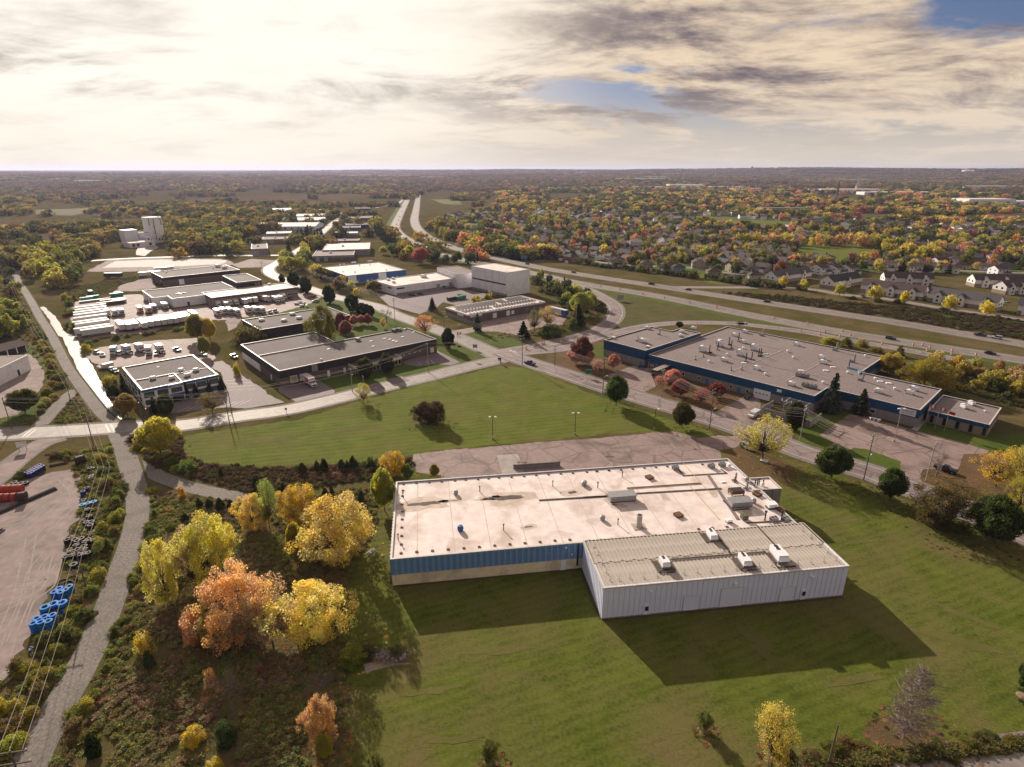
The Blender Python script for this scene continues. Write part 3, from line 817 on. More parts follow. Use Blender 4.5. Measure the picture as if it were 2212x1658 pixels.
for k, (p, rx, ry, rz) in enumerate((((44.25,85.1), 4.5, 1.2, -1.0), ((44.94,80.62), 3.5, .9, -1.0), ((24.84,92.32), 3, 1.6, -.9), ((-26.41,73.19), 3.2, 1.6, .3), ((-25.61,68.38), 2.6, 1.8, .6), ((31.58,77.57), 3, 1.0, .2), ((80.83,84.47), 7, 1.4, -.5), ((-0.76,82.7), 6, 1.0, .15), ((-76.06,168.2), 9, 2.2, .3), ((86.41,90.89), 6, 1.0, -.7), ((27.19,209.28), 3.5, 1.2, -.7), ((99.3,133.43), 4, 1.5, -.6), ((86.05,141.54), 4.5, 1.6, -.5), ((109.05,113.99), 6, 2, -.5), ((57.38,76.11), 5, .8, .2), ((-13.15,73.76), 4, .8, .2), ((-8.8,64.94), 4, .7, .1), ((80.26,114.85), 5, .7, .2), ((79.45,123.09), 6, .8, .2), ((-53.75,176.37), 8, 1.2, .4), ((0.81,203.08), 7, 1.0, .3), ((17.6,191.6), 8, 1.0, .3))):
    blob('worn_patch', p, rx, ry, rz, DRYG, k * 1.9)
sheet('suburb_lawns', [(-102.93,948.3), (-33.9,772.64), (6.08,630.42), (47.69,568.57), (87.43,531.06), (122.47,497.97), (166.82,479.93), (212.97,468.08), (296.94,492.61), (422.97,474), (766.29,850.68), (642.78,930.52), (485.5,1053.31), (362.51,1222.54), (154.11,1277.54), (4.5,1258.67), (-112.77,1125.36)], .002, VERGE, rough_edge=3)

# ================================================================ buildings
def inset(poly, d):
    n, out = len(poly), []
    for i in range(n):
        a, b, c = Vector(poly[i - 1]), Vector(poly[i]), Vector(poly[(i + 1) % n])
        e1, e2 = (b - a).normalized(), (c - b).normalized()
        n1, n2 = Vector((-e1.y, e1.x)), Vector((-e2.y, e2.x))
        k = 1 + n1.dot(n2)
        out.append(tuple(b + (n1 + n2) * (d / max(k, .2))))
    return out


def ring(name, parent, mat, poly, d0, d1, z0, z1):
    A, B = inset(poly, d0), inset(poly, d1)
    b, n = MB(), len(poly)
    b.V = [(*p, z0) for p in A] + [(*p, z1) for p in A] + [(*p, z1) for p in B] + [(*p, z0) for p in B]
    for i in range(n):
        j = (i + 1) % n
        for q in range(4):
            r = (q + 1) % 4
            b.F.append((q * n + i, q * n + j, r * n + j, r * n + i))
    b.M = [0] * len(b.F)
    return b.build(name, mat, parent)


class Bld:
    def __init__(s, name, label, O, h, wall, roof, band=None, zb=0, cap=TRIM, cat='building', group=None, capw=.32, drop=.35, caph=.1, z0=0.0):
        s.O, s.h, s.poly = O, h, O[3]
        s.root = thing(name, label, cat, (O[0], O[1], 0), O[2], group)
        s.c, s.s_ = math.cos(O[2]), math.sin(O[2])
        occ([s.wp(p) for p in s.poly], 1.5)
        zt = zb if band else h
        s.wall = ring('wall', s.root, wall, s.poly, 0, .3, z0, zt)
        if band:
            s.band = ring('siding_band', s.root, band, s.poly, -.06, .28, zb, h)
        s.rz = h - drop
        s.roof = MB().prism(inset(s.poly, .22), s.rz - .3, s.rz).build('roof', roof, s.root)
        if cap:
            ring('roof_coping', s.root, cap, s.poly, -.1, capw, h, h + caph)

    def wp(s, p):
        return (s.O[0] + p[0] * s.c - p[1] * s.s_, s.O[1] + p[0] * s.s_ + p[1] * s.c)

    def lp(s, p):
        x, y = p[0] - s.O[0], p[1] - s.O[1]
        return (x * s.c + y * s.s_, -x * s.s_ + y * s.c)

    def edge(s, i):
        a, b = Vector(s.poly[i]), Vector(s.poly[(i + 1) % len(s.poly)])
        d = (b - a)
        return a, d.normalized(), d.length

    def opening(s, name, i, u, w, z0, z1, frame=WHITE, pane=GLASS, out=.05, bar=.1, sub='pane'):
        """window, door or loading door on wall i; u is a fraction (<=1) or metres"""
        a, d, L = s.edge(i)
        if 0 < abs(u) <= 1.0:
            u *= L
        key = (name, round(w, 2), round(z0, 2), round(z1, 2), frame.name, pane.name if pane else '', out)
        if key not in _ob:
            b = MB()
            if pane:
                b.box(-w / 2, -w / 2 + bar, -out - .08, .0, z0, z1).box(w / 2 - bar, w / 2, -out - .08, 0, z0, z1)
                b.box(-w / 2 + bar, w / 2 - bar, -out - .08, 0, z0, z0 + bar).box(-w / 2 + bar, w / 2 - bar, -out - .08, 0, z1 - bar, z1)
                p = MB().box(-w / 2 + bar, w / 2 - bar, -out - .03, 0, z0 + bar, z1 - bar).mesh(sub, pane)
            else:
                b.box(-w / 2, w / 2, -out - .05, 0, z0, z1)
                p = None
            _ob[key] = (b.mesh(name, frame), p)
        me, p = _ob[key]
        q = a + d * u
        o = inst(name, me, s.root, (q.x, q.y, 0), math.atan2(d.y, d.x))
        if p:
            inst(sub, p, o)
        return o

    def row(s, name, i, n, w, z0, z1, lo=0.0, hi=1.0, **k):
        L = s.edge(i)[2]
        for j in range(n):
            s.opening(name, i, L * (lo + (hi - lo) * (j + .5) / n), w, z0, z1, **k)

    def panels(s, name, i, u0, u1, w, z0, z1, mat, out=.1, var=.03, rib=None):
        """separate siding sheets along wall i, each with a raised lap"""
        a, d, L = s.edge(i)
        n = max(1, round((u1 - u0) / w))
        w = (u1 - u0) / n
        key = ('panel', name, round(w, 2), z0, z1, mat.name)
        if key not in _ob:
            b = MB().box(.02, w - .02, -out, -.02, z0, z1).box(.02, .02 + w * .34, -out - (.16 if mat is BLUES else .07), -out, z0, z1)
            _ob[key] = (b.mesh(name, mat), b.mesh(name, BLUE2 if mat is BLUES else mat))
        for k in range(n):
            q = a + d * (u0 + k * w)
            o = inst(name, _ob[key][k % 2], s.root, (q.x, q.y, 0), math.atan2(d.y, d.x))

    def put(s, name, xy, sc=1.0, rz=0.0, z=None, local=False, sz=None, color=None):
        p = xy if local else s.lp(xy)
        k = (sc, sc, sc) if not isinstance(sc, tuple) else sc
        return inst(name, GAD[name], s.root, (p[0], p[1], s.rz if z is None else z), rz, k, color)


GAD = {}
_b = MB().box(-1.25, 1.25, -.85, .85, 0, .35, 2).box(-1.15, 1.15, -.75, .75, .35, 1.5, 0).box(-1.2, -.1, -.8, .8, 1.5, 1.62, 0)
_b.quad([(-1.15, -.75, .6), (-1.15, .75, .6), (-1.7, .75, .95), (-1.7, -.75, .95)]).quad([(-1.15, -.75, 1.4), (-1.7, -.75, .95), (-1.7, .75, .95), (-1.15, .75, 1.4)])
for _x in (.25, .8):
    _b.lathe([(0, 1.57), (.3, 1.57), (.33, 1.5)], 10, 1, (_x, .0, 0))
GAD['rooftop_unit'] = _b.mesh('rooftop_unit', [WHITE, DSTEEL, STEEL])
_b = MB().box(-1.0, 1.0, -.7, .7, .25, 1.3, 0)
for _x in (-.5, .5):
    _b.lathe([(0, 1.36), (.38, 1.36), (.42, 1.3)], 10, 1, (_x, 0, 0))
for _x in (-.9, .9):
    for _y in (-.6, .6):
        _b.box(_x - .05, _x + .05, _y - .05, _y + .05, 0, .25, 1)
_b.box(-1.01, 1.01, -.6, .6, .45, 1.1, 1)
GAD['condenser_unit'] = _b.mesh('condenser_unit', [STEEL, DSTEEL])
GAD['vent_cap'] = MB().lathe([(.35, 0), (.35, .55), (.62, .55), (.62, .8), (.4, 1.0), (0, 1.02)], 10).mesh('vent_cap', WHITE)
GAD['turbine_vent'] = MB().lathe([(.45, 0), (.4, .3), (.55, .35), (.55, .55), (.42, .6), (.52, .68), (.5, .85), (.3, 1.0), (0, 1.02)], 10).mesh('turbine_vent', [STEEL])
GAD['blue_vent'] = MB().lathe([(.5, 0), (.5, .25), (.62, .3), (.62, .8), (.45, 1.15), (0, 1.2)], 10).mesh('blue_vent', RBLUE)
GAD['pipe_vent'] = MB().lathe([(.11, 0), (.11, 1.5), (.2, 1.5), (.2, 1.75), (0, 1.8)], 8).mesh('pipe_vent', DSTEEL)
GAD['white_pipe'] = MB().lathe([(.09, 0), (.09, 1.3), (.15, 1.3), (.15, 1.5), (0, 1.5)], 8).mesh('white_pipe', WHITE)
GAD['exhaust_stack'] = MB().tube((0, 0, .3), (0, 0, 3.4), .2, 8).tube((0, 0, .35), (1.2, -.3, .35), .24, 8).box(-.4, .4, -.4, .4, 0, .3).mesh('exhaust_stack', DSTEEL)
GAD['steel_stack'] = MB().tube((0, 0, .2), (0, 0, 2.8), .3, 9).tube((0, 0, .5), (-1.3, -.2, .4), .34, 9).box(-.5, .5, -.5, .5, 0, .2).mesh('steel_stack', STEEL)
GAD['skylight'] = MB().box(-1.1, 1.1, -.6, .6, 0, .22).box(-1.0, 1.0, -.5, .5, .22, .34).mesh('skylight', WHITE)
GAD['roof_hatch'] = MB().box(-.9, .9, -.9, .9, 0, .5).box(-1, 1, -1, 1, .5, .62).mesh('roof_hatch', RUST)
GAD['penthouse'] = MB().box(-3.4, 3.4, -1.5, 1.5, .35, 2.1, 0).box(-3.6, 3.6, -1.7, 1.7, 2.1, 2.25, 0).box(-3.3, 3.3, -1.4, 1.4, 0, .35, 1).mesh('penthouse', [STEEL, DSTEEL])
GAD['cooling_frame'] = MB().box(-1.7, 1.7, -1.1, 1.1, .7, 1.5, 0).box(-1.5, 1.5, -.9, .9, 1.5, 1.56, 1).box(-1.6, -1.45, -1, -.85, 0, .7, 0).box(1.45, 1.6, -1, -.85, 0, .7, 0).box(-1.6, -1.45, .85, 1, 0, .7, 0).box(1.45, 1.6, .85, 1, 0, .7, 0).mesh('cooling_frame', [RUST, DSTEEL])
GAD['big_flue'] = MB().lathe([(.85, 0), (.85, .2), (.62, .9), (.62, 3.0), (.7, 3.0), (.7, 3.15), (.5, 3.15), (.5, 2.6), (0, 2.6)], 12).box(-1.5, 1.5, -1.2, 1.2, 0, .15).mesh('big_flue', PALEP)
GAD['roof_anchor'] = MB().box(-.3, .3, -.22, .22, 0, .16, 0).tube((0, 0, .1), (0, 0, 1.15), .025, 4, 1).mesh('roof_anchor', [TAR, STEEL])
GAD['tie_post'] = MB().tube((0, 0, 0), (0, 0, 1.1), .04, 4).box(-.3, .3, -.04, .04, .02, .1).mesh('tie_post', STEEL)
GAD['flat_box'] = MB().box(-.8, .8, -.6, .6, 0, .3, 1).box(-.75, .75, -.55, .55, .3, .95, 0).box(-.85, .85, -.65, .65, .95, 1.02, 0).mesh('flat_box', [WHITE, DSTEEL])
GAD['green_box'] = MB().box(-.7, .7, -.6, .6, .2, 1.2, 0).box(-.5, .5, -.5, .5, 0, .2, 0).mesh('green_box', pm('olive_steel', (.13, .13, .07), None, 1, .6))


def run_on_roof(B, name, mat, pts, w=.35, h=.22, world=True):
    """low duct, cable tray or curb following points on the roof"""
    P = [B.lp(p) if world else p for p in pts]
    b = MB()
    for a, c in zip(P[:-1], P[1:]):
        a, c = Vector(a), Vector(c)
        d = (c - a).normalized()
        n = Vector((-d.y, d.x)) * w / 2
        a, c = a - d * w / 2, c + d * w / 2
        b.prism([tuple(a - n), tuple(c - n), tuple(c + n), tuple(a + n)], B.rz + .005, B.rz + h)
    return b.build(name, mat, B.root)


def stain(B, mat, xy, rx, ry, rz=0, z=.012, seed=0, name='roof_stain'):
    c = B.lp(xy)
    b, P = MB(), []
    for k in range(22):
        t = 2 * math.pi * k / 22
        r = 1 + .55 * noise.noise((math.cos(t) * 1.7 + seed, math.sin(t) * 1.7, seed * 3.1))
        x, y = rx * r * math.cos(t), ry * r * math.sin(t)
        P.append((c[0] + x * math.cos(rz) - y * math.sin(rz), c[1] + x * math.sin(rz) + y * math.cos(rz), B.rz + z))
    b.quad(P)
    return b.build(name, mat, B.root)


def text(parent, s, size, mat, loc, rot, depth=.04, name='lettering'):
    cu = bpy.data.curves.new(name, 'FONT')
    cu.body, cu.size, cu.extrude = s, size, depth
    cu.align_x, cu.align_y = 'CENTER', 'CENTER'
    tmp = bpy.data.objects.new('tmp', cu)
    COL.objects.link(tmp)
    dg = bpy.context.evaluated_depsgraph_get()
    me = bpy.data.meshes.new_from_object(tmp.evaluated_get(dg))
    COL.objects.unlink(tmp)
    bpy.data.objects.remove(tmp)
    me.materials.clear()
    me.materials.append(mat)
    o = bpy.data.objects.new(name, me)
    o.location, o.rotation_euler = loc, rot
    return link(o, parent)


GASP = pm('faded_yellow_pipe', (.55, .44, .26), None, 1, .6)
# ---- the white-roofed factory in the foreground
M_ = Bld('factory_building', 'large low factory with stained white roof and blue siding above cream walls', (-24.37,99.66,0.1448,[(0,0),(88.2,0),(88.2,31.55),(0,31.55)]), 6.4, CREAM, WROOF, BLUES, 2.65, cap=TRIM, drop=.25)
M_.panels('siding_panel', 0, .1, 42.6, .62, 2.7, 6.35, BLUES)
M_.panels('siding_panel', 3, .1, 31.4, 1.25, 2.7, 6.35, BLUES)
for u in (5.4, 10.8, 16.2, 21.6, 27.0, 32.4, 37.8):
    M_.opening('pilaster', 0, u, .14, 0, 2.65, frame=CREAM, pane=None, out=.02)
M_.opening('door', 0, 35.6, 1.1, .05, 2.3, frame=WHITE, pane=WHITE)
M_.opening('downpipe', 0, 38.6, .34, .9, 6.3, frame=DSTEEL, pane=None, out=.25)
M_.opening('wall_lamp', 0, 36.0, .45, 5.6, 5.85, frame=WHITE, pane=None, out=.4)
M_.opening('wall_lamp', 0, 37.3, .35, 3.7, 4.0, frame=WHITE, pane=None, out=.3)
AN = [(-22.69,102.01), (-19.55,102.46), (-16.38,102.84), (-13.19,103.3), (-9.98,103.72), (-6.82,104.15), (-3.62,104.61), (-0.46,105.09), (2.71,105.48), (5.91,105.88), (9.06,106.36), (12.24,106.68),
      (-27.01,130.16), (-26.66,127.15), (-26.34,124.51), (-25.73,120.72), (-25.1,117.59), (-24.63,114.45), (-24.15,111.27), (-23.65,108.11), (-23.17,105.01),
      (-23.91,130.72), (-20.74,131.11), (-17.68,131.45), (-14.37,131.91), (-11.72,132.37), (-8.63,132.71), (-5.97,133.06), (-3.33,133.46), (-0.17,133.81), (3.07,134.22), (6.19,134.75), (9.38,135.17), (12.55,135.58), (15.71,135.94), (19.39,136.48), (22,136.85), (25.21,137.27),
      (22.09,136.9), (25.27,137.31), (28.45,137.65), (31.59,138.2), (34.76,138.69), (37.89,139.04), (40.98,139.46), (50.6,140.67), (40.69,110.61), (43.85,111.04), (47.16,111.43)]
for p in AN:
    M_.put('roof_anchor', p)
for p in ((-13.59,125.29), (17.77,129.6), (20.22,114.27), (20.23,114.31), (18.03,130.1), (58.99,131.68), (56.83,121.5)):
    M_.put('turbine_vent', p, 1.15)
M_.put('blue_vent', (-11.2,110.07), 1.1)
for p in ((-1.82,110.2), (-7.85,126.51), (-25.99,123.74), (-24.07,106.6), (10.09,129.22), (21.15,128.5), (21.12,128.54), (28.13,133.95), (23.37,112.31), (55.75,131.04), (59.84,128.54), (60.58,128.85), (62.23,129.47)):
    M_.put('pipe_vent', p, .9)
for p in ((56.31,132), (57.65,127.93)):
    M_.put('steel_stack', p, .8)
M_.put('big_flue', (27.87,111.58), .95)
for p in ((34.91,133.29), (37.67,115.85), (61.96,118.22), (59.06,124.94)):
    M_.put('roof_hatch', p, .9, .3)
M_.put('penthouse', (26.05,122.92), (.92, .8, .75))
M_.put('penthouse', (53.16,120.39), (.75, .8, .7))
M_.put('cooling_frame', (54,125.24), .95)
for p, r in (((42.7,138), .1), ((52.43,139.04), .2), ((55.49,139.74), .1), ((58.38,113.81), .1), ((60.92,113.81), .3)):
    M_.put('condenser_unit', p, .8, r)
M_.put('flat_box', (60.08,119.3), 1.3)
M_.put('green_box', (52.05,114.56))
M_.put('flat_box', (48.25,113.4), .8)
M_.put('vent_cap', (57.3,139.39), .9)
for p in ((60.18,114.06), (56.51,114.06)):
    M_.put('pipe_vent', p, 1.4)
M_.put('skylight', (52.97,131.23), .6)
for i, (p, rx, ry) in enumerate((((-20.53,121.13), 4.4, 1.25), ((-0.53,123.91), 4.3, 1.3), ((-5.08,123.66), 2.2, .35), ((14.58,126.26), 1.4, .75), ((3.58,111.54), 1.1, .35), ((-14.33,122.38), 2.0, .2))):
    stain(M_, SOOT, p, rx * 1.6 + .4, ry * 1.9 + .3, .02, .008, i)
    stain(M_, TAR, p, rx * .82, ry * .75, .02, .016, i + 20)
for i, p in enumerate(((24.77,119.76), (52.94,122.27), (53.79,117.34), (48.98,125.74), (36.72,124.27), (23.03,121.88), (38.15,107.02))):
    stain(M_, SOOT, p, 2.0, 1.0, .4 * i, .010, i + 40)
run_on_roof(M_, 'roof_duct', TAR, [(6.65,122.59), (23.21,124.43)], .5, .15)
run_on_roof(M_, 'roof_duct', TAR, [(17.32,123.87), (22.98,124.45)], .5, .15)
run_on_roof(M_, 'roof_duct', TAR, [(29.57,125.62), (51.27,128.03)], .45, .15)
run_on_roof(M_, 'roof_duct', GROOF, [(50.35,135.05), (50.69,114.74)], .8, .1)
run_on_roof(M_, 'roof_duct', TAR, [(43.58,138.25), (43.89,134.52), (55.33,135.86), (54.7,137.9)], .4, .12)
run_on_roof(M_, 'roof_duct', TAR, [(50.1,122.27), (50.89,118.14), (54.64,118.84)], .4, .12)
run_on_roof(M_, 'gas_pipe', GASP, [(28.2,128.15), (47.09,130.64)], .07, .3)
run_on_roof(M_, 'gas_pipe', GASP, [(45.53,141.79), (47.77,127.24)], .06, .25)
run_on_roof(M_, 'gas_pipe', GASP, [(43.92,130.01), (46.36,114.49)], .06, .25)
run_on_roof(M_, 'roof_duct', TAR, [(52.16,112.98), (63.92,114.23)], .3, .15)
for k in range(9):   # welded sheets of the membrane lap over one another
    u = 5.2 + 7.6 * k
    MB().box(u, u + .16, .6, 31.0, M_.rz, M_.rz + .014).build('membrane_lap', SOOT, M_.root)
E_ = Bld('brick_lean_to', 'small grey block lean-to with white roof on the factory side', (58.75,126.96,0.1168,[(0,0),(7.48,0),(7.48,5.88),(0,5.88)]), 6.3, GBLOCK, WROOF, cap=TRIM, drop=.2, cat='annex')
E_.put('vent_cap', (62.18,129.61), .8)
for u in (.35, .7):
    E_.opening('control_joint', 0, u, .08, 0, 6.2, frame=DSTEEL, pane=None, out=.01)
for p in ((60,128.99), (60.68,129.3), (61.37,129.79)):
    E_.put('pipe_vent', p, 1.1)

# ---- the metal annex
A_ = Bld('metal_annex', 'tall white metal annex with ribbed steel roof in front of the factory', (16.94,90.09,0.1323,[(0,0),(49.23,0),(49.23,14.85),(0,14.85)]), 7.2, WMETAL, SEAM, cap=None, drop=.16, cat='building')
AW, AD = A_.poly[1][0], A_.poly[2][1]
A_.panels('wall_panel', 0, 0, AW, 1.02, .3, 7.1, WMETAL, .035)
A_.panels('wall_panel', 3, 0, AD, 1.02, .3, 7.1, WMETAL, .035)
A_.panels('wall_panel', 1, 0, AD, 1.02, .3, 7.1, WMETAL, .035)
ring('base_trim', A_.root, pm('mauve_trim', (.33, .26, .29), None, 1, .7), A_.poly, -.07, .1, 0, .3)
n_ = 62
pw = AW / n_
for row_, (y0, y1, z) in enumerate(((-.15, AD * .5 + .25, 7.12), (AD * .5 - .25, AD + .05, 7.20))):
    me = MB().box(.01, pw - .01, y0, y1, z - .06, z, 0).box(0, .14, y0, y1, z, z + .09, 1).mesh('roof_panel', [SEAM, SEAMHI])
    for k in range(n_):
        inst('roof_panel', me, A_.root, (k * pw, (.35 if k % 3 == 1 else 0) * (1 if row_ else .0), 0))
ring('roof_trim', A_.root, TRIM, A_.poly, -.16, .02, 6.95, 7.26)
A_.rz = 7.24
for p, sc, r in (((29.67,96.69), .95, 1.57), ((45.61,97.48), (1.25, .95, .95), 1.5), ((53.07,99.29), (1.7, 1.25, 1.1), 1.5), ((41.87,106.04), (1.2, .9, .9), 1.5)):
    q = A_.lp(p)
    MB().box(q[0] - 1.9, q[0] + 1.9, q[1] - 1.6, q[1] + 1.6, 7.24, 7.30).build('roof_curb', TAR, A_.root)
    A_.put('rooftop_unit', p, sc, r)
run_on_roof(A_, 'roof_duct', TAR, [(31.6,98.48), (51.09,100.94), (51.64,95.91), (55.16,96.38)], .3, .14)
run_on_roof(A_, 'roof_duct', TAR, [(39.93,107.55), (40.62,104.16)], .3, .14)
run_on_roof(A_, 'roof_duct', TAR, [(43.03,105.95), (43.95,100.94), (44.26,95.14), (47.26,95.33)], .3, .14)
run_on_roof(A_, 'roof_duct', TAR, [(53.15,110.16), (54.11,103.29)], .3, .14)
run_on_roof(A_, 'roof_duct', TAR, [(27.64,98.07), (28.37,94.31), (31.25,94.68)], .3, .14)
for p in ((16.87,102.43), (17.3,99.9), (17.7,97.08), (18.12,94.46), (18.54,92.16), (20.2,92.45), (22.34,92.82), (24.97,93.08), (27.59,93.34), (32.93,94.19), (35.59,94.46), (38.25,94.76), (40.93,95.14), (43.35,95.45), (48.09,96.22), (50.78,96.49), (56.04,97.08), (58.8,97.48), (61.5,97.87), (64.15,98.19), (63.73,100.73), (63.09,103.07), (62.72,105.73), (62.19,108.25)):
    A_.put('tie_post', p)
for u in (8.6, 40.6):
    A_.opening('door', 0, u, 1.15, .3, 2.5, frame=WMETAL, pane=WMETAL, out=.14)
    A_.opening('door_window', 0, u + .05, .62, 1.2, 2.1, frame=GLASS, pane=None, out=.24)
for u, w_, z in ((17.5, 3.2, 3.6), (25.6, 4.6, 4.6), (37.2, 3.2, 3.6)):
    A_.opening('blank_door', 0, u, w_, .3, z, frame=TRIM, pane=WMETAL, out=.12, bar=.05)
for u in (9.2, 26.0, 41.8):
    A_.opening('wall_lamp', 0, u, .6, 5.5, 5.75, frame=WHITE, pane=None, out=.45)

# ---- the navy-banded factory
DA = Bld('navy_factory_wing', 'taller wing of the navy-banded factory, at the loading dock end', (41.57,257.75,-0.8407,[(0,0),(22.44,0),(22.44,43.03),(11.32,43.03),(11.32,35.64),(0,35.64)]), 7.6, GBLOCK, GROOF, NAVY, 3.4, cat='building')
DB = Bld('navy_factory', 'sprawling grey-roofed factory with deep navy band and many roof stacks', (57.91,239.8,-0.8054,[(0,0),(67.5,0),(67.5,11.63),(96.26,11.63),(96.26,39.55),(69.95,39.55),(69.95,68.42),(0,68.42)]), 6.2, GBLOCK, GROOF, NAVY, 3.1, cat='building')
DC = Bld('navy_factory_office', 'low office wing with tall narrow windows beyond the flagpoles', (138.99,182.98,-0.8051,[(0,0),(16.59,0),(16.59,20.5),(0,20.5)]), 4.2, BEIGE, GROOF, NAVY, 2.9, cat='building')
DA.row('window', 0, 3, .8, 1.5, 2.8, .05, .75)
DA.opening('door', 0, .93, 1.2, .05, 2.4, frame=CBLUE, pane=None)
for u in (2.2, 6.2, 10.0):
    DB.opening('loading_door', 0, u, 2.8, .9, 2.95, frame=DSTEEL, pane=STEEL, out=.3, bar=.3)
for u in (17, 24, 31.5, 37.5, 44):
    DB.opening('window', 0, u, 1.1, 1.1, 2.4)
for u in (27.5, 40.6):
    DB.opening('door', 0, u, 1.2, .05, 2.3, frame=CBLUE, pane=None)
DB.opening('overhead_door', 0, 49.5, 6.2, .05, 3.6, frame=WHITE, pane=WHITE, bar=.15)
for k in range(4):
    DB.opening('door_window', 0, 47.5 + k * 1.3, .6, 1.9, 2.25, frame=GLASS, pane=None, out=.14)
DB.opening('wall_sign', 0, 55.5, 1.7, 4.4, 5.4, frame=WHITE, pane=None, out=.12)
for u in (12.2, 13.9):
    DB.opening('window', 2, u, .9, 3.4, 4.5)
for u in (11, 13.4, 15.6):
    DB.opening('window', 2, u, 1.6, 1.2, 2.6)
o = DB.opening('factory_sign', 2, 25.6, 4.6, 3.5, 5.7, frame=WHITE, pane=WHITE, out=.2)
text(o, 'DYNACAST', .72, DSTEEL, (0, -.27, 4.9), (R_(90), 0, 0), .02)
MB().box(-1.7, 1.9, -.28, -.25, 4.02, 4.14).build('sign_underline', RBLUE, o)
for k in range(5):
    DC.opening('window', 0, 1.6 + k * 3.55, 1.0, .35, 2.85, frame=DSTEEL)
for p in ((65.7,278.29), (78.31,264.32), (80.55,271.58), (88,278.29)):
    DA.put('rooftop_unit', p, .85, .4)
DA.put('rooftop_unit', (58.56,254.65), 1.15, .2)
for p in ((46.35,261.02), (58.88,246.7)):
    DA.put('flat_box', p, .9)
DA.put('steel_stack', (56.54,256.61), .9)
DA.put('steel_stack', (69.07,267.9), 1.0)
run_on_roof(DA, 'roof_pipe', TRIM, [(56.53,270.71), (66.68,259.6)], .15, .12)
for p in ((112.39,276.81), (105.09,270.26), (105.2,258.57), (127.39,254.68), (87.19,231.78), (101.86,202.63), (96.29,220.92), (126.2,228.58), (128.75,235.05), (129.31,195.21), (143.45,197.75), (139.47,193.96)):
    DB.put('rooftop_unit', p, .95, rnd.uniform(-.3, .3))
for p in ((82.28,244.87), (92.48,253.34), (96.46,239.27), (105.3,247.21)):
    DB.put('rooftop_unit', p, (1.0, 1.2, 1.7), .1)
for p in ((111.18,211.63), (106.4,201.74), (108.42,199.86), (109.22,213.02)):
    DB.put('condenser_unit', p, 1.15, .1)
for p in ((84.73,243.62), (89.7,247.76), (97.28,255.64), (96.46,250.34), (103.66,261.55), (95.67,230.97), (99.19,233.9), (103.84,238.42), (105.09,239.27), (133.23,222.42)):
    DB.put('exhaust_stack', p, rnd.uniform(.95, 1.15), rnd.uniform(-.6, .4))
for p in ((75.83,233.41), (80.21,237.23), (85.71,219.45), (90.11,220.18)):
    DB.put('exhaust_stack', p, .55, .3)
for p in ((118.66,270.9), (140.87,246.67), (130.53,207.85), (139.49,230.18)):
    DB.put('steel_stack', p, 1.25, .2)
for p in ((80.52,230.65), (91.17,240.13), (101.47,249.59), (118.91,244.87), (117.28,235.89), (97.09,214.7), (114.52,205.07), (136.83,198.4), (148.53,238), (136.07,209.26), (129.77,216.6)):
    DB.put('vent_cap', p, .9)
for p in ((108.06,241.34), (94.26,228.9), (96.17,264.19), (136.49,206.73), (138.62,204.79), (127.71,223.6), (122.72,219.35), (113.09,219.45)):
    DB.put('skylight', p, .9, .5)
run_on_roof(DB, 'silver_duct', pm('bright_blue_duct', (.25, .42, .6), None, 1, .3, metal=.3), [(133.15,222.01), (135.19,218.89), (133.59,215.09)], .6, .8)
for P in ([(84.72,217.55), (118.5,247.76)], [(102.16,207.84), (129.1,232.26)], [(70.45,230.97), (79.71,237.23)]):
    run_on_roof(DB, 'expansion_joint', TRIM, P, .22, .12)
for P in ([(83.74,245.41), (96.5,230.97)], [(104.1,261.55), (117.97,247.76)], [(97.18,230.17), (111.39,217.27)], [(61.64,241.87), (95.21,269.83)], [(110.27,221.22), (119.44,207.85)]):
    run_on_roof(DB, 'roof_pipe', GBLOCK, P, .25, .1)
for p in ((153.13,185.95), (157.8,188.82)):
    DC.put('rooftop_unit', p, .85, -.6)
DC.put('vent_cap', (157.79,182.61), .6)
# entrance canopy, transformer compound, dock canopy
cn = MB()
cn.quad([(-3.2, 0, 3.4), (3.2, 0, 3.4), (2.2, 3.2, 4.4), (-2.2, 3.2, 4.4)]).quad([(-3.2, 0, 3.15), (3.2, 0, 3.15), (3.2, 0, 3.4), (-3.2, 0, 3.4)]).quad([(3.2, 0, 3.15), (3.2, 3.2, 3.15), (2.2, 3.2, 4.4), (3.2, 0, 3.4)]).quad([(-3.2, 3.2, 3.15), (-3.2, 0, 3.15), (-3.2, 0, 3.4), (-2.2, 3.2, 4.4)])
q = DB.lp((118.93,196.68))
c_ = cn.build('entrance_canopy', CBLUE, DB.root, (q[0], q[1], 0))
for x in (-2.9, 2.9):
    MB().box(x - .18, x + .18, .2, .56, 0, 3.2).build('post', WHITE, c_)
TC = thing('transformer_compound', 'grey walled compound with steel busbar frames beside the navy factory', 'compound', (*(86.33,189.95), 0), R_(-46.5))
Wc, Dc, Hc = 16.5, 9.5, 2.6
for x0, x1, y0, y1 in ((0, Wc, 0, .2), (0, .2, .2, Dc), (Wc - .2, Wc, .2, Dc)):
    part('block_wall', TC, GBLOCK, x0, x1, y0, y1, 0, Hc)
for x in (6.2, 9.5, 12.8):
    f_ = MB()
    for y in (3, 7.5):
        f_.box(x - .1, x + .1, y - .1, y + .1, 0, 5.6)
    f_.box(x - .08, x + .08, 2.4, 8.1, 5.5, 5.7)
    f_.box(x - .08, x + .08, 2.4, 8.1, 4.2, 4.35)
    f_.build('busbar_frame', STEEL, TC)
for x in (5.4, 7.0, 8.5, 10.2, 11.8, 13.4):
    MB().lathe([(.07, 5.7), (.16, 5.8), (.09, 5.95), (.16, 6.1), (.09, 6.25), (.14, 6.4), (0, 6.45)], 8, 0, (x, 3, 0)).build('insulator', WHITE, TC)
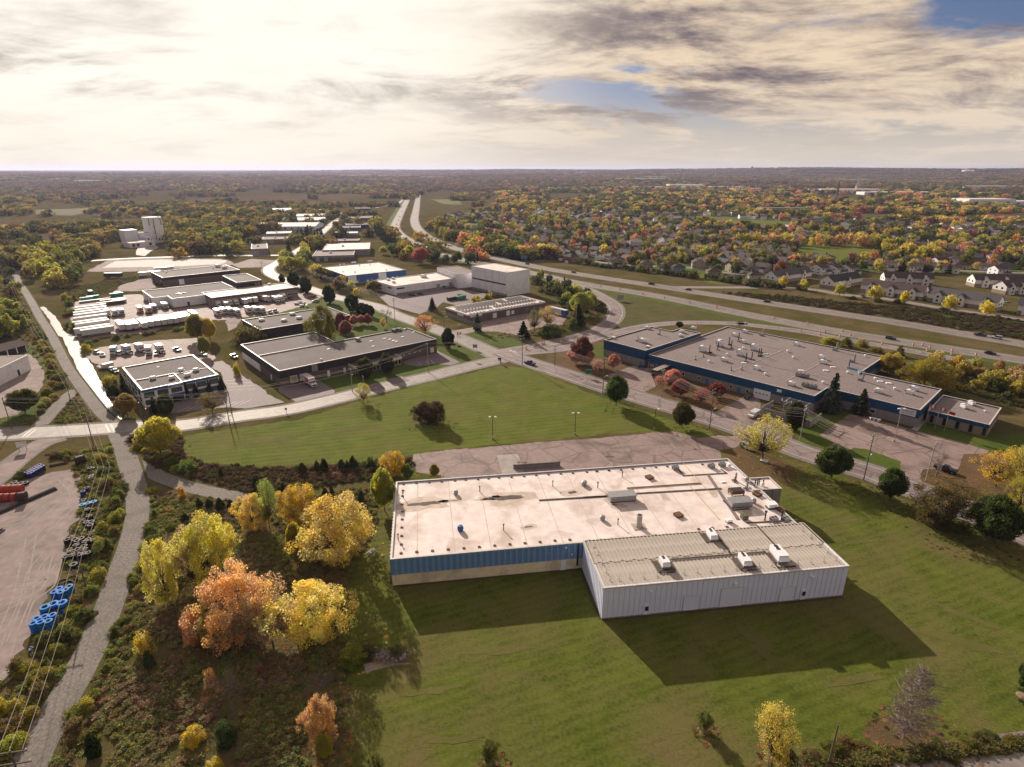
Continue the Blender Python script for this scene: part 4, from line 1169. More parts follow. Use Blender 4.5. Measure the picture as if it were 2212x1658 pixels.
MB().box(5, 14, 2.92, 3.08, 5.55, 5.68).box(5, 14, 7.42, 7.58, 5.55, 5.68).build('crossbar', STEEL, TC)
MB().box(7.2, 9.4, 4, 6, .2, 2.4).box(7.6, 9.0, 4.3, 5.7, 2.4, 2.8).build('transformer', STEEL, TC)
occ([(p[0], p[1]) for p in ((86.33,189.95), (93.66,185.22), (108.05,198.32), (99.91,206.72))], 1)

# ---- charcoal warehouse across the field
B4 = Bld('charcoal_warehouse', 'long charcoal-sided warehouse with brick base across the mown field', (-90.15,217.11,0.6951,[(0,0),(72.08,0),(72.08,25.81),(34.05,25.81),(34.05,48.04),(0,48.04)]), 6.5, BRICK, DROOF, BLACKS, 3.4, cat='building')
P_ = B4.poly
run_on_roof(B4, 'parapet', TRIM, [(0.3, P_[3][1] + .0), (P_[3][0], P_[3][1])], .35, .5, world=False)
for p in ((-79.96,247.73), (-56.3,263.4), (-54.36,261.37), (-52.69,259.77), (-61.53,252.01), (-51.21,267.55), (-64.31,260.37), (-58.97,264.84), (-47.48,275.99)):
    B4.put('skylight', p, .75, .2)
for p in ((-70.57,261.77), (-57.05,277.78), (-55.05,279.59)):
    B4.put('condenser_unit', p, 1.0, .3)
for p in ((-78.3,231.87), (-52.21,280.05)):
    B4.put('vent_cap', p, .8)
B4.opening('loading_door', 0, 5.2, 2.8, .7, 3.6, frame=TRIM, pane=LUMBER, out=.25, bar=.3)
B4.opening('loading_door', 0, 9.0, 2.8, .7, 3.6, frame=TRIM, pane=WHITE, out=.25, bar=.3)
B4.opening('door', 0, 19.5, 1.1, .05, 2.6, frame=WHITE, pane=WHITE)
B4.opening('door', 0, 26.5, 1.0, .05, 2.3, frame=WHITE, pane=None)
B4.opening('corner_window', 0, 69.5, 2.2, .5, 3.0, frame=BLACKS, pane=CREAM)
for u in (49, 51.8, 54.6, 57.4, 60.2, 63.0):
    B4.opening('wall_lamp', 0, u, .5, 2.2, 2.4, frame=WHITE, pane=None, out=.3)
for u in (14, 17, 45.5):
    B4.opening('siding_patch', 0, u, 2.4, 3.5, 6.4, frame=GBLOCK if u < 15 else BLACKS, pane=None, out=.08)
B4.opening('loading_door', 5, .25, 3.2, .2, 3.3, frame=WHITE, pane=None, out=.15)
B4.opening('door', 5, .78, 1.1, .05, 2.3, frame=WHITE, pane=None)
ring('white_base', B4.root, WHITE, [(-.05, 24), (.3, 24), (.3, 47.9), (-.05, 47.9)], 0, .02, 0, 3.3)
O4 = Bld('warehouse_office', 'low flat-roofed glazed office with cream fascia fronting the charcoal warehouse', (-63.98,230.38,0.7349,[(0,0),(21.95,0),(21.95,8.64),(0,8.64)]), 3.6, BRICK, DROOF, CREAM, 2.8, cat='office')
O4.row('window', 0, 12, 1.35, .5, 2.7, .02, .98, frame=CREAM)
O4.row('window', 1, 3, 1.6, .5, 2.7, .05, .95, frame=CREAM)
O4.row('window', 3, 4, 1.4, .5, 2.7, .05, .95, frame=CREAM)
for p in ((-68.76,239.86), (-59.54,247.98)):
    O4.put('condenser_unit', p, 1.2)
O4.put('exhaust_stack', (-69.35,240.19), .8)

# ---- two-storey office by the ditch
B5 = Bld('blue_banded_office', 'two-storey white office block with bright blue band beside the ditch', (-130.74,195.56,0.7224,[(0,0),(25.58,0),(25.58,34.38),(0,34.38)]), 6.6, WHITE, DROOF, RBLUE, 5.7, cat='office', capw=.5, drop=.3)
run_on_roof(B5, 'parapet', TRIM, [(-139.27,206.06), (-129.24,214.26), (-121.27,204.75)], .35, .4)
run_on_roof(B5, 'roof_pipe', TRIM, [(-128.86,213.55), (-119.56,221.85)], .2, .25)
for k in range(6):
    if k == 2:
        continue
    B5.opening('window', 0, 2.1 + k * 4.3, 3.3, 3.5, 5.5, frame=DSTEEL, pane=LGLASS)
    B5.opening('window', 0, 2.1 + k * 4.3, 3.3, .8, 2.6, frame=DSTEEL, pane=LGLASS)
for k in range(5):
    B5.opening('window', 3, 3 + k * 6.5, 3.6, 3.5, 5.4, frame=DSTEEL, pane=LGLASS)
    B5.opening('window', 3, 3 + k * 6.5, 3.6, .8, 2.6, frame=DSTEEL, pane=LGLASS)
e_ = B5.opening('entrance_bay', 0, 10.8, 4.8, 0, 6.7, frame=WHITE, pane=None, out=.7)
B5.opening('window', 0, 10.8, 3.6, 3.6, 5.4, frame=DSTEEL, pane=LGLASS, out=.8)
B5.opening('door', 0, 10.8, 3.8, .05, 2.5, frame=DSTEEL, pane=GLASS, out=.8)
B5.opening('entrance_awning', 0, 10.8, 4.7, 2.7, 3.2, frame=RBLUE, pane=None, out=1.6)
B5.opening('sign_panel', 0, 10.8, 4.6, 5.75, 6.55, frame=RBLUE, pane=None, out=.85)
text(e_, 'SHIMANO', .82, WHITE, (0, -1.0, 6.13), (R_(90), 0, 0), .04)
for p in ((-133.93,208.34), (-127.11,208.75), (-128.48,217.85), (-122.91,211.75), (-122.7,217.85)):
    B5.put('rooftop_unit', p, .75, .3)
for p in ((-140.15,222.6), (-123.89,215.26), (-123.84,216.26)):
    B5.put('skylight', p, .5, .3)
MB().prism([(2, 36), (7, 36), (7, 39.5), (2, 39.5)], 0, 3.2).build('rear_shed', WHITE, B5.root)

# ---- other works buildings
B6 = Bld('black_walled_shed', 'flat dark shed with black wall half hidden by a tall poplar', (-125.01,285.33,0.7063,[(0,0),(48.02,0),(48.02,27.44),(0,27.44)]), 5, BLACKS, DROOF, cap=TRIM, cat='building')
for p in ((-132.25,305.38), (-120.73,319.1), (-113.95,310.19), (-120.1,304.59)):
    B6.put('rooftop_unit', p, (1.1, 1.1, .8), .3)
B6.row('window', 3, 2, 1.4, 1.2, 2.6)
O7 = (-221.54,360.85,0.7736,[(0,0),(7.12,0),(7.12,-11.64),(27.17,-11.64),(49.96,-11.64),(49.96,32.55),(0,32.55)])
O7 = (O7[0], O7[1], R_(40.8), [(0, 0), (8.5, 0), (8.5, -11), (49, -11), (49, 30), (0, 30)])
B7 = Bld('truck_depot', 'grey-roofed truck depot with plain white side walls', O7, 5.5, WHITE, DROOF, cat='building')
B7.opening('loading_door', 0, 5.5, 3.0, .1, 3.4, frame=STEEL, pane=None)
B7.opening('loading_door', 5, 22, 3.6, .1, 3.8, frame=DSTEEL, pane=GLASS)
B7.opening('loading_door', 5, 12, 3.6, .1, 3.8, frame=DSTEEL, pane=GLASS)
B7.opening('door', 2, 5.0, 3.0, .05, 3.0, frame=WHITE, pane=WHITE)
B7.opening('door', 2, 8.6, 1.4, .05, 2.4, frame=DSTEEL, pane=None)
MB().box(14, 20, 4, 4.6, 5.2, 5.6).box(16, 16.6, 1, 7, 5.2, 5.6).build('roof_walkway', TRIM, B7.root)
B7b = Bld('dock_shed', 'long pale-roofed loading dock shed lined with parked trucks', (-183.94,358.87,0.7092,[(0,0),(53.38,0),(53.38,22.12),(0,22.12)]), 5.9, BEIGE, WROOF, BRICK, 4.4, cat='building')
B7b.row('loading_door', 0, 12, 2.7, 1.1, 4.0, .03, .85, frame=DSTEEL, pane=STEEL)
B7b.row('window', 0, 3, 2.2, 1.2, 2.4, .87, .99)
B7b.put('rooftop_unit', (-165.85,403.94), .8)
for k, p in enumerate(((-158.69,396.29), (-186.22,373.86), (-174.35,383.53))):
    stain(B7b, SOOT, p, 3.5, 1.2, .7, .012, k + 60)
B7c = Bld('dark_tower_block', 'dark brick box standing above the depot roofs', (-183.61,393.81,0.6772,[(0,0),(16.12,0),(16.12,34.28),(0,34.28)]), 9, BLACKS, DROOF, BRICK, 8.0, cat='building')
B7c.row('window', 0, 2, 1.2, 6.2, 7.2, .7, .95)
B8 = Bld('brown_brick_works', 'brown brick works with dark fascia behind the truck depot', (-251.79,427.01,0.7374,[(0,0),(53.85,0),(53.85,33.31),(0,33.31)]), 6.5, BRICK, DROOF, BLACKS, 4.2, cat='building')
B8.opening('loading_door', 0, .22, 3.5, .1, 4.0, frame=WHITE, pane=None)
B8.opening('loading_door', 3, .8, 4.5, .1, 4.0, frame=DSTEEL, pane=GLASS)
for p in ((-227.2,471.14), (-235.85,478.48)):
    B8.put('rooftop_unit', p, 1.3, .2)
for p in ((-262.16,450.91), (-236.22,471.14)):
    B8.put('vent_cap', p, 1.2)
B9a = Bld('white_office_hall', 'low white hall with curved office corner and dark ribbon windows', (-98.31,418.66,-0.8662,[(0,0),(29.99,0),(29.99,52.84),(0,52.84)]), 6, WHITE, WROOF, cat='building')
B9a.opening('window', 0, .30, 6.5, 3.6, 4.8, frame=WHITE, pane=GLASS)
B9a.opening('window', 0, .30, 6.5, 1.0, 2.2, frame=WHITE, pane=GLASS)
B9a.opening('window', 0, .78, 5.5, 3.6, 4.8, frame=WHITE, pane=GLASS)
B9a.opening('window', 1, .085, 6.5, 3.6, 4.8, frame=WHITE, pane=GLASS)
B9a.opening('base_course', 1, .5, 50, 0, 1.2, frame=GBLOCK, pane=None)
for u in (.66, .86):
    B9a.opening('loading_door', 1, u, 3.2, .1, 3.6, frame=WHITE, pane=STEEL)
for p in ((-87.61,420.23), (-82,410.78), (-85.3,426.1)):
    B9a.put('rooftop_unit', p, .85, .6)
B9a.put('rooftop_unit', (-64.18,432.63), (1.6, 1.6, 1.3), .6)
B9b = Bld('white_mid_hall', 'grey-roofed white hall joined to the tall white warehouse', (-56.9,451.7,-1.0397,[(0,0),(36.52,0),(36.52,16.78),(0,16.78)]), 10, WHITE, GROOF, cat='building')
B9b.row('window', 0, 4, 7, 6.2, 6.9, 0, .9, frame=WHITE, pane=LGLASS)
B9c = Bld('tall_white_warehouse', 'tall boxy white warehouse with a thin dark stripe', (-28.49,419.2,-0.8388,[(0,0),(37.76,0),(37.76,20.58),(0,20.58)]), 16, WHITE, WROOF, cat='building', drop=.15)
B9c.opening('dark_stripe', 0, .49, 35.5, 7.3, 8.3, frame=DSTEEL, pane=None, out=.04)
for k in range(1, 5):
    B9c.opening('panel_joint', 0, k / 5, .16, 0, 15.9, frame=TRIM, pane=None, out=.06)
B9c.opening('loading_door', 0, .52, 3.6, .1, 4.4, frame=TRIM, pane=WHITE)
B9c.opening('base_course', 0, .5, 37.6, 0, 1.5, frame=GBLOCK, pane=None, out=.02)
B10 = Bld('solar_roof_building', 'brick building with white-edged roof covered in solar rows', (-38.41,336.01,-0.9165,[(0,0),(22.92,0),(22.92,55.95),(0,55.95)]), 5, BRICK, WROOF, WHITE, 4.3, cat='building', capw=.8, drop=.15)
L10 = B10.edge(1)[2]
W10 = B10.edge(0)[2]
me = MB().box(0, 1.0, 0, 4.6, .15, .2, 0).quad([(0, 0, .2), (1.0, 0, .55), (1.0, 4.6, .55), (0, 4.6, .2)], 0).quad([(1.0, 0, .2), (1.0, 4.6, .2), (1.0, 4.6, .55), (1.0, 0, .55)], 1).mesh('solar_panel_row', [pm('solar_cell', (.10, .085, .085), (.075, .065, .07), 2, .25), STEEL])
for j in range(24):
    for k, x in enumerate((1.8, 6.9, 13.4, 18.4)):
        if (j * 5 + k * 3) % 17 and x + 5 < W10 + 1:
            o = inst('solar_panel_row', me, B10.root, (x + rnd.uniform(0, .2) + 4.6, 2.0 + j * (L10 - 4) / 24, B10.rz), R_(90), (1.0, min(1.0, (W10 - x - 5.2) / 4.6 if x > 18 else 1), 1))
            if (W10 - x - 5.2) < .8 and x > 18:
                o.scale = (1, .3, 1)
B10.opening('shop_sign', 1, .1, 8.0, 3.2, 4.3, frame=WHITE, pane=WHITE, out=.25)
B10.opening('shop_sign', 0, .7, 6.0, 3.2, 4.3, frame=WHITE, pane=WHITE, out=.25)
B10.opening('sign_swoosh', 1, .1, 4.0, 3.65, 3.9, frame=DSTEEL, pane=None, out=.4)
B10.opening('shop_window', 1, .09, 2.0, .1, 2.5, frame=WHITE, pane=LGLASS)
for u, w_ in ((.33, 2.6), (.50, 2.6), (.56, 2.8)):
    B10.opening('loading_door', 1, u, w_, .6, 3.4, frame=WHITE if u < .55 else BLACKS, pane=WHITE, out=.15, bar=.3)
B10.opening('door', 1, .25, 1.6, .05, 2.2, frame=RUST, pane=None)
B10.row('window', 1, 2, 1.4, 1.5, 2.7, .7, .9)
B11 = Bld('blue_walled_plant', 'pale flat-roofed plant with bright blue walls', (-121.85,437.32,0.6367,[(0,0),(48.34,0),(48.34,51.16),(0,51.16)]), 6, WHITE, WROOF, RBLUE, 1.6, cat='building')
for p in ((-132.35,499.83), (-120.31,506.62)):
    B11.put('penthouse', p, .6)
for p in ((-141.21,489.97), (-138.28,491.92), (-124.67,488.05), (-116.56,489.97), (-119.91,453.97), (-129.84,456.78), (-98.34,465.4)):
    B11.put('vent_cap', p, 1.1)
for k in range(6):
    B11.opening('wall_panel', 0, (k + .5) / 6, 6.4, .2, 5.6, frame=WHITE if k % 3 == 0 else RBLUE, pane=None, out=.08)

# ---- smaller works along the north street: (name, label, roof polygon, height, walls, roof, band)
def simple(name, label, O, h, wall, roof, band=None, zb=0, doors=2, wins=3, gab=False):
    B = Bld(name, label, O, h, wall, roof, band, zb, cat='building')
    L = B.edge(0)[2]
    for j in range(doors):
        B.opening('loading_door', 0, L * (j + .6) / (doors + wins), 3.0, .1, min(3.4, h - .6), frame=WHITE if wall is not WHITE else STEEL, pane=STEEL)
    for j in range(wins):
        B.opening('window', 0, L * (doors + j + .5) / (doors + wins), 1.6, 1.2, 2.5)
    B.put('rooftop_unit', (L * .4, B.edge(1)[2] * .5), 1.0, local=True)
    return B


B12 = simple('grey_twin_gable_works', 'grey works with pale stepped roof on the north street', (-184.19,584.76,0.2127,[(0,0),(44.86,0),(44.86,58.79),(0,58.79)]), 6, GBLOCK, WROOF)
simple('low_grey_works', 'low grey building with square white penthouse wall', (-183.21,550.63,0.2102,[(0,0),(36.71,0),(36.71,41.19),(0,41.19)]), 5, BRICK, GROOF, GBLOCK, 3)
simple('beige_row_works', 'narrow beige works beside the row of spruces', (-219.64,752.77,0.2304,[(0,0),(27.56,0),(27.56,25.9),(0,25.9)]), 5, BEIGE, WROOF, doors=3)
simple('dark_blue_works', 'dark blue works with low shed roof by the highway', (-235.68,869.56,0.3322,[(0,0),(30.91,0),(30.91,33.34),(0,33.34)]), 5, NAVY, DROOF)
simple('blue_front_works', 'blue-fronted works next to the dark blue one', (-232.36,835.15,0.2334,[(0,0),(24.2,0),(24.2,27.59),(0,27.59)]), 4.5, RBLUE, GROOF)
simple('long_brown_works', 'long brown works with cars in front', (-267.09,994.95,0.2113,[(0,0),(39.33,0),(39.33,53.13),(0,53.13)]), 5, BRICK, DROOF)
simple('twin_brown_works', 'short brown works up the north street', (-284.42,1099.29,0.2539,[(0,0),(33.45,0),(33.45,66.42),(0,66.42)]), 5, BRICK, DROOF)
simple('far_dark_works', 'dark works at the far end of the street', (-316.8,1246.57,0.2534,[(0,0),(28.9,0),(28.9,41.36),(0,41.36)]), 5, BLACKS, DROOF)
simple('flat_brown_works', 'flat brown works with snow-white trucks in front', (-198.82,675.66,0.1942,[(0,0),(27.15,0),(27.15,23.99),(0,23.99)]), 4.5, BRICK, GROOF)
simple('grey_corner_works', 'pale grey box at the corner of mill road', (-257.2,594.23,0.3847,[(0,0),(15.08,0),(15.08,45.47),(0,45.47)]), 6, GBLOCK, GROOF)
simple('beige_yard_works', 'beige works with a yard of tanks', (-285.11,687.32,0.2564,[(0,0),(34.8,0),(34.8,28.52),(0,28.52)]), 5, BEIGE, GROOF)
simple('long_white_shed', 'long low white-roofed shed along the north street', (-308.67,761.57,0.2931,[(0,0),(29.74,0),(29.74,28.63),(0,28.63)]), 4, GBLOCK, WROOF, doors=4)


def gabled(name, label, O, h, ridge, wall, roof):
    """metal hall with a low gable along its long side"""
    rt = thing(name, label, 'building', (O[0], O[1], 0), O[2])
    P = O[3]
    L, D = P[1][0], P[2][1]
    c, s_ = math.cos(O[2]), math.sin(O[2])
    occ([(O[0] + p[0] * c - p[1] * s_, O[1] + p[0] * s_ + p[1] * c) for p in P], 1.5)
    MB().prism([(0, 0), (L, 0), (L, D), (0, D)], 0, h).build('wall', wall, rt)
    w_ = MB()
    for x in (0, L):
        w_.quad([(x, 0, h), (x, D, h), (x, D / 2, ridge)])
    w_.build('gable', wall, rt)
    r_ = MB().quad([(-.3, -.4, h - .1), (L + .3, -.4, h - .1), (L + .3, D / 2, ridge + .05), (-.3, D / 2, ridge + .05)])
    r_.quad([(-.3, D / 2, ridge + .05), (L + .3, D / 2, ridge + .05), (L + .3, D + .4, h - .1), (-.3, D + .4, h - .1)])
    r_.build('roof', roof, rt)
    n = max(2, int(L / 9))
    for k in range(n):
        x = L * (k + .5) / n
        part('door' if k % 2 else 'window', rt, STEEL if k % 2 else GLASS, x - 1.4, x + 1.4, -.12, .0, .1 if k % 2 else 1.4, min(3.2, h - .5))
    return rt


gabled('white_arched_hall', 'very long white hall with shallow gabled roof', (-358.35,846.57,0.0931,[(0,0),(83.39,0),(83.39,54.28),(0,54.28)]), 5, 8, WMETAL, WROOF)
gabled('grey_metal_hall', 'grey metal hall at the end of the street', (-443.82,1139.43,0.3348,[(0,0),(33.1,0),(33.1,86.57),(0,86.57)]), 7, 9.5, WMETAL, SEAM)
gabled('white_row_hall', 'white hall behind the long arched hall', (-358.43,950.6,0.2593,[(0,0),(64.85,0),(64.85,58.07),(0,58.07)]), 5, 7, WMETAL, WROOF)
gabled('small_white_hall', 'small white hall among yellow trees', (-389.97,1161.74,0.3213,[(0,0),(20,0),(20,66.78),(0,66.78)]), 4, 6, WMETAL, WROOF)
gabled('far_white_hall', 'white hall at the bend of the north street', (-366.13,1039.13,0.2368,[(0,0),(49.68,0),(49.68,51.05),(0,51.05)]), 5, 7, WMETAL, WROOF)

# ---- the feed mill: tower, stepped houses, dock
FM = thing('feed_mill', 'white feed mill with tall blank tower and stepped lower houses', 'mill', (*(-411.5,690.91), 0), R_(52))
occ([(-379.93,549.48), (-322.87,549.48), (-376.32,656.25), (-414.91,729.27), (-449.67,729.27), (-462.79,690.91)], 4)
MB().box(0, 15.5, 0, 15, 0, 28.5).build('tower', WHITE, FM)
MB().box(1.5, 14, 2, 13, 28.5, 28.8).build('tower_roof', WROOF, FM)
for x in (1.2, 13.6):
    part('louvre_slot', FM, DSTEEL, x - .35, x + .35, -.12, 0, 20, 27.5)
for z in (5, 11, 18):
    part('pipe_bracket', FM, RUST, 5.0, 6.6, -1.0, 0, z, z + .4)
MB().tube((5.8, -.7, 4), (5.8, -.7, 27), .25, 6).build('conveyor_pipe', RUST, FM)
MB().box(-10, 0, 3, 20, 0, 12).build('lower_house', WHITE, FM)
MB().box(-9.8, -.2, 3.2, 19.8, 12, 12.2).build('lower_roof', GROOF, FM)
MB().box(-24, -10, 6, 20, 0, 16).build('left_house', WHITE, FM)
MB().box(-8, -.5, -8, 2.9, 0, 8).build('front_house', WHITE, FM)
MB().box(15.5, 22, 2, 12, 0, 8).build('side_house', WHITE, FM)
MB().box(-32, -6, -24, -7, 0, 5).build('dock_house', WHITE, FM)
MB().box(-31.8, -6.2, -23.8, -7.2, 5, 5.2).build('dock_roof', WROOF, FM)
for x in (-28, -23.5, -11):
    part('dock_door', FM, DSTEEL, x - 1.4, x + 1.4, -24.14, -24, 1, 3.8)
for x, z in ((-3, 3), (-6, 5), (2, 1), (9, 3), (12, 3)):
    part('window', FM, GLASS, x - .7, x + .7, -8.12 if x < 0 else -.12, -8 if x < 0 else 0, z, z + 2.2)
MB().lathe([(3.2, 0), (3.2, 4), (2.4, 5.6), (0, 6.4)], 14, 0, (24, -4, 0)).build('silo_bin', STEEL, FM)
# ---- white building at the left edge
LC, LE = Vector((-204.02,238.39)), Vector((-201.1,218.37))
LW = thing('white_block_building', 'white block building with dark bay door beyond the rail trail', 'building', (LC.x, LC.y, 0), math.atan2(LC.y - LE.y, LC.x - LE.x))
occ([(-197.56,200.55), (-201.1,218.37), (-203.61,238.39), (-217.53,254.53), (-231.27,245.8)], 1)
MB().box(-60, 0, 0, 34, 0, 6.2).build('wall', WHITE, LW)
MB().box(-59.7, -.3, .3, 33.7, 6.2, 6.3).build('roof', GROOF, LW)
ring('roof_coping', LW, TRIM, [(-60, 0), (0, 0), (0, 34), (-60, 34)], -.1, .3, 6.2, 6.45)
part('bay_door', LW, DSTEEL, -31, -26.5, -.15, 0, .1, 4.2)
part('door', LW, BLACKS, -8.6, -7.4, -.12, 0, .1, 2.5)
for x in (-20, -12, -5):
    part('wall_lamp', LW, STEEL, x - .2, x + .2, -.3, 0, 5, 5.25)
BH = thing('brown_garage_row', 'low brown-roofed garage row behind the white block building', 'garage', (*(-231.54,251.85), 0), math.atan2(*reversed(Vector((-227.13,266.16)) - Vector((-231.54,251.85)))))
occ([(-238.62,254.53), (-226.71,265.77), (-241.15,282.22), (-254.82,273.77)], 1)
GL = (Vector((-227.13,266.16)) - Vector((-231.54,251.85))).length
MB().box(0, GL, 0, 9, 0, 3).build('wall', BLACKS, BH)
MB().quad([(-.6, -.8, 2.9), (GL + .6, -.8, 2.9), (GL + .6, 4.5, 5), (-.6, 4.5, 5)]).quad([(-.6, 4.5, 5), (GL + .6, 4.5, 5), (GL + .6, 9.8, 2.9), (-.6, 9.8, 2.9)]).quad([(GL, 0, 3), (GL, 9, 3), (GL, 4.5, 4.9)]).build('roof', pm('brown_shingle', (.12, .085, .07), None, 2, .9), BH)
for k in range(9):
    part('post', BH, WHITE, GL - .4 - k * 4.1, GL - .05 - k * 4.1, -.12, 0, 0, 2.9)

# bare soil worn along the foot of the factory walls
for B, e, u0, u1 in ((M_, 0, 0, 42), (M_, 3, 0, 31), (A_, 0, 0, AW), (A_, 3, 0, AD)):
    a, d, L = B.edge(e)
    n = Vector((d.y, -d.x))
    P = [B.wp(a + d * u0), B.wp(a + d * u1)]
    for k in range(41):
        u = u1 + (u0 - u1) * k / 40
        P.append(B.wp(a + d * u + n * (.7 + .5 * noise.noise((u * .6, e * 3.0, 1.0)) + .3 * noise.noise((u * 2.3, e, 5.0)))))
    sheet('foundation_soil', P, Z2, BROWN)

# ================================================================ plants
rg = np.random.default_rng(11)


def leaf_mesh(name, C, cr, m, leaf, up=.35, out=.4, mat=LEAF, crz=None):
    """many small leaf-sized faces in clumps; C = clump centres, cr = clump radius"""
    n = len(C)
    P = np.repeat(C, m, 0)
    gi = np.repeat(rg.random(n), m)
    off = rg.normal(0, 1, (n * m, 3))
    off *= (np.minimum(1, 1.6 / np.linalg.norm(off, axis=1)))[:, None]
    off *= np.array([cr, cr, crz or cr * .5])
    P = P + off
    N = rg.normal(0, 1, (n * m, 3))
    N[:, 2] += up * 2
    N[:, :2] += out * 2 * P[:, :2]
    N /= np.linalg.norm(N, axis=1)[:, None]
    A = np.cross(N, rg.normal(0, 1, (n * m, 3)))
    A /= np.linalg.norm(A, axis=1)[:, None]
    B = np.cross(N, A)
    s = (leaf * rg.uniform(.55, 1.4, n * m))[:, None]
    A, B = A * s, B * s * .7
    zs = np.array([1, 1, LEAFZ])
    V = np.stack([P - A * zs, P - B * zs, P + A * zs, P + B * zs], 1).reshape(-1, 3)
    k = n * m
    me = bpy.data.meshes.new(name)
    me.vertices.add(4 * k)
    me.vertices.foreach_set('co', V.ravel())
    me.loops.add(4 * k)
    me.loops.foreach_set('vertex_index', np.arange(4 * k, dtype=np.int32))
    me.polygons.add(k)
    me.polygons.foreach_set('loop_start', np.arange(0, 4 * k, 4, dtype=np.int32))
    me.polygons.foreach_set('loop_total', np.full(k, 4, np.int32))
    for nm, ar in (('v', rg.random(k)), ('g', gi)):
        at = me.attributes.new(nm, 'FLOAT', 'FACE')
        at.data.foreach_set('value', ar.astype(np.float32))
    me.materials.append(mat)
    me.update()
    return me


LEAFZ = .45


def crown_pts(n, z0, z1, prof, inner=.5, lob=.28, seed=0):
    out = []
    while len(out) < n:
        t = rg.random()
        r = prof(t)
        if rg.random() > r:
            continue
        a = rg.uniform(0, 2 * math.pi)
        k = 1 + lob * 1.6 * noise.noise((math.cos(a) * 1.3 + seed, math.sin(a) * 1.3, t * 2.2 + seed * 2))
        f = inner + (1 - inner) * math.sqrt(rg.random())
        out.append((math.cos(a) * r * f * k, math.sin(a) * r * f * k, z0 + (z1 - z0) * min(1, max(0, t + .06 * (k - 1)))))
    return np.array(out)


def limbs(C, z_fork, r0, n, seed=0):
    b = MB()
    q = random.Random(seed)
    p = Vector((0, 0, -.01))
    bend = Vector((q.uniform(-.06, .06), q.uniform(-.06, .06), 0))
    top = Vector((bend.x, bend.y, z_fork))
    zz = LEAFZ
    b.tube(p, top * .5, r0, 7, 0, r0 * .8)
    b.tube(top * .5, top, r0 * .8, 7, 0, r0 * .62)
    b.tube(top, (bend.x * 1.5, bend.y * 1.5, z_fork + (C[:, 2].max() - z_fork) * .7), r0 * .6, 6, 0, r0 * .15)
    idx = q.sample(range(len(C)), min(n, len(C)))
    for i in idx:
        c = Vector(C[i])
        s = Vector((bend.x, bend.y, z_fork + q.uniform(-.08, .35) * max(.1, c.z - z_fork)))
        mid = s.lerp(c, .5) + Vector((0, 0, -.02))
        b.tube(s, mid, r0 * .38, 5, 0, r0 * .24, cap=False)
        b.tube(mid, c, r0 * .24, 5, 0, r0 * .07, cap=False)
    return b


PROTO = {}
rnd_prof = lambda t: max(.12, math.sqrt(max(0, 1 - (2 * t - 1) ** 2)) ** .8)
oval_prof = lambda t: max(.1, (math.sin(math.pi * min(1, t * .92 + .06))) ** .6)
egg_prof = lambda t: max(.08, (1 - t) ** .55 * (.6 + .4 * min(1, t * 6)))
low_prof = lambda t: max(.15, math.sqrt(max(0, 1 - t * t)))


def proto(key, crown, trunk, bark=BARK):
    PROTO.setdefault(key, []).append((crown, trunk.mesh('trunk', bark) if trunk is not None else None))


for k in range(4):      # full-crowned maples, near
    C = crown_pts(120, .26, 1.0, oval_prof, .45, .3, k)
    proto('maple', leaf_mesh('crown', C, .15, 170, .05), limbs(C, .2, .05, 14, k))
for k in range(3):      # wide old trees with open lower crowns
    C = crown_pts(190, .07, 1.0, lambda t: max(.2, math.sin(math.pi * min(1, t * .8 + .17)) ** .7), .35, .62, k * 3 + 9)
    proto('broad', leaf_mesh('crown', C, .10, 120, .026), limbs(C, .12, .03, 80, k))
for k in range(3):      # thin crowns, branches showing
    C = crown_pts(90, .2, 1.0, rnd_prof, .35, .5, k + 19)
    proto('sparse', leaf_mesh('crown', C, .12, 75, .028), limbs(C, .2, .045, 60, k))
for k in range(2):      # dense clipped columns
    C = crown_pts(120, .1, 1.0, oval_prof, .55, .12, k + 25)
    proto('column', leaf_mesh('crown', C, .13, 130, .055), limbs(C, .1, .06, 6, k))
for k in range(5):      # trees of the middle distance
    C = crown_pts(46, .2, 1.0, rnd_prof if k % 2 else oval_prof, .4, .42, k + 31)
    proto('mid', leaf_mesh('crown', C, .19, 34, .115), limbs(C, .18, .05, 6, k))
for k in range(3):
    C = crown_pts(60, 0.02, 1.0, low_prof, .4, .4, k + 41)
    proto('shrub', leaf_mesh('crown', C, .19, 60, .075), limbs(C, .1, .04, 10, k))
for k in range(2):
    C = crown_pts(22, 0.02, 1.0, low_prof, .4, .4, k + 45)
    proto('shrubmid', leaf_mesh('crown', C, .25, 16, .2), limbs(C, .1, .04, 4, k))
for k in range(2):      # cedars
    C = crown_pts(110, .02, 1.0, egg_prof, .5, .2, k + 51)
    proto('cedar', leaf_mesh('crown', C, .15, 45, .09, mat=NEEDLE), limbs(C, .1, .05, 4, k))
    C = crown_pts(40, .02, 1.0, egg_prof, .5, .2, k + 55)
    proto('cedarmid', leaf_mesh('crown', C, .2, 18, .16, mat=NEEDLE), limbs(C, .1, .05, 4, k))


def spruce_pts(levels, per, ring_n, droop=.10):
    out = []
    for L in range(levels):
        t = (L + .3) / levels
        R = (1 - t) ** .85
        z = .07 + .93 * t
        for j in range(max(4, int(ring_n * (R + .25)))):
            a = rg.uniform(0, 6.28)
            RR = R * rg.uniform(.75, 1.1)
            for q in range(per):
                f = (q + .7) / per
                out.append((math.cos(a) * RR * f, math.sin(a) * RR * f, z + .035 * f - droop * f * f * R + rg.uniform(-.008, .008)))
    return np.array(out)


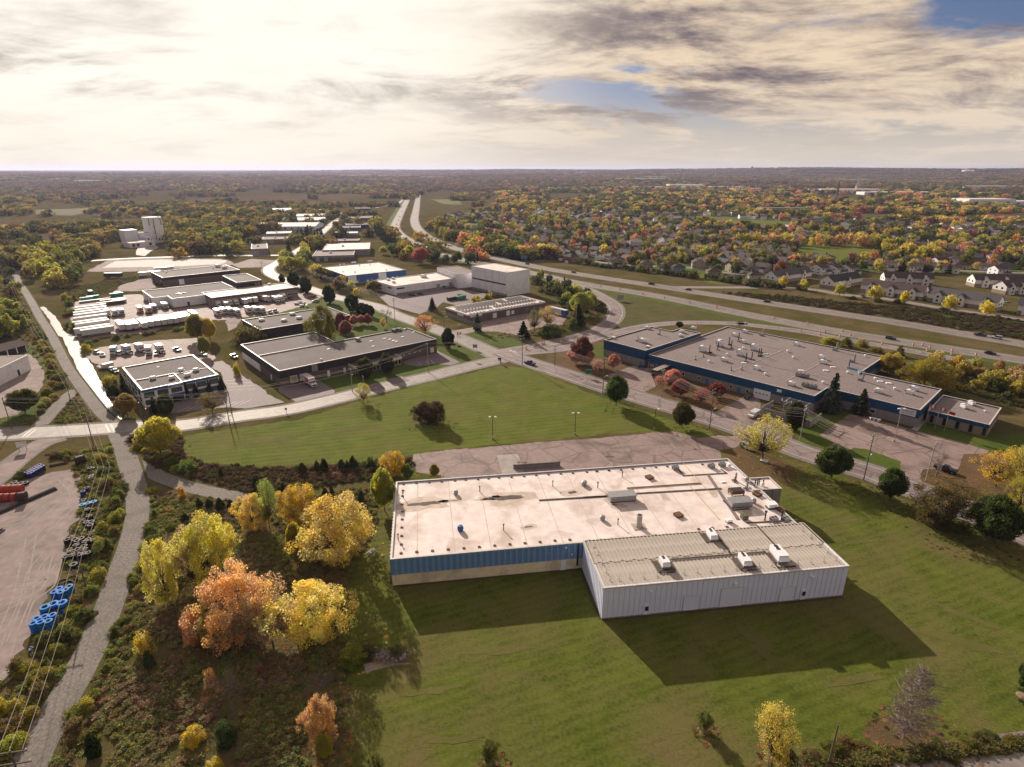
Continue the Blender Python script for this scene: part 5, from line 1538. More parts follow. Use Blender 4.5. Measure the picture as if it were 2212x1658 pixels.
for k in range(2):
    C = spruce_pts(20, 6, 12)
    proto('spruce', leaf_mesh('crown', C, .055, 5, .07, up=.5, out=.1, mat=NEEDLE, crz=.012), MB().tube((0, 0, 0), (0, 0, .95), .05, 6, 0, .008))
    C = spruce_pts(9, 3, 8)
    proto('sprucemid', leaf_mesh('crown', C, .1, 4, .15, up=.5, out=.1, mat=NEEDLE, crz=.02), MB().tube((0, 0, 0), (0, 0, .95), .05, 5, 0, .01))


def bare_tree(seed, wide=1.0, depth=6, cone=False):
    q = random.Random(seed)
    b = MB()

    def grow(p, d, L, r, lev):
        e = p + d * L
        b.tube(p, e, r, 5 if lev < 2 else 3, 0, r * .62, cap=False)
        if lev >= depth:
            return
        n = 3 if lev < 3 else 4
        for i in range(n + (2 if lev == 0 else 0)):
            nd = (d + Vector((q.gauss(0, .55), q.gauss(0, .55), q.gauss(.06, .35)))).normalized()
            f = q.uniform(.35, 1.0)
            grow(p + d * L * f, nd, L * q.uniform(.55, .82), r * .5, lev + 1)
    if cone:                          # upright pin-oak habit: one leader, many fine side limbs
        b.tube((0, 0, 0), (.03, 0, .5), .03, 6, 0, .02)
        b.tube((.03, 0, .5), (0, .02, 1), .02, 5, 0, .003)
        for i in range(170):
            t = q.uniform(.12, .99)
            a = q.uniform(0, 6.28)
            R = max(.1, math.sin(math.pi * min(1, t * .86 + .12))) ** .7 * q.uniform(.55, 1.0)
            s = Vector((.03 * (1 - abs(2 * t - 1)), 0, max(.14, t - .16 * R)))
            e = Vector((math.cos(a) * R, math.sin(a) * R, t + q.uniform(-.02, .02)))
            b.tube(s, e, .005, 3, 0, .002, cap=False)
            for j in range(15):
                m_ = s.lerp(e, q.uniform(.3, 1))
                b.tube(m_, m_ + Vector((q.gauss(0, .14), q.gauss(0, .14), q.gauss(.025, .04))), .0032, 3, 0, .0015, cap=False)
        return b
    grow(Vector((0, 0, 0)), Vector((q.uniform(-.1, .1), 0, 1)).normalized(), .34, .02, 0)
    # normalise
    V = np.array(b.V)
    V[:, 2] /= V[:, 2].max()
    V[:, :2] /= np.percentile(np.abs(V[:, :2]), 97)
    b.V = [tuple(v) for v in V]
    return b


for k in range(2):
    proto('bare', None, bare_tree(k + 3), STEM)
proto('barecone', None, bare_tree(5, cone=True), TWIG)

YEL, GOLD, SALM, RUSTC, REDC, DRED = (.50, .335, .045), (.52, .30, .075), (.56, .235, .11), (.22, .10, .045), (.52, .21, .165), (.19, .06, .06)
OLIV, GRN, YGRN, DGRN, BRN, BLUG, TAN = (.135, .13, .03), (.075, .112, .022), (.24, .25, .035), (.045, .065, .018), (.13, .08, .045), (.05, .072, .055), (.34, .20, .09)


def tree(kind, x, y, h, w_, color, label, group=None, name='tree', cat='tree', z=0.0):
    P = PROTO[kind]
    cr, tr = P[rnd.randrange(len(P))]
    o = thing(name, label, cat, (x, y, z), rnd.uniform(0, 6.28), group)
    k = {'broad': .98, 'maple': .96, 'sparse': .92, 'mid': .92, 'column': .9}.get(kind, .95)
    q = 1 + rnd.uniform(-.1, .1)
    o.scale = (w_ * k * q, w_ * k / q, h * (.9 if kind == 'broad' else .93))
    if tr is not None:
        t_ = inst('trunk' if kind[:4] != 'shru' else 'stem', tr, o)
    if cr is not None:
        inst('crown' if kind[:4] != 'shru' else 'foliage', cr, o, color=tuple(c * rnd.uniform(.92, 1.08) for c in color))
    return o


def stuff_points(name, pts, protos, mat=None):
    """pts: (x, y, z, scale_xy, scale_z, colour, variant) -> one object that instances plants on points"""
    me = bpy.data.meshes.new(name)
    n = len(pts)
    me.vertices.add(n)
    me.vertices.foreach_set('co', np.array([p[:3] for p in pts], np.float32).ravel())
    for nm, ty, ar in (('scl', 'FLOAT_VECTOR', [c for p in pts for c in (p[3], p[3], p[4])]), ('rotz', 'FLOAT_VECTOR', [c for p in pts for c in (0, 0, (p[0] * 7.3 + p[1] * 3.1) % 6.28)]), ('idx', 'INT', [int(p[6]) for p in pts]), ('tcol', 'FLOAT_COLOR', [c for p in pts for c in (*p[5], 1)]), ('tran', 'FLOAT', [((p[0] * 1.7 + p[1] * .37) % 1.0) for p in pts])):
        at = me.attributes.new(nm, ty, 'POINT')
        at.data.foreach_set({'FLOAT_VECTOR': 'vector', 'FLOAT_COLOR': 'color'}.get(ty, 'value'), np.array(ar, np.int32 if ty == 'INT' else np.float32))
    o = bpy.data.objects.new(name, me)
    link(o)
    o['kind'] = 'stuff'
    col = bpy.data.collections.new(name + '_kinds')
    for i, pm_ in enumerate(protos):
        q = bpy.data.objects.new('%s_%02d' % (name, i), pm_)
        col.objects.link(q)
    ng = bpy.data.node_groups.new(name, 'GeometryNodeTree')
    ng.interface.new_socket('Geometry', in_out='INPUT', socket_type='NodeSocketGeometry')
    ng.interface.new_socket('Geometry', in_out='OUTPUT', socket_type='NodeSocketGeometry')
    N, K = ng.nodes, ng.links
    gi, go = N.new('NodeGroupInput'), N.new('NodeGroupOutput')
    ip = N.new('GeometryNodeInstanceOnPoints')
    ci = N.new('GeometryNodeCollectionInfo')
    ci.inputs['Collection'].default_value = col
    ci.inputs['Separate Children'].default_value = True
    ci.inputs['Reset Children'].default_value = True
    ip.inputs['Pick Instance'].default_value = True
    K.new(gi.outputs[0], ip.inputs['Points'])
    K.new(ci.outputs[0], ip.inputs['Instance'])
    for nm, dt, so in (('idx', 'INT', 'Instance Index'), ('rotz', 'FLOAT_VECTOR', 'Rotation'), ('scl', 'FLOAT_VECTOR', 'Scale')):
        a = N.new('GeometryNodeInputNamedAttribute')
        a.data_type = dt
        a.inputs[0].default_value = nm
        K.new(a.outputs[0], ip.inputs[so])
    K.new(ip.outputs[0], go.inputs[0])
    md = o.modifiers.new('scatter', 'NODES')
    md.node_group = ng
    return o


def far_variant(me, bark=None):
    """copy of a crown that takes its colour from the point it grows on"""
    m2 = me.copy()
    m2.materials.clear()
    m2.materials.append(LEAFI)
    return m2


FARP = []
for k in range(5):
    C = crown_pts(26, .1, 1.0, rnd_prof if k % 2 else oval_prof, .35, .4, k + 61)
    FARP.append(leaf_mesh('far_tree', C, .22, 11, .21, mat=LEAFI))
for k in range(2):
    C = spruce_pts(6, 2, 7)
    FARP.append(leaf_mesh('far_spruce', C, .14, 4, .2, up=.5, out=.1, mat=LEAFI, crz=.03))
CLUMP = []
for k in range(3):      # a stand of several crowns, seen from kilometres away
    C = np.concatenate([crown_pts(12, .1, rg.uniform(.6, 1.0), rnd_prof, .3, .3, k + j) * np.array([.45, .45, 1]) + np.array([rg.uniform(-.9, .9), rg.uniform(-.9, .9), 0]) for j in range(7)])
    CLUMP.append(leaf_mesh('far_stand', C, .13, 6, .16, mat=LEAFI))
TUFT = []
for k in range(3):
    C = crown_pts(9, 0, 1.0, low_prof, .2, .4, k + 81)
    TUFT.append(leaf_mesh('tuft', C, .32, 11, .26, mat=LEAFI))

# ================================================================ houses
HP = {}


def box_mesh(name, mat, *a):
    return MB().box(*a).mesh(name, mat)


def house_kind(key, W, D, h, rise, hip, two, garage, roofc, side=0):
    d = {}
    w_ = MB().box(-W / 2, W / 2, -D / 2, D / 2, 0, h)
    if not hip:
        for x in (-W / 2, W / 2):
            w_.quad([(x, -D / 2, h), (x, D / 2, h), (x, 0, h + rise)])
    if garage:
        w_.box(W / 2 - 4.5, W / 2, -D / 2 - 3.2, -D / 2, 0, 2.9)
    d['wall'] = w_.mesh('wall', OPAINT)
    r_ = MB()
    e = .5
    x, y = W / 2 + e, D / 2 + e
    k = (W - D) / 2 if hip else W / 2 + e
    if hip:
        k = max(.8, k)
        r_.quad([(-x, -y, h - .15), (x, -y, h - .15), (k, 0, h + rise), (-k, 0, h + rise)]).quad([(x, y, h - .15), (-x, y, h - .15), (-k, 0, h + rise), (k, 0, h + rise)])
        r_.quad([(x, -y, h - .15), (x, y, h - .15), (k, 0, h + rise)]).quad([(-x, y, h - .15), (-x, -y, h - .15), (-k, 0, h + rise)])
    else:
        r_.quad([(-x, -y, h - .3), (x, -y, h - .3), (x, 0, h + rise + .08), (-x, 0, h + rise + .08)]).quad([(x, y, h - .3), (-x, y, h - .3), (-x, 0, h + rise + .08), (x, 0, h + rise + .08)])
    if garage:
        gx0, gx1, gy0 = W / 2 - 4.9, W / 2 + .4, -D / 2 - 3.6
        r_.quad([(gx0, gy0, 2.8), (gx1, gy0, 2.8), ((gx0 + gx1) / 2, gy0, 4.1)]).quad([(gx0, gy0, 2.8), ((gx0 + gx1) / 2, gy0, 4.1), ((gx0 + gx1) / 2, -D / 2 + 2, 4.1), (gx0, -D / 2, 2.8)]).quad([(gx1, gy0, 2.8), (gx1, -D / 2, 2.8), ((gx0 + gx1) / 2, -D / 2 + 2, 4.1), ((gx0 + gx1) / 2, gy0, 4.1)])
    d['roof'] = r_.mesh('roof', SHING)
    win = MB().box(-.75, .75, -.07, 0, 0, 1.2, 0).box(-.62, .62, -.09, -.07, .13, 1.07, 1).mesh('window', [WHITE, GLASS])
    xs = [-W * .32, -W * .02] + ([] if garage else [W * .3])
    pos = [(x_, -D / 2, 1.1, 0) for x_ in xs] + [(x_, D / 2, 1.1, math.pi) for x_ in (-W * .3, 0, W * .3)] + [(W / 2, y_, 1.1, math.pi / 2) for y_ in (-D * .2, D * .25)] + [(-W / 2, y_, 1.1, -math.pi / 2) for y_ in (-D * .2, D * .25)]
    if two:
        pos += [(p[0], p[1], 3.6, p[3]) for p in pos] + ([(W * .3, -D / 2, 3.6, 0)] if garage else [])
    d['win'], d['pos'] = win, pos
    d['door'] = (box_mesh('door', RUST, -.5, .5, -.08, 0, 0, 2.1), (W * .12, -D / 2, 0))
    d['garage'] = (box_mesh('garage_door', WHITE, -1.9, 1.9, -.06, 0, 0, 2.3), (W / 2 - 2.25, -D / 2 - 3.2, 0)) if garage else None
    d['chim'] = (box_mesh('chimney', BRICK, -.4, .4, -.4, .4, 0, rise + 1.2), (-W * .22, D * .15, h))
    d['size'] = (W, D)
    HP[key] = d


house_kind('bungalow', 13, 9, 3.0, 2.2, True, False, False, 0)
house_kind('gable', 9, 11, 5.4, 2.5, False, True, True, 0)
house_kind('split', 12, 10, 4.2, 2.4, False, False, True, 0)
house_kind('hiptwo', 10, 10, 5.4, 2.4, True, True, True, 0)
WALLC = {'white': (.82, .80, .79), 'tan': (.42, .33, .25), 'brick': (.26, .15, .115), 'grey': (.40, .375, .37), 'cream': (.58, .49, .38)}
ROOFC = {'brown': (.085, .058, .046), 'grey': (.11, .10, .108), 'mauve': (.105, .07, .072), 'dark': (.05, .042, .045)}
KW = {'bungalow': 'single-storey hip-roofed', 'gable': 'two-storey gabled', 'split': 'split-level gabled', 'hiptwo': 'two-storey hip-roofed'}
NH = [0]


def house(key, x, y, rz, wc, rc, full=True, where='in the suburb beyond the highway'):
    d = HP[key]
    W, D = d['size']
    o = thing('house', '%s %s house with %s roof %s' % (wc, KW[key], rc, where), 'house', (x, y, 0), rz, '%s %s houses with %s roofs' % (wc, KW[key], rc))
    inst('wall', d['wall'], o, color=tuple(v * rnd.uniform(.9, 1.1) for v in WALLC[wc]))
    r_ = inst('roof', d['roof'], o, color=tuple(v * rnd.uniform(.85, 1.15) for v in ROOFC[rc]))
    c, s_ = math.cos(rz), math.sin(rz)
    for (px, py, pz, pr) in d['pos']:
        # windows on walls the street side of the photograph can show
        nx, ny = math.sin(pr + rz), -math.cos(pr + rz)
        if (nx * -x + ny * -y) > 0 or full:
            inst('window', d['win'], o, (px, py, pz), pr)
    if full:
        inst('door', d['door'][0], o, d['door'][1])
        inst('chimney', d['chim'][0], r_, d['chim'][1])
        if d['garage']:
            inst('garage_door', d['garage'][0], o, d['garage'][1])
    occ([(x + (u * c - v * s_), y + (u * s_ + v * c)) for u, v in ((-W / 2, -D / 2 - 3), (W / 2, -D / 2 - 3), (W / 2, D / 2), (-W / 2, D / 2))], 1.5)
    NH[0] += 1
    return o


# houses picked out one by one along the highway
for p, key, wc, rc, a in (((53.86,549.21), 'hiptwo', 'brick', 'brown', -50), ((49.63,564.6), 'hiptwo', 'cream', 'brown', -50), ((67.61,539.62), 'hiptwo', 'tan', 'brown', -45), ((93.78,527.56), 'hiptwo', 'tan', 'brown', -20), ((114.45,507.48), 'hiptwo', 'tan', 'mauve', -15), ((135.85,485.81), 'hiptwo', 'grey', 'dark', -12), ((157.95,465.82), 'hiptwo', 'tan', 'brown', -8), ((183.71,494.88), 'gable', 'tan', 'brown', 10), ((138.31,538.18), 'bungalow', 'brick', 'brown', 10), ((160.38,514.01), 'gable', 'tan', 'mauve', 80),
                          ((23.51,625.58), 'split', 'white', 'mauve', -60), ((-19.56,694.61), 'split', 'grey', 'mauve', -40), ((21.85,694.61), 'gable', 'white', 'mauve', 20), ((23.61,834.74), 'split', 'white', 'brown', 20), ((141.15,843.18), 'gable', 'white', 'mauve', 10), ((131.26,772.64), 'gable', 'white', 'mauve', 25), ((147.68,787.31), 'gable', 'white', 'mauve', 20), ((216.15,878.68), 'gable', 'white', 'brown', -20), ((171.02,772.64), 'split', 'white', 'brown', 30), ((176.51,700.52), 'gable', 'white', 'grey', 20), ((282.63,794.85), 'gable', 'white', 'grey', 60), ((303.51,802.53), 'gable', 'white', 'grey', 30), ((142.52,589.28), 'split', 'white', 'brown', -10), ((62.43,602.41), 'split', 'grey', 'brown', -20),
                          ((189.73,462.31), 'bungalow', 'grey', 'brown', 0), ((249.3,483.13), 'gable', 'white', 'brown', 30), ((261.15,483.13), 'gable', 'white', 'brown', 35), ((272.48,483.13), 'gable', 'white', 'brown', 30), ((250.59,512.65), 'split', 'tan', 'mauve', 10), ((223.48,492.61), 'gable', 'tan', 'mauve', 40), ((344.17,492.61), 'gable', 'white', 'mauve', -40), ((389.87,477.01), 'gable', 'white', 'mauve', 0), ((538.59,725.17), 'gable', 'white', 'grey', 20), ((523.75,663.42), 'hiptwo', 'white', 'grey', 40), ((547.44,663.42), 'hiptwo', 'white', 'grey', 40), ((522.78,783.1), 'split', 'white', 'grey', 20), ((366.54,753.06), 'split', 'white', 'grey', 30), ((387.27,731.95), 'split', 'white', 'grey', 10), ((384.64,512.65), 'bungalow', 'cream', 'brown', -8), ((381.87,534.3), 'split', 'white', 'brown', 10),
                          ((-1230.48,1645.43), 'bungalow', 'white', 'brown', 10), ((-1022.72,1528.48), 'bungalow', 'white', 'dark', 0), ((-1094.03,1528.48), 'bungalow', 'brick', 'brown', 20), ((-935.08,1501.75), 'gable', 'white', 'grey', 0), ((-758,1125.36), 'split', 'white', 'grey', 10), ((-699.52,1188.38), 'bungalow', 'white', 'grey', 0), ((-576.43,1188.38), 'bungalow', 'cream', 'grey', -10), ((-610.59,1337.59), 'gable', 'white', 'grey', 10)):
    house(key, p[0], p[1], R_(a), wc, rc, True, 'beside the fields past the feed mill' if p[0] < -200 else 'in the suburb beyond the highway')


# terraces with white gables facing the highway
def terrace(a, b, label, h=5.6, D=10, rc='mauve', gables=4):
    a, b = Vector(a), Vector(b)
    d = b - a
    L = d.length
    o = thing('townhouse_block', label, 'townhouses', (a.x, a.y, 0), math.atan2(d.y, d.x))
    w_ = MB().box(0, L, 0, D, 0, h)
    for x in (0, L):
        w_.quad([(x, 0, h), (x, D, h), (x, D / 2, h + 3.4)])
    w_.build('wall', OPAINT, o, color=WALLC['white'])
    part('brick_base', o, BEIGE, -.05, L + .05, -.12, D + .05, 0, 2.4)
    MB().quad([(-.5, -.6, h - .35), (L + .5, -.6, h - .35), (L + .5, D / 2, h + 3.5), (-.5, D / 2, h + 3.5)]).quad([(L + .5, D + .6, h - .35), (-.5, D + .6, h - .35), (-.5, D / 2, h + 3.5), (L + .5, D / 2, h + 3.5)]).build('roof', SHING, o, color=ROOFC[rc])
    for k in range(gables):
        x = L * (k + .5) / gables
        g_ = MB().quad([(x - 2.3, -1.2, h - .6), (x + 2.3, -1.2, h - .6), (x, -1.2, h + 1.8)]).box(x - 2.2, x + 2.2, -1.15, 0, 0, h - .6)
        gg = g_.build('gable_bay', OPAINT, o, color=WALLC['white'])
        MB().quad([(x - 2.6, -1.5, h - .8), (x, -1.5, h + 2.0), (x, 3.0, h + 2.0), (x - 2.6, .2, h - .8)]).quad([(x + 2.6, -1.5, h - .8), (x + 2.6, .2, h - .8), (x, 3.0, h + 2.0), (x, -1.5, h + 2.0)]).build('dormer_roof', SHING, gg, color=ROOFC[rc])
        for z in (1.0, 3.4):
            part('window', o, GLASS, x - .6, x + .6, -1.25, -1.15, z, z + 1.3)
        part('door', o, RUST, x + 3.0, x + 4.0, -.2, -.12, 0, 2.1)
    for x in (-.12, L):
        for y in (2.5, 6.5):
            part('window', o, GLASS, x, x + .12, y, y + 1.1, 3.3, 4.6)
    c, s_ = d.x / L, d.y / L
    occ([(a.x + u * c - v * s_, a.y + u * s_ + v * c) for u, v in ((0, -2), (L, -2), (L, D), (0, D))], 2)


terrace((240.54,406.64), (264.93,378.12), 'terrace of white gabled townhouses with brown roof above the highway bank', gables=3)
terrace((267.28,377.34), (288.29,346.66), 'grey-roofed terrace of white gabled townhouses along the bank road', rc='grey', gables=3)
terrace((274.14,435.34), (305.09,427.81), 'second-row terrace with dark mauve roof behind the white-gabled pair', gables=3)
terrace((226.36,415.8), (257.33,435.34), 'short dark-roofed terrace at the bend of the bank road', rc='dark', gables=1)
terrace((195.34,437.9), (231.88,459.47), 'grey terrace end-on beside yellow trees on the bank road', rc='grey', gables=2)
terrace((333.16,425.36), (373.48,420.53), 'back terrace with tall white gable and mauve roof', gables=3)
terrace((295.51,340.1), (308.37,329.16), 'white terrace at the far end of the bank road', rc='grey', gables=2)
terrace((334.02,397.84), (358.25,402.2), 'terrace with small white dormers behind the parking court', gables=3)

# rows of houses on the curving streets
SUB = np.array([(-102.93,948.3), (-33.9,772.64), (6.08,630.42), (47.69,568.57), (87.43,531.06), (122.47,497.97), (166.82,479.93), (212.97,468.08), (296.94,492.61), (422.97,474), (766.29,850.68), (642.78,930.52), (485.5,1053.31), (362.51,1222.54), (154.11,1277.54), (4.5,1258.67), (-112.77,1125.36)])
HOUSES_FAR = []
HPOS = []
cand = []
ang = R_(-44)
cA, sA = math.cos(ang), math.sin(ang)
for i in range(-60, 90):
    for j in range(0, 90):
        u = i * 17.0 + (j % 3) * 5
        v = (j // 2) * 52.0 + (j % 2) * 21.0 + 14 * math.sin(u * .011 + (j // 2) * .7)
        x, y = u * cA - v * sA + 100, u * sA + v * cA + 300
        cand.append((x + rnd.uniform(-2, 2), y + rnd.uniform(-2, 2), j % 2, u))
X_, Y_ = np.array([c[0] for c in cand]), np.array([c[1] for c in cand])
ok = inpoly(X_, Y_, SUB)
cand = sorted([c for c, k in zip(cand, ok) if k and free(c[0], c[1]) and free(c[0] + 5, c[1] + 5) and free(c[0] - 5, c[1] - 5)], key=lambda c: math.hypot(c[0], c[1]))
for n_, (x, y, s_, u) in enumerate(cand):
    key = rnd.choice(['bungalow', 'bungalow', 'gable', 'split', 'split', 'hiptwo'])
    wc = rnd.choice(['white', 'white', 'white', 'tan', 'brick', 'grey', 'cream', 'cream'])
    rc = rnd.choice(['brown', 'grey', 'mauve', 'mauve', 'brown', 'dark'])
    rz = ang + (math.pi if s_ else 0) + rnd.uniform(-.15, .15) + .3 * math.sin(u * .01)
    HPOS.append((x, y))
    if NH[0] < 300:
        house(key, x, y, rz, wc, rc, math.hypot(x, y) < 620)
    else:
        HOUSES_FAR.append((x, y, 0, 1, 1, (.3, .25, .2), rnd.randrange(3)))
if HOUSES_FAR:
    hm = []
    for key, wc, rc in (('bungalow', 'tan', 'brown'), ('gable', 'white', 'mauve'), ('split', 'cream', 'grey')):
        W, D = HP[key]['size']
        h = 5.2 if key == 'gable' else 3.2
        hb = MB().box(-W / 2, W / 2, -D / 2, D / 2, 0, h, 0)
        for x in (-W / 2, W / 2):
            hb.quad([(x, -D / 2, h), (x, D / 2, h), (x, 0, h + 2.3)], 0)
        hb.quad([(-W / 2 - .4, -D / 2 - .4, h - .2), (W / 2 + .4, -D / 2 - .4, h - .2), (W / 2 + .4, 0, h + 2.4), (-W / 2 - .4, 0, h + 2.4)], 1).quad([(W / 2 + .4, D / 2 + .4, h - .2), (-W / 2 - .4, D / 2 + .4, h - .2), (-W / 2 - .4, 0, h + 2.4), (W / 2 + .4, 0, h + 2.4)], 1)
        hm.append(hb.mesh('far_house', [WHITE if wc == 'white' else BEIGE, pm('far_roof_' + rc, ROOFC[rc])]))
    stuff_points('distant_houses', HOUSES_FAR, hm)

# large buildings far off in the town
FARB = [((608.32,3707.82), 300, 50, 10, 'long white store'), ((878.69,4164.61), 160, 40, 12, 'white block beside the long store'), ((669.16,2652.01), 150, 60, 16, 'tall white factory hall in the town'), ((716.8,2620.16), 260, 60, 9, 'long white factory front in the town'), ((527.17,2684.63), 180, 40, 7, 'low white sheds west of the factory hall'), ((872.2,2471.62), 120, 30, 7, 'small white store'), ((223.18,3646.23), 130, 30, 8, 'pale building among woods'), ((707.46,6496.25), 70, 30, 12, 'lone white building on wooded rise'), ((1099.61,3646.23), 110, 25, 8, 'white roof in the trees'),
        ((1087.93,2248.16), 60, 60, 10, 'white plant beside the church spire'), ((1101.79,2188.45), 200, 60, 12, 'long white plant with red stripe'), ((1149.67,2026.75), 230, 50, 9, 'wide low white mill'), ((1071.93,1451.09), 110, 60, 14, 'white mall with gabled end'), ((1127.4,1477.45), 200, 50, 8, 'long white mall wing'), ((482.24,1194.2), 90, 20, 9, 'grey school with ribbon windows'), ((3603.75,4905.71), 110, 30, 25, 'brown slab block on the ridge'), ((3693.12,4905.71), 110, 30, 28, 'taller brown slab block on the ridge'), ((3772.55,4905.71), 160, 30, 20, 'long brown slab block on the ridge'), ((1759.77,3791.14), 400, 40, 8, 'pale strip of roofs below the ridge'), ((1889.93,2602.45), 500, 40, 8, 'pale strip of roofs to the east'),
        ((-2303.33,3290.59), 130, 30, 12, 'bright white barn far over the fields'), ((-1230.25,4505.74), 200, 40, 10, 'pale warehouse by the far interchange'), ((-988.02,4505.74), 260, 40, 10, 'long pale warehouse by the far interchange'), ((-598.43,4087.2), 90, 30, 12, 'white building at the highway vanishing point')]
for p, L, D, h, lab in FARB:
    z = TZ(p[0], p[1])
    o = thing('town_building', lab + (' on the horizon' if len(lab.split()) < 4 else ''), 'building', (p[0], p[1], z - 1), 0)
    brown = 'brown' in lab or 'grey' in lab
    MB().box(0, L, 0, D, 0, h + 1).build('wall', BEIGE if brown else WHITE, o)
    MB().box(1, L - 1, 1, D - 1, h + 1, h + 1.5).build('roof', GROOF if brown else WROOF, o)
    for k in range(max(2, int(L / 30))):
        x = L * (k + .5) / max(2, int(L / 30))
        part('window', o, GLASS, x - 4, x + 4, -.3, 0, h * .4, h * .7)
o = thing('domed_arena', 'white domed arena on the wooded ridge', 'arena', (*(3769.08,5211.51), TZ(*(3769.08,5211.51)) - 1))
MB().lathe([(40, 0), (40, 7), (33, 12), (20, 16), (0, 18)], 20).build('dome', WHITE, o, smooth=True)
MB().lathe([(42, 0), (42, 5), (40, 5)], 20).build('ring_wall', WHITE, o)
o = thing('church_spire', 'pale church spire above the town roofs', 'church', (*(1267.87,2285.56), TZ(*(1267.87,2285.56)) - 1), 0)
MB().box(-7, 7, -7, 7, 0, 22).build('tower', BEIGE, o)
MB().lathe([(8, 22), (.2, 62)], 6).build('spire', STEEL, o)
o = thing('water_tower', 'dark water tower on the skyline', 'water tower', (*(3514.89,9226.3), TZ(*(3514.89,9226.3)) - 2), 0)
MB().lathe([(0, 42), (13, 46), (15, 54), (12, 62), (0, 66)], 14).build('tank', DSTEEL, o)
for k in range(5):
    t_ = k * 1.257
    MB().tube((9 * math.cos(t_), 9 * math.sin(t_), 0), (7 * math.cos(t_), 7 * math.sin(t_), 48), 1.2, 5).build('leg', DSTEEL, o)
for p, h in (((1035.56,1977.96), 42), ((1490.91,4599.88), 40)):
    o = thing('chimney_stack', 'thin brick chimney over the town roofs' if h == 42 else 'thin mast among the town roofs', 'chimney', (*p, TZ(*p) - 1), 0)
    MB().lathe([(3.5, 0), (2.2, h), (2.6, h), (2.6, h + 2), (0, h + 2)], 10).build('shaft', RUST if h == 42 else STEEL, o)
    MB().lathe([(4.5, 0), (4.5, 4), (3.4, 5)], 10).build('base', BRICK, o)

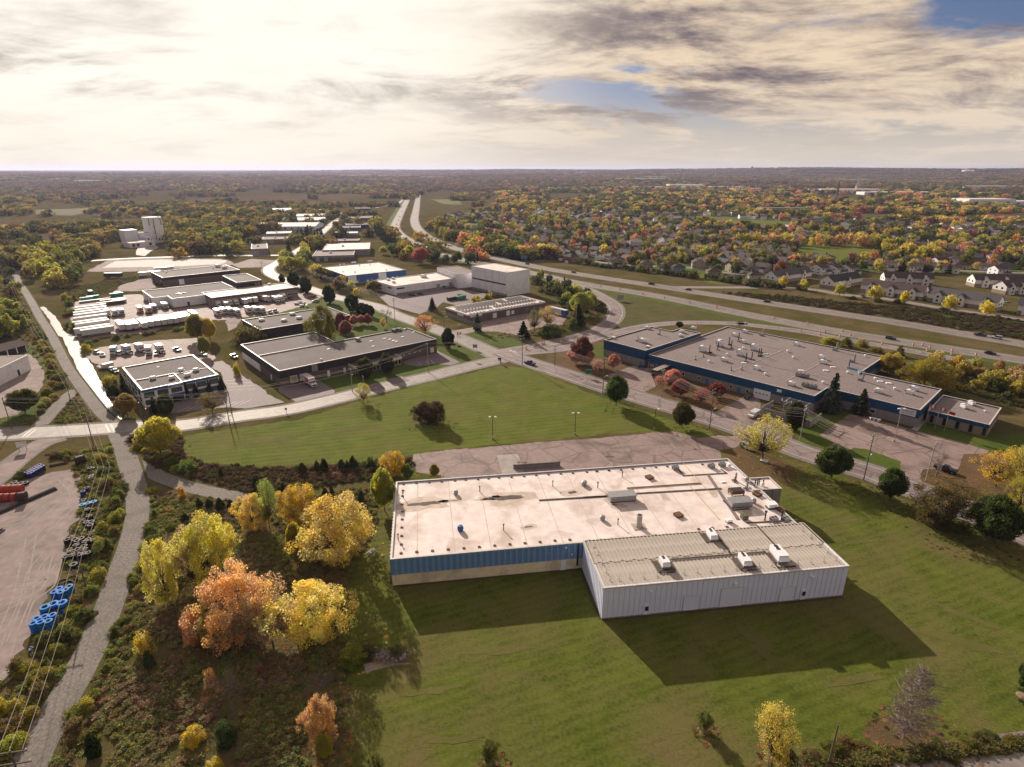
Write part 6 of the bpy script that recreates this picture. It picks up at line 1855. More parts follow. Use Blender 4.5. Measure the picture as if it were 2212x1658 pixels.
# ================================================================ trees seen one by one
FB = 'by the access road verge'
T = [
 # maples along the access road
 ('maple', (37.47,197.77,11.22,3.77), GRN, 'dense round green maple at the corner of the mown field'),
 ('maple', (55.88,178.28,8.72,3.53), (.10, .085, .022), 'green maple turning brown beside the cracked lot entrance'),
 ('maple', (87.71,144.41,9.65,3.87), GRN, 'round green maple on the lawn opposite the grass island'),
 ('maple', (97.01,132.88,8.89,3), GRN, 'lopsided green maple with a separate top lobe on the lawn edge'),
 ('broad', (102.03,121.65,10.8,6.35), (.115, .075, .028), 'broad rust-tinged maple overhanging the access road'),
 ('maple', (110.11,115.38,10.97,5.2), (.07, .10, .022), 'big dark green globe maple past the rust-tinged one'),
 ('maple', (83.11,72.46,7.04,2.08), (.05, .07, .016), 'dark green young tree in a mulch ring at the lawn edge'),
 # yellow willows and bare trees
 ('sparse', (73.41,155.37,14.08,6.4), (.40, .30, .06), 'feathery yellow-green willow beside the white bench'),
 ('sparse', (129.59,139.73,11.15,4.45), YEL, 'bright yellow tree on the leaf-strewn ground past the lot'),
 ('sparse', (132.75,135.1,15.62,5.74), (.42, .33, .06), 'large yellow tree with forked trunk past the lot'),
 ('sparse', (125.68,128.09,9.46,3.04), (.40, .30, .05), 'low yellow tree under the forked yellow tree'),
 ('bare', (117.25,145.27,8.93,2.77), BRN, 'thin half-bare tree beside the parked black pickup'),
 ('barecone', (58.75,65.44,13.86,4.39), BRN, 'tall bare grey tree over fallen leaves'),
 ('sparse', (36.94,60.8,11.63,2.8), (.46, .33, .06), 'crooked sparse yellow tree near the bottom hedge'),
 ('bare', (36.53,61.01,9.65,1.71), BRN, 'bare twisted tree standing in the sparse yellow one'),
 # spruces by the navy factory
 ('spruce', (111.26,191.39,15.21,4.16), BLUG, 'tall blue spruce beside the entrance canopy'),
 ('spruce', (121.27,190.25,9.64,3.72), (.04, .052, .025), 'dark pine on the other side of the entrance canopy'),
 ('column', (91.71,176.41,10,2.95), (.045, .055, .018), 'dark green tree against the transformer compound'),
 # red ornamental trees
 ('maple', (30.63,247.71,12.11,4.29), (.17, .055, .045), 'tall dark red tree above the shorter pink-red ones'),
 ('maple', (27.82,246,7.1,3.13), REDC, 'round pink-red tree before the tall dark red one'),
 ('maple', (32.6,245.15,6.27,3.23), REDC, 'pink-red tree to the right side of the tall dark red one'),
 ('sparse', (35.7,231.54,7.03,2.72), REDC, 'thin red tree near the green road sign'),
 ('maple', (43.04,238.58,6.67,2.39), REDC, 'red tree near the dumpster of the navy wing'),
 ('sparse', (57.83,215.82,5.43,2.79), REDC, 'red tree leaning by the black trailer'),
 ('maple', (64.17,222.02,5.3,2.96), REDC, 'red tree tucked behind the black trailer'),
 ('maple', (63.14,207.38,6.46,2.96), (.34, .09, .07), 'red tree on the litter bank facing the access road'),
 ('sparse', (68.18,198.93,6.72,2.94), (.26, .05, .05), 'half-bare crimson tree on the litter bank'),
 ('maple', (76.17,206.14,5.39,3.22), (.30, .07, .06), 'broad low red tree near the factory windows'),
 # mown field
 ('broad', (-29.36,182.71,7.81,3.81), (.075, .05, .028), 'dark brown twin-topped bush, bushier half, alone in the mown field'),
 ('broad', (-25.46,182.21,8.44,3.2), (.07, .045, .026), 'dark brown twin-topped bush, taller half, alone in the mown field'),
 ('sparse', (-54.06,200.1,7.9,2.87), (.34, .28, .05), 'yellow-olive tree on the field edge by the street'),
 ('column', (-59.62,227.8,8.97,3.5), (.075, .085, .02), 'wide dark egg-shaped tree before the warehouse office'),
 ('column', (-52,233.85,8.9,2.89), (.07, .08, .02), 'slim dark egg-shaped tree before the warehouse office'),
 ('column', (-30.38,270.36,9.98,2.95), (.035, .045, .016), 'dark clipped column tree at the street corner flagpole'),
 ('sparse', (-44.71,295.63,10.36,5.85), (.42, .19, .07), 'orange half-bare maple on the north street'),
 ('bare', (-69.56,320.29,10.14,3.98), BRN, 'bare tree beside the north street pole'),
 ('sparse', (-68.89,307.89,6.17,1.41), YEL, 'slender yellow sapling by the north street'),
 ('column', (-95.12,346.77,11.05,3.71), DGRN, 'dark oval tree on the north street, tallest of three'),
 ('column', (-86.84,337.51,7.58,3.9), DGRN, 'dark squat tree on the north street, widest of three'),
 ('column', (-81.28,334.52,6.83,2.07), DGRN, 'dark small tree on the north street, narrowest of three'),
 ('column', (-115.62,370.53,11.85,4.17), DGRN, 'dark round-topped tree near the depot driveway'),
 ('column', (-141.24,403.45,12.1,4.6), DGRN, 'dark bulky tree beside the dock shed end'),
 ('column', (-157.1,425.48,11.22,4.32), DGRN, 'dark tree where the north street bends'),
 ('column', (-171.36,441.3,6.89,2.33), DGRN, 'small dark tree inside the street bend'),
 ('broad', (-90.62,276.09,21.22,6.44), (.20, .20, .035), 'tall yellow-green poplar over the black-walled shed'),
 ('maple', (-93.61,279.25,5.76,3.05), DRED, 'deep red bush at the foot of the tall poplar'),
 ('maple', (-90.7,305.36,8.91,3.05), (.20, .05, .05), 'red tree at the shed end'),
 ('maple', (-84.36,290.97,8.25,3.16), (.30, .13, .10), 'pinkish tree behind the charcoal warehouse'),
 ('maple', (-85.74,313.06,5.93,2.21), REDC, 'small red tree on the verge, westmost of three'),
 ('maple', (-82.46,315.7,5.3,2.1), REDC, 'small red tree on the verge, middle of three'),
 ('maple', (-78.53,314.9,5.82,2.09), (.28, .09, .07), 'small red tree on the verge, beside the bare tree'),
 ('shrub', (-127.72,279.25,9.06,6.55), (.15, .135, .035), 'big olive bush at the corner of the black-walled shed'),
 # foreground copse, left
 ('broad', (-38,108.29,17.24,7.45), (.64, .46, .10), 'huge golden-orange tree beside the picnic table'),
 ('broad', (-51.35,122.42,10.99,4.12), (.52, .33, .04), 'bright yellow tree behind the huge golden one'),
 ('sparse', (-57.31,120.06,13.33,2.74), (.20, .24, .045), 'tall yellow-green tree with two bare stems'),
 ('broad', (-61.08,120.52,9.7,3.42), (.46, .31, .06), 'yellow tree leaning against the two-stemmed green one'),
 ('maple', (-46.54,107.89,9.49,1.68), (.32, .27, .03), 'slim yellow sapling under the huge golden tree'),
 ('broad', (-61.9,101.01,17.45,5.08), (.60, .47, .075), 'wide yellow tree in the copse by the rail trail'),
 ('broad', (-67.73,94.94,15.63,2.91), (.52, .45, .07), 'yellow-green tree standing closest to the gravel trail'),
 ('sparse', (-71.21,108.48,8.27,2.9), (.32, .21, .13), 'brown fading tree between two yellow ones'),
 ('broad', (-50.05,86,15.31,5.99), (.64, .40, .16), 'large salmon-orange tree in the copse'),
 ('broad', (-35.75,85.45,13.03,5.79), (.68, .52, .12), 'large pale yellow tree at the lawn edge of the copse'),
 ('sparse', (-43.08,84.36,8.91,3.78), (.34, .23, .14), 'brownish bare-stemmed tree between orange and yellow ones'),
 ('broad', (-56.8,84.36,7.34,1.89), (.54, .24, .09), 'small salmon-orange tree at the copse edge'),
 ('broad', (-51.91,83.83,7.92,2.58), (.30, .24, .06), 'olive-yellow small tree under the salmon-orange tree'),
 ('sparse', (-46.69,83.83,10.32,2.96), (.30, .21, .13), 'thin tan tree at the foot of the salmon-orange one'),
 ('sparse', (-38.64,84.36,9.15,2.78), (.34, .24, .12), 'thin tan tree at the foot of the pale yellow one'),
 ('sparse', (-64.27,99.26,11.02,2.7), (.32, .24, .10), 'thin tan tree under the wide yellow one'),
 ('sparse', (-41.13,107.31,7.66,3.6), (.32, .25, .08), 'thin olive tree under the huge golden one'),
 ('bare', (-50.47,83.3,11.93,2.35), BRN, 'leafless tree showing through the salmon-orange crown'),
 ('broad', (-32.53,145.88,8.28,3.33), (.56, .37, .045), 'brilliant yellow tree at the end of the cracked lot'),
 ('maple', (-31.68,127.81,11.44,2.75), (.30, .31, .04), 'yellow-green tree touching the factory corner'),
 ('maple', (-28.44,143.17,4.9,1.37), (.16, .20, .035), 'green sapling next to the brilliant yellow tree'),
 ('maple', (-21.34,144.79,3.95,1.29), (.26, .19, .045), 'olive sapling growing by the lot corner'),
 ('maple', (-104.98,159.36,11.21,5.33), (.50, .41, .055), 'bushy bright yellow tree where the trail meets the street'),
 ('shrub', (-91.29,148.14,4.14,2.09), (.15, .20, .035), 'round green bush by the field corner'),
 ('shrub', (-85.76,134.69,3.19,0.93), (.58, .30, .05), 'small orange-yellow sapling beside the branch path'),
 # left, by the office and the ditch
 ('maple', (-132.81,188.78,7.78,2.97), (.36, .22, .055), 'orange-green tree at the ditch end by the office'),
 ('column', (-119.89,189.85,7.46,2.74), (.085, .095, .02), 'dense dark oval cedar before the blue-banded office'),
 ('spruce', (-143.6,205.37,10.01,2.44), (.045, .06, .045), 'blue-green spruce at the office corner'),
 ('spruce', (-124.68,190.93,6.52,2), (.04, .055, .035), 'dark spruce left of the oval cedar'),
 ('spruce', (-131.08,205.37,5,1.6), (.04, .055, .035), 'small spruce against the office wall by the flag'),
 ('spruce', (-120.2,204.39,7,1.51), (.045, .06, .042), 'spruce right beside the office awning'),
 ('spruce', (-117.53,205.99,6.05,1.52), (.045, .06, .042), 'second spruce from the office awning'),
 ('spruce', (-114.63,209.76,6.13,1.63), (.045, .06, .042), 'third spruce from the office awning'),
 ('spruce', (-110.81,212.35,6.48,1.83), (.045, .06, .042), 'spruce at the far corner of the office front'),
 ('sparse', (-104.88,191.47,7.29,3.68), (.16, .11, .035), 'brown-green tree on the office parking verge'),
 ('maple', (-169.9,190.93,8.38,4.5), (.11, .115, .022), 'round green-orange maple by the left driveway'),
 ('shrub', (-113.25,230.61,5.98,1.38), (.52, .40, .04), 'small bright yellow sapling on the drive edge'),
 ('maple', (-144.21,199.96,7.43,2), (.07, .09, .022), 'dark green tree on the ditch bank'),
 ('maple', (-156.1,283.7,12.79,4.44), (.30, .25, .05), 'yellow poplar at the yard fence, wider of two'),
 ('maple', (-149.84,283.7,11.29,3.26), (.42, .33, .05), 'bright yellow poplar at the yard fence, narrower of two'),
 ('maple', (-139.79,257.59,9.04,2.45), (.25, .24, .045), 'yellow-green small poplar by the gravel drive'),
 # bottom of the picture
 ('bare', (-30.82,73.47,4.24,2.21), BRN, 'bare grey shrubby tree at the lawn edge of the copse'),
 ('broad', (-27.93,64.23,9.8,2.3), (.52, .29, .10), 'pale orange tree on the lawn edge below the bare one'),
 ('maple', (-26.9,61.84,4.78,1.07), (.34, .30, .035), 'yellow-green sapling under the pale orange tree'),
 ('broad', (-3.27,61.62,4.64,1.31), (.13, .14, .03), 'young green tree with pale mulch ring on the open lawn'),
 ('broad', (-19.18,59.78,4.04,1.01), (.13, .14, .03), 'young green tree near the weedy lawn edge'),
 ('broad', (29.01,66.67,4.09,1.11), (.13, .14, .03), 'small young tree with mulch ring in the middle of the lawn'),
 ('bare', (-44.15,69.97,9.49,2.86), BRN, 'bare tree with a few orange leaves in the copse'),
 ('sparse', (-49.13,74.13,4.02,1.09), (.55, .28, .10), 'orange leafy spray beside the bare copse tree'),
 ('shrub', (-64.06,81.52,5.05,1.4), (.58, .40, .06), 'small vivid yellow sapling in the weeds'),
 ('shrub', (-47.37,64.82,2.47,1.5), (.52, .36, .05), 'low yellow bush in the dark weeds'),
 ('shrub', (-42.05,60.27,2.41,0.95), (.50, .38, .04), 'yellow bush at the foot of the copse'),
 ('cedar', (-61.9,78.78,3.41,0.95), DGRN, 'dark cedar under the vivid yellow sapling'),
 ('cedar', (-60.52,62.49,4.4,1.13), (.03, .045, .015), 'dark cedar beside the gravel trail'),
 ('shrub', (-42.27,64.27,4.23,1.48), (.06, .085, .025), 'green bush deep in the weeds'),
 # the red maple by the highway, lone conifers
 ('maple', (-82.24,538.18,14.34,6.89), (.50, .15, .10), 'brilliant coral-red maple beside the highway'),
 ('spruce', (-47.86,349.96,8.4,3.24), (.04, .052, .03), 'open pine beside the white hall parking'),
 ('spruce', (-18.07,300.91,10.26,2.63), (.04, .055, .03), 'open pine before the solar building'),
 ('spruce', (5.6,285.78,9.84,4.18), (.035, .045, .022), 'dark pine clump by the solar building lot'),
 ('sparse', (11.85,300.91,12.16,3.75), (.13, .115, .04), 'thin olive locust in the solar building lot'),
 ('sparse', (19.02,310.97,11.85,4.83), (.50, .30, .09), 'pale orange birch in the solar building lot'),
 ('shrub', (19.46,291.43,6.9,5.18), (.08, .10, .025), 'green shrubby tree under the pale orange birch'),
 ('spruce', (35.56,310.97,12.82,5.15), (.03, .042, .018), 'tall dark spruce beside the white-blue trailer'),
 ('maple', (39.92,336.01,13.33,6.23), (.30, .30, .045), 'yellow-green tree behind the tall dark spruce'),
 ('shrub', (32.47,305.87,5.88,3.18), (.12, .14, .03), 'olive bush at the foot of the dark spruce'),
 ('maple', (89.67,308.4,3.43,1.93), (.06, .085, .02), 'small green tree behind the navy factory'),
 ('maple', (155.53,232.22,8.78,3.92), (.40, .32, .035), 'yellow tree at the back corner of the navy factory'),
 ('broad', (161.87,215.6,12.37,9.02), (.30, .25, .03), 'big yellow-olive tree behind the navy factory'),
 ('maple', (152.62,273.3,4.4,3.94), (.36, .33, .04), 'yellow-green bush between factory and slip ramp'),
]
for kind, (x, y, h, w_), c, lab in T:
    if kind in ('broad', 'sparse') and y < 200:
        c = tuple(min(.75, v * 1.15) for v in c)
    tree(kind, x, y, h, w_, c, lab, name={'spruce': 'spruce_tree', 'cedar': 'cedar_tree', 'shrub': 'bush', 'bare': 'bare_tree', 'barecone': 'bare_tree'}.get(kind, 'deciduous_tree'), cat='bush' if kind == 'shrub' else 'tree')
    occ([(x - 1, y - 1), (x + 1, y - 1), (x + 1, y + 1), (x - 1, y + 1)], .5)
for k, (x, y) in enumerate(((-3.26,61.46), (28.97,66.55), (82.39,72.8))):
    b = MB()
    b.lathe([(0, .05), (.6, .04), (.75, .02), (.8, 0)], 14)
    tag(b.build('mulch_ring', pm('mulch%d' % k, (.30, .225, .165), (.22, .165, .12), 3, .95), None, (x, y, .02)), ('pale mulch ring round the young tree on the open lawn', 'pale mulch ring round the small tree mid-lawn', 'pale mulch ring round the dark young tree at the lawn edge')[k], 'mulch')

# cedars in the weed strip
for p in ((-58.89,147.74,3.09,1.41), (-55.12,149.15,3.11,0.88), (-52.95,148.93,3.89,1.28), (-48.18,149.65,3.15,1.22), (-45.06,150.36,3.92,1.43), (-46.67,150,2.67,0.82)):
    tree('cedar', *p, (.055, .07, .022), 'small dark cedar in the brown weed strip below the field', 'cedars in the weed strip', 'cedar_tree')
for p in ((-68.78,140.09,3.73,1.2), (-69.75,142.11,2.68,1.17), (-60.4,137.73,2.85,1.04), (-80.83,145.97,2.97,0.87), (-48.57,134.87,3.31,1.1), (-46.98,135.44,3.65,0.93), (-38.7,132.66,3.92,1.15), (-78.81,129.97,2.91,1.13), (-76.01,129.44,3.22,1.26), (-73.09,128.92,4.01,1.4), (-70.42,128.92,3.21,1.4), (-79.07,123.38,2.82,1.22)):
    tree('cedar', p[0], p[1], p[2] * .8, p[3] * .8, (.05, .062, .022), 'dark little cedar scattered between the branch path and the copse', 'cedars near the branch path', 'cedar_tree')
for p in ((-40.68,152.18,3.38,1.1), (-37.29,150,2.67,1.02), (-80.54,119.59,1.54,1.32), (-60.87,149.57,1.78,0.63)):
    tree('shrub', *p, (.13, .16, .035), 'light green sapling in the weed strip below the field', 'saplings in the weed strip', 'sapling', 'bush')


def line_pts(pts, step, jit):
    out = []
    for a, b in zip(pts[:-1], pts[1:]):
        a, b = Vector(a), Vector(b)
        n = max(1, int((b - a).length / step))
        for k in range(n):
            q = a.lerp(b, (k + rnd.random()) / n)
            out.append((q.x + rnd.uniform(-jit, jit), q.y + rnd.uniform(-jit, jit)))
    return out


# bushes along the gravel trail (both sides), the hedge at the bottom right, the ditch bank
def bushes(pts, hr, wr, cols, label, group, kind='shrub', force=False):
    for x, y in pts:
        if force or free(x, y):
            h = rnd.uniform(*hr)
            tree(kind, x, y, h, rnd.uniform(*wr), rnd.choice(cols), label, group, 'bush', 'bush')


BC = [(.21, .23, .045), (.31, .30, .045), (.14, .165, .04), (.40, .33, .05), (.20, .15, .06), (.13, .155, .04)]
bushes(line_pts([(-74.09,63.37), (-76.11,70.07), (-78.57,79.02), (-80.4,86.04), (-84.67,95.96), (-84.79,98.14), (-88.38,106.42), (-92.16,114.55), (-96.42,123.72), (-102.77,134.71), (-111.17,146.1), (-121.98,159.94)], 1.7, 1.6), (1.0, 2.8), (1.0, 2.0), BC, 'leafy bush between the gravel trail and the pipe yard', 'bushes on the yard side of the trail')
bushes(line_pts([(-76.3,66.13), (-79.46,70.07), (-80.27,75.48), (-82.52,82.81)], 1.9, 2.2), (1.5, 3.0), (1.2, 2.4), BC, 'leafy bush at the yard corner below the pole line', 'bushes at the yard corner')
bushes(line_pts([(-65.87,63.37), (-67.48,69.05), (-69.11,75.48), (-70.16,81.52), (-72.85,89.75), (-75.33,95.96), (-79.7,106.42), (-85.26,119), (-90.61,128.76), (-97.92,139.91)], 1.8, 1.5), (.8, 2.3), (.9, 1.9), BC, 'leafy bush between the gravel trail and the copse', 'bushes on the copse side of the trail')
bushes(line_pts([(35.09,60.22), (43.4,62.07), (51.75,63.45), (56.87,63.45), (64.57,63.45), (76.51,65.15)], 2.4, 1.3), (.5, 1.3), (.9, 1.5), [(.16, .15, .035), (.11, .12, .03), (.18, .12, .05), (.24, .20, .05)], 'low hedge bush along the lane at the lawn foot', 'hedge bushes along the lane')
bushes(line_pts([(-135.8,142.95), (-142.37,154.15), (-137.3,157), (-135.29,160.69), (-128.67,154.15)], 3, 2), (1, 2.4), (1, 2), BC, 'bush behind the stacked pipe coils', 'bushes behind the coils')
bushes(line_pts([(-120.09,170.74), (-111.18,161.37), (-102.25,155.09), (-95.96,149.92), (-89.34,144.36)], 2.5, 2), (1, 2.6), (1, 2.2), BC + [(.12, .06, .04)], 'bush in the tangle by the field corner', 'bushes by the field corner')
bushes(line_pts([(-200.49,267.73), (-177.11,239.19), (-163.2,223.98), (-148.4,206.61)], 3, 3), (1.5, 4.5), (1.4, 2.8), BC + [(.30, .22, .05)], 'bush on the office side of the ditch', 'bushes along the ditch')
bushes(line_pts([(-295.37,389.26), (-254.75,337.68), (-225.54,297.43), (-205.28,273.11)], 4, 3), (2, 5), (1.6, 3), BC, 'bush between the ditch and the trailer yard', 'bushes by the trailer yard')
bushes(line_pts([(-162.15,187.2), (-174.49,207.86), (-178.46,218.37), (-191.56,234.44), (-221.2,269.72), (-245.42,298.2)], 3.5, 2), (1, 3), (1.2, 2.4), BC + [(.30, .18, .05)], 'bush beside the track to the left lot', 'bushes beside the left lot track')
bushes(line_pts([(-212.37,282.11), (-201.9,285.94), (-190.91,293.87), (-178.19,300.09), (-171.13,315.58)], 6, 3), (1, 3), (1.2, 2.6), BC, 'bush on the grass strip below the trailer row', 'bushes below the trailer row')
bushes(line_pts([(-175.93,331.62), (-169.93,334.18), (-156.76,331.62), (-150.64,334.18)], 4, 1.5), (1.5, 3), (1.2, 2.2), [(.10, .085, .04), (.13, .11, .04)], 'scrubby bush behind the row of parked box trucks', 'bushes behind the box trucks')
bushes(line_pts([(-57.53,213.82), (-51.62,223.44), (-43.09,230.03), (-34.2,237.78), (-27.7,243.98)], 1.6, .4), (.7, 1.2), (.8, 1.2), [(.16, .11, .05), (.13, .10, .04)], 'clipped brown hedge bush before the charcoal warehouse', 'hedge before the charcoal warehouse')
bushes(line_pts([(-31.18,278.19), (-21.22,269.96), (-14.46,260.27), (-14.63,252.95), (-18.72,249.78)], 1.8, .5), (.6, 1.1), (.8, 1.2), [(.15, .11, .045), (.12, .10, .035)], 'brown hedge bush at the street corner', 'hedge at the street corner')
bushes(line_pts([(84.31,167.8), (84.71,165.99)], 2, 1), (1, 1.6), (1, 1.4), [(.05, .06, .02)], 'dark round bush beside the lot entrance', 'bushes at the lot entrance')
bushes([(109.55,153.77)], (1.6, 1.7), (1.3, 1.4), [(.03, .035, .02)], 'round dark bush on the grass island', None)
bushes(line_pts([(-25.67,81.05), (-24.05,81.71), (-18.87,81.05)], 3, 1), (1, 2), (1, 1.8), [(.14, .15, .035), (.12, .09, .06)], 'bush round the brush pile on the lawn', 'bushes round the brush pile')
bushes([(-28.61,79.76), (-27.23,80.24), (-27.45,79.13)], (2.6, 3.6), (1.4, 2.0), [(.26, .25, .03), (.20, .22, .03)], 'yellow-green bush at the tip of the copse', 'bushes at the copse tip')
bushes(line_pts([(155.5,276.57), (164.82,271.15), (175.96,255.02), (186.64,233.84), (205.42,224.4)], 5, 5), (2, 5), (1.6, 3), [(.22, .2, .04), (.30, .25, .04), (.14, .13, .035)], 'olive-yellow bush between the slip ramp and factory', 'bushes by the slip ramp')
bushes(line_pts([(37.03,580.83), (66.06,531.06), (102.37,497.97), (126.54,474.19), (157.82,452.47), (176.38,425.36), (203.99,415.8)], 5.5, 2.5), (3, 7), (2.2, 4), [(.045, .06, .018), (.07, .08, .022), (.12, .12, .03)], 'dark green hedge tree on the far bank of the highway', 'hedge trees on the far bank', 'shrubmid', True)
bushes(line_pts([(219.17,385.3), (247,369.68), (262.7,351.73), (278.3,332.22)], 9, 4), (2, 4.5), (1.8, 3.2), [(.05, .065, .018), (.09, .09, .025)], 'bush on the brown bank below the terraces', 'bushes below the terraces', 'shrubmid')
bushes(line_pts([(13.62,452.47), (20.77,427.81), (30.24,401.37), (39.03,381.56), (45.89,360.07), (51.51,346.96)], 6, 6), (3, 6), (2.2, 4), [(.05, .065, .02), (.09, .1, .03), (.16, .14, .035)], 'bush in the thicket inside the loop ramp', 'thicket inside the loop ramp', 'shrubmid')
bushes(line_pts([(-31.74,365.23), (-24.77,374.14), (-17.55,385.37), (-9.83,393.22)], 4, 2), (3, 5), (1.4, 2.2), [(.42, .34, .05), (.36, .27, .05)], 'yellow bush between hall parking and solar building', 'yellow bushes by the solar building', 'shrubmid')

NT_ = [0]
TREE_FAR = []


def suburb_tree(x, y, pal, lo, hi, where, group):
    k = noise.noise((x * .011, y * .011, 5.0)) + .4 * noise.noise((x * .04, y * .04, 2.0))
    if pal is PALS and k > .2 and rnd.random() < .5:
        pal = PALG
    elif pal is PALS and k < -.25 and rnd.random() < .6:
        pal = PALY
    nm, c = rnd.choices(pal[0], pal[1])[0]
    h = rnd.uniform(lo, hi)
    w_ = h * rnd.uniform(.32, .52)
    con = nm == 'dark conifer'
    return (x, y, h, w_ * (.6 if con else 1), c, nm, con, where, group)


PALS = ([('yellow', (.42, .30, .065)), ('yellow-green', (.25, .23, .045)), ('orange', (.42, .18, .065)), ('salmon', (.44, .20, .11)), ('red', (.22, .05, .05)), ('olive', (.13, .125, .032)), ('green', (.06, .08, .02)), ('rust', (.20, .105, .045)), ('dark conifer', (.026, .038, .016)), ('purple-brown', (.07, .035, .032))],
        [19, 18, 7, 6, 3, 20, 18, 4, 8, 3])
PALW = ([('olive', (.13, .12, .03)), ('green', (.065, .08, .02)), ('yellow-green', (.22, .21, .04)), ('rust', (.17, .10, .045)), ('dark conifer', (.026, .038, .016)), ('yellow', (.36, .27, .045)), ('brown', (.12, .075, .04))], [22, 18, 24, 9, 8, 12, 6])
PALY = ([('yellow-green', (.30, .28, .04)), ('green', (.10, .13, .025)), ('olive', (.15, .14, .03)), ('yellow', (.42, .33, .045))], [45, 20, 20, 15])
PALG = ([('green', (.07, .09, .022)), ('olive', (.13, .125, .032)), ('dark conifer', (.028, .04, .017)), ('purple-brown', (.08, .045, .036))], [9, 6, 3, 1])
LST = []


def fill(poly, n, pal, lo, hi, where, group, gap=2.5):
    P = np.array(poly)
    a, b = P.min(0), P.max(0)
    k = 0
    tries = 0
    pts = []
    while k < n and tries < n * 30:
        tries += 1
        x, y = rnd.uniform(a[0], b[0]), rnd.uniform(a[1], b[1])
        if not inpoly(np.array([x]), np.array([y]), P)[0] or not free(x, y):
            continue
        if any((x - q[0]) ** 2 + (y - q[1]) ** 2 < gap * gap for q in pts[-400:]):
            continue
        pts.append((x, y))
        LST.append(suburb_tree(x, y, pal, lo, hi, where, group))
        k += 1


for x, y in line_pts([(-102.78,772.64), (-75.59,744.82), (-43.06,671.86), (-35.44,630.42), (-15.64,593.6), (13.49,568.57)], 7, 4):
    if free(x, y):
        LST.append(suburb_tree(x, y, ([('yellow-green', (.33, .29, .045)), ('orange', (.42, .24, .07)), ('green', (.08, .10, .02)), ('yellow', (.44, .33, .05))], [4, 3, 2, 3]), 6, 12, 'in the belt along the highway fence', 'highway fence belt'))
for x, y in line_pts([(246.51,663.42), (280.36,674.95), (300.84,663.42), (314.77,663.42)], 7, 4) + line_pts([(327.31,663.42), (358.26,674.95), (370.5,663.42)], 8, 3) + line_pts([(373.29,663.42), (400.75,674.95), (395.65,631), (385.48,583.23), (428.64,592.22)], 7, 7):
    LST.append(suburb_tree(x, y, ([('yellow', (.44, .34, .05)), ('yellow-green', (.34, .29, .05)), ('salmon', (.46, .27, .10))], [5, 4, 2]), 8, 14, 'in the golden belt round the playing field', 'golden belt round the playing field'))
for x, y in line_pts([(217.84,395.7), (225.84,385.3), (236.22,377.34), (262.7,351.73), (272.65,343.35), (280.74,330.68)], 30, 1) + line_pts([(183.05,435.34), (208.07,411.17)], 16, 2):
    LST.append(suburb_tree(x, y, ([('yellow', (.50, .40, .04)), ('yellow-green', (.36, .34, .04)), ('dark conifer', (.03, .045, .03))], [6, 3, 1]), 7, 10, 'on the bank road before the terraces', 'street trees before the terraces'))
for x, y in line_pts([(-182.99,818.33), (-168.54,772.64), (-147.62,706.54), (-126.01,650.51)], 6, 2):
    LST.append(suburb_tree(x, y, ([('dark conifer', (.028, .042, .022))], [1]), 10, 14, 'in the spruce row beside the highway', 'spruce row beside the highway'))
for x, y in line_pts([(-195.76,869.54), (-209.2,948.3), (-195.05,907.26)], 8, 5) + line_pts([(-131.54,602.41), (-122.58,593.6), (-101.69,568.57), (-98.45,576.69)], 8, 6):
    LST.append(suburb_tree(x, y, PALY, 8, 13, 'on the works side of the highway', 'trees on the works side'))
for x, y in line_pts([(-79.05,552.98), (-67.31,538.18), (-51.73,545.48), (-36.55,531.06), (-27.94,552.98)], 7, 4):
    LST.append(suburb_tree(x, y, ([('dark conifer', (.035, .045, .02)), ('green', (.07, .085, .025))], [3, 2]), 7, 12, 'in the dark belt behind the white warehouse', 'belt behind the white warehouse'))
for x, y in line_pts([(-277.16,834.74), (-252.82,718.87), (-228.05,694.61), (-241.94,772.64), (-209.18,611.48), (-234.54,620.81), (-254.36,630.42)], 14, 3):
    LST.append(suburb_tree(x, y, ([('dark conifer', (.028, .042, .022))], [1]), 8, 13, 'along the upper north street', 'conifers along the upper north street'))
fill([(-200.84,517.34), (-228.28,593.6), (-222.15,620.81), (-205.52,611.48), (-178.64,531.06), (-160.04,497.97), (-154.91,468.58), (-172.04,479.93)], 16, PALY, 7, 13, 'in the green clump at the street bend', 'clump at the street bend')
fill([(-154.91,468.58), (-138.19,463.09), (-128.29,437.36), (-110.85,427.81), (-94.77,409.83), (-91.79,381.56), (-112.64,401.37), (-136.99,427.81)], 12, ([('yellow', (.40, .33, .05)), ('brown', (.16, .10, .06)), ('olive', (.14, .13, .035))], [3, 3, 3]), 5, 9, 'in the scrub before the blue-walled plant', 'scrub before the blue-walled plant')
fill([(-376.22,457.72), (-447.64,552.98), (-462.78,602.41), (-390.37,545.48), (-343.88,479.93), (-316.13,418.64), (-329.79,418.64)], 42, PALY, 8, 14, 'in the yellow-green wood beside the trail curve', 'wood beside the trail curve')
fill([(-515.56,576.69), (-561.82,671.86), (-533.12,694.61), (-468.22,650.51), (-434.94,593.6), (-463.06,568.57), (-444.19,517.34)], 30, PALW, 8, 14, 'in the wood before the feed mill', 'wood before the feed mill')
fill([(-351.96,602.41), (-401.59,706.54), (-438.64,834.74), (-413.69,851.79), (-305.35,694.61), (-284.51,602.41), (-316.17,593.6)], 46, ([('green', (.085, .105, .022)), ('olive', (.15, .15, .03)), ('yellow-green', (.24, .23, .035))], [4, 4, 3]), 9, 14, 'in the green wood beside the feed mill', 'wood beside the feed mill')
fill([(-244.03,254.53), (-293.58,315.91), (-303.92,344.82), (-274.95,324.1), (-249.21,295.82), (-238.18,282.22), (-254.8,284.41)], 26, ([('green', (.08, .10, .02)), ('yellow-green', (.22, .22, .03)), ('olive', (.14, .13, .03))], [4, 3, 2]), 7, 12, 'in the wood behind the brown garage row', 'wood behind the garage row')
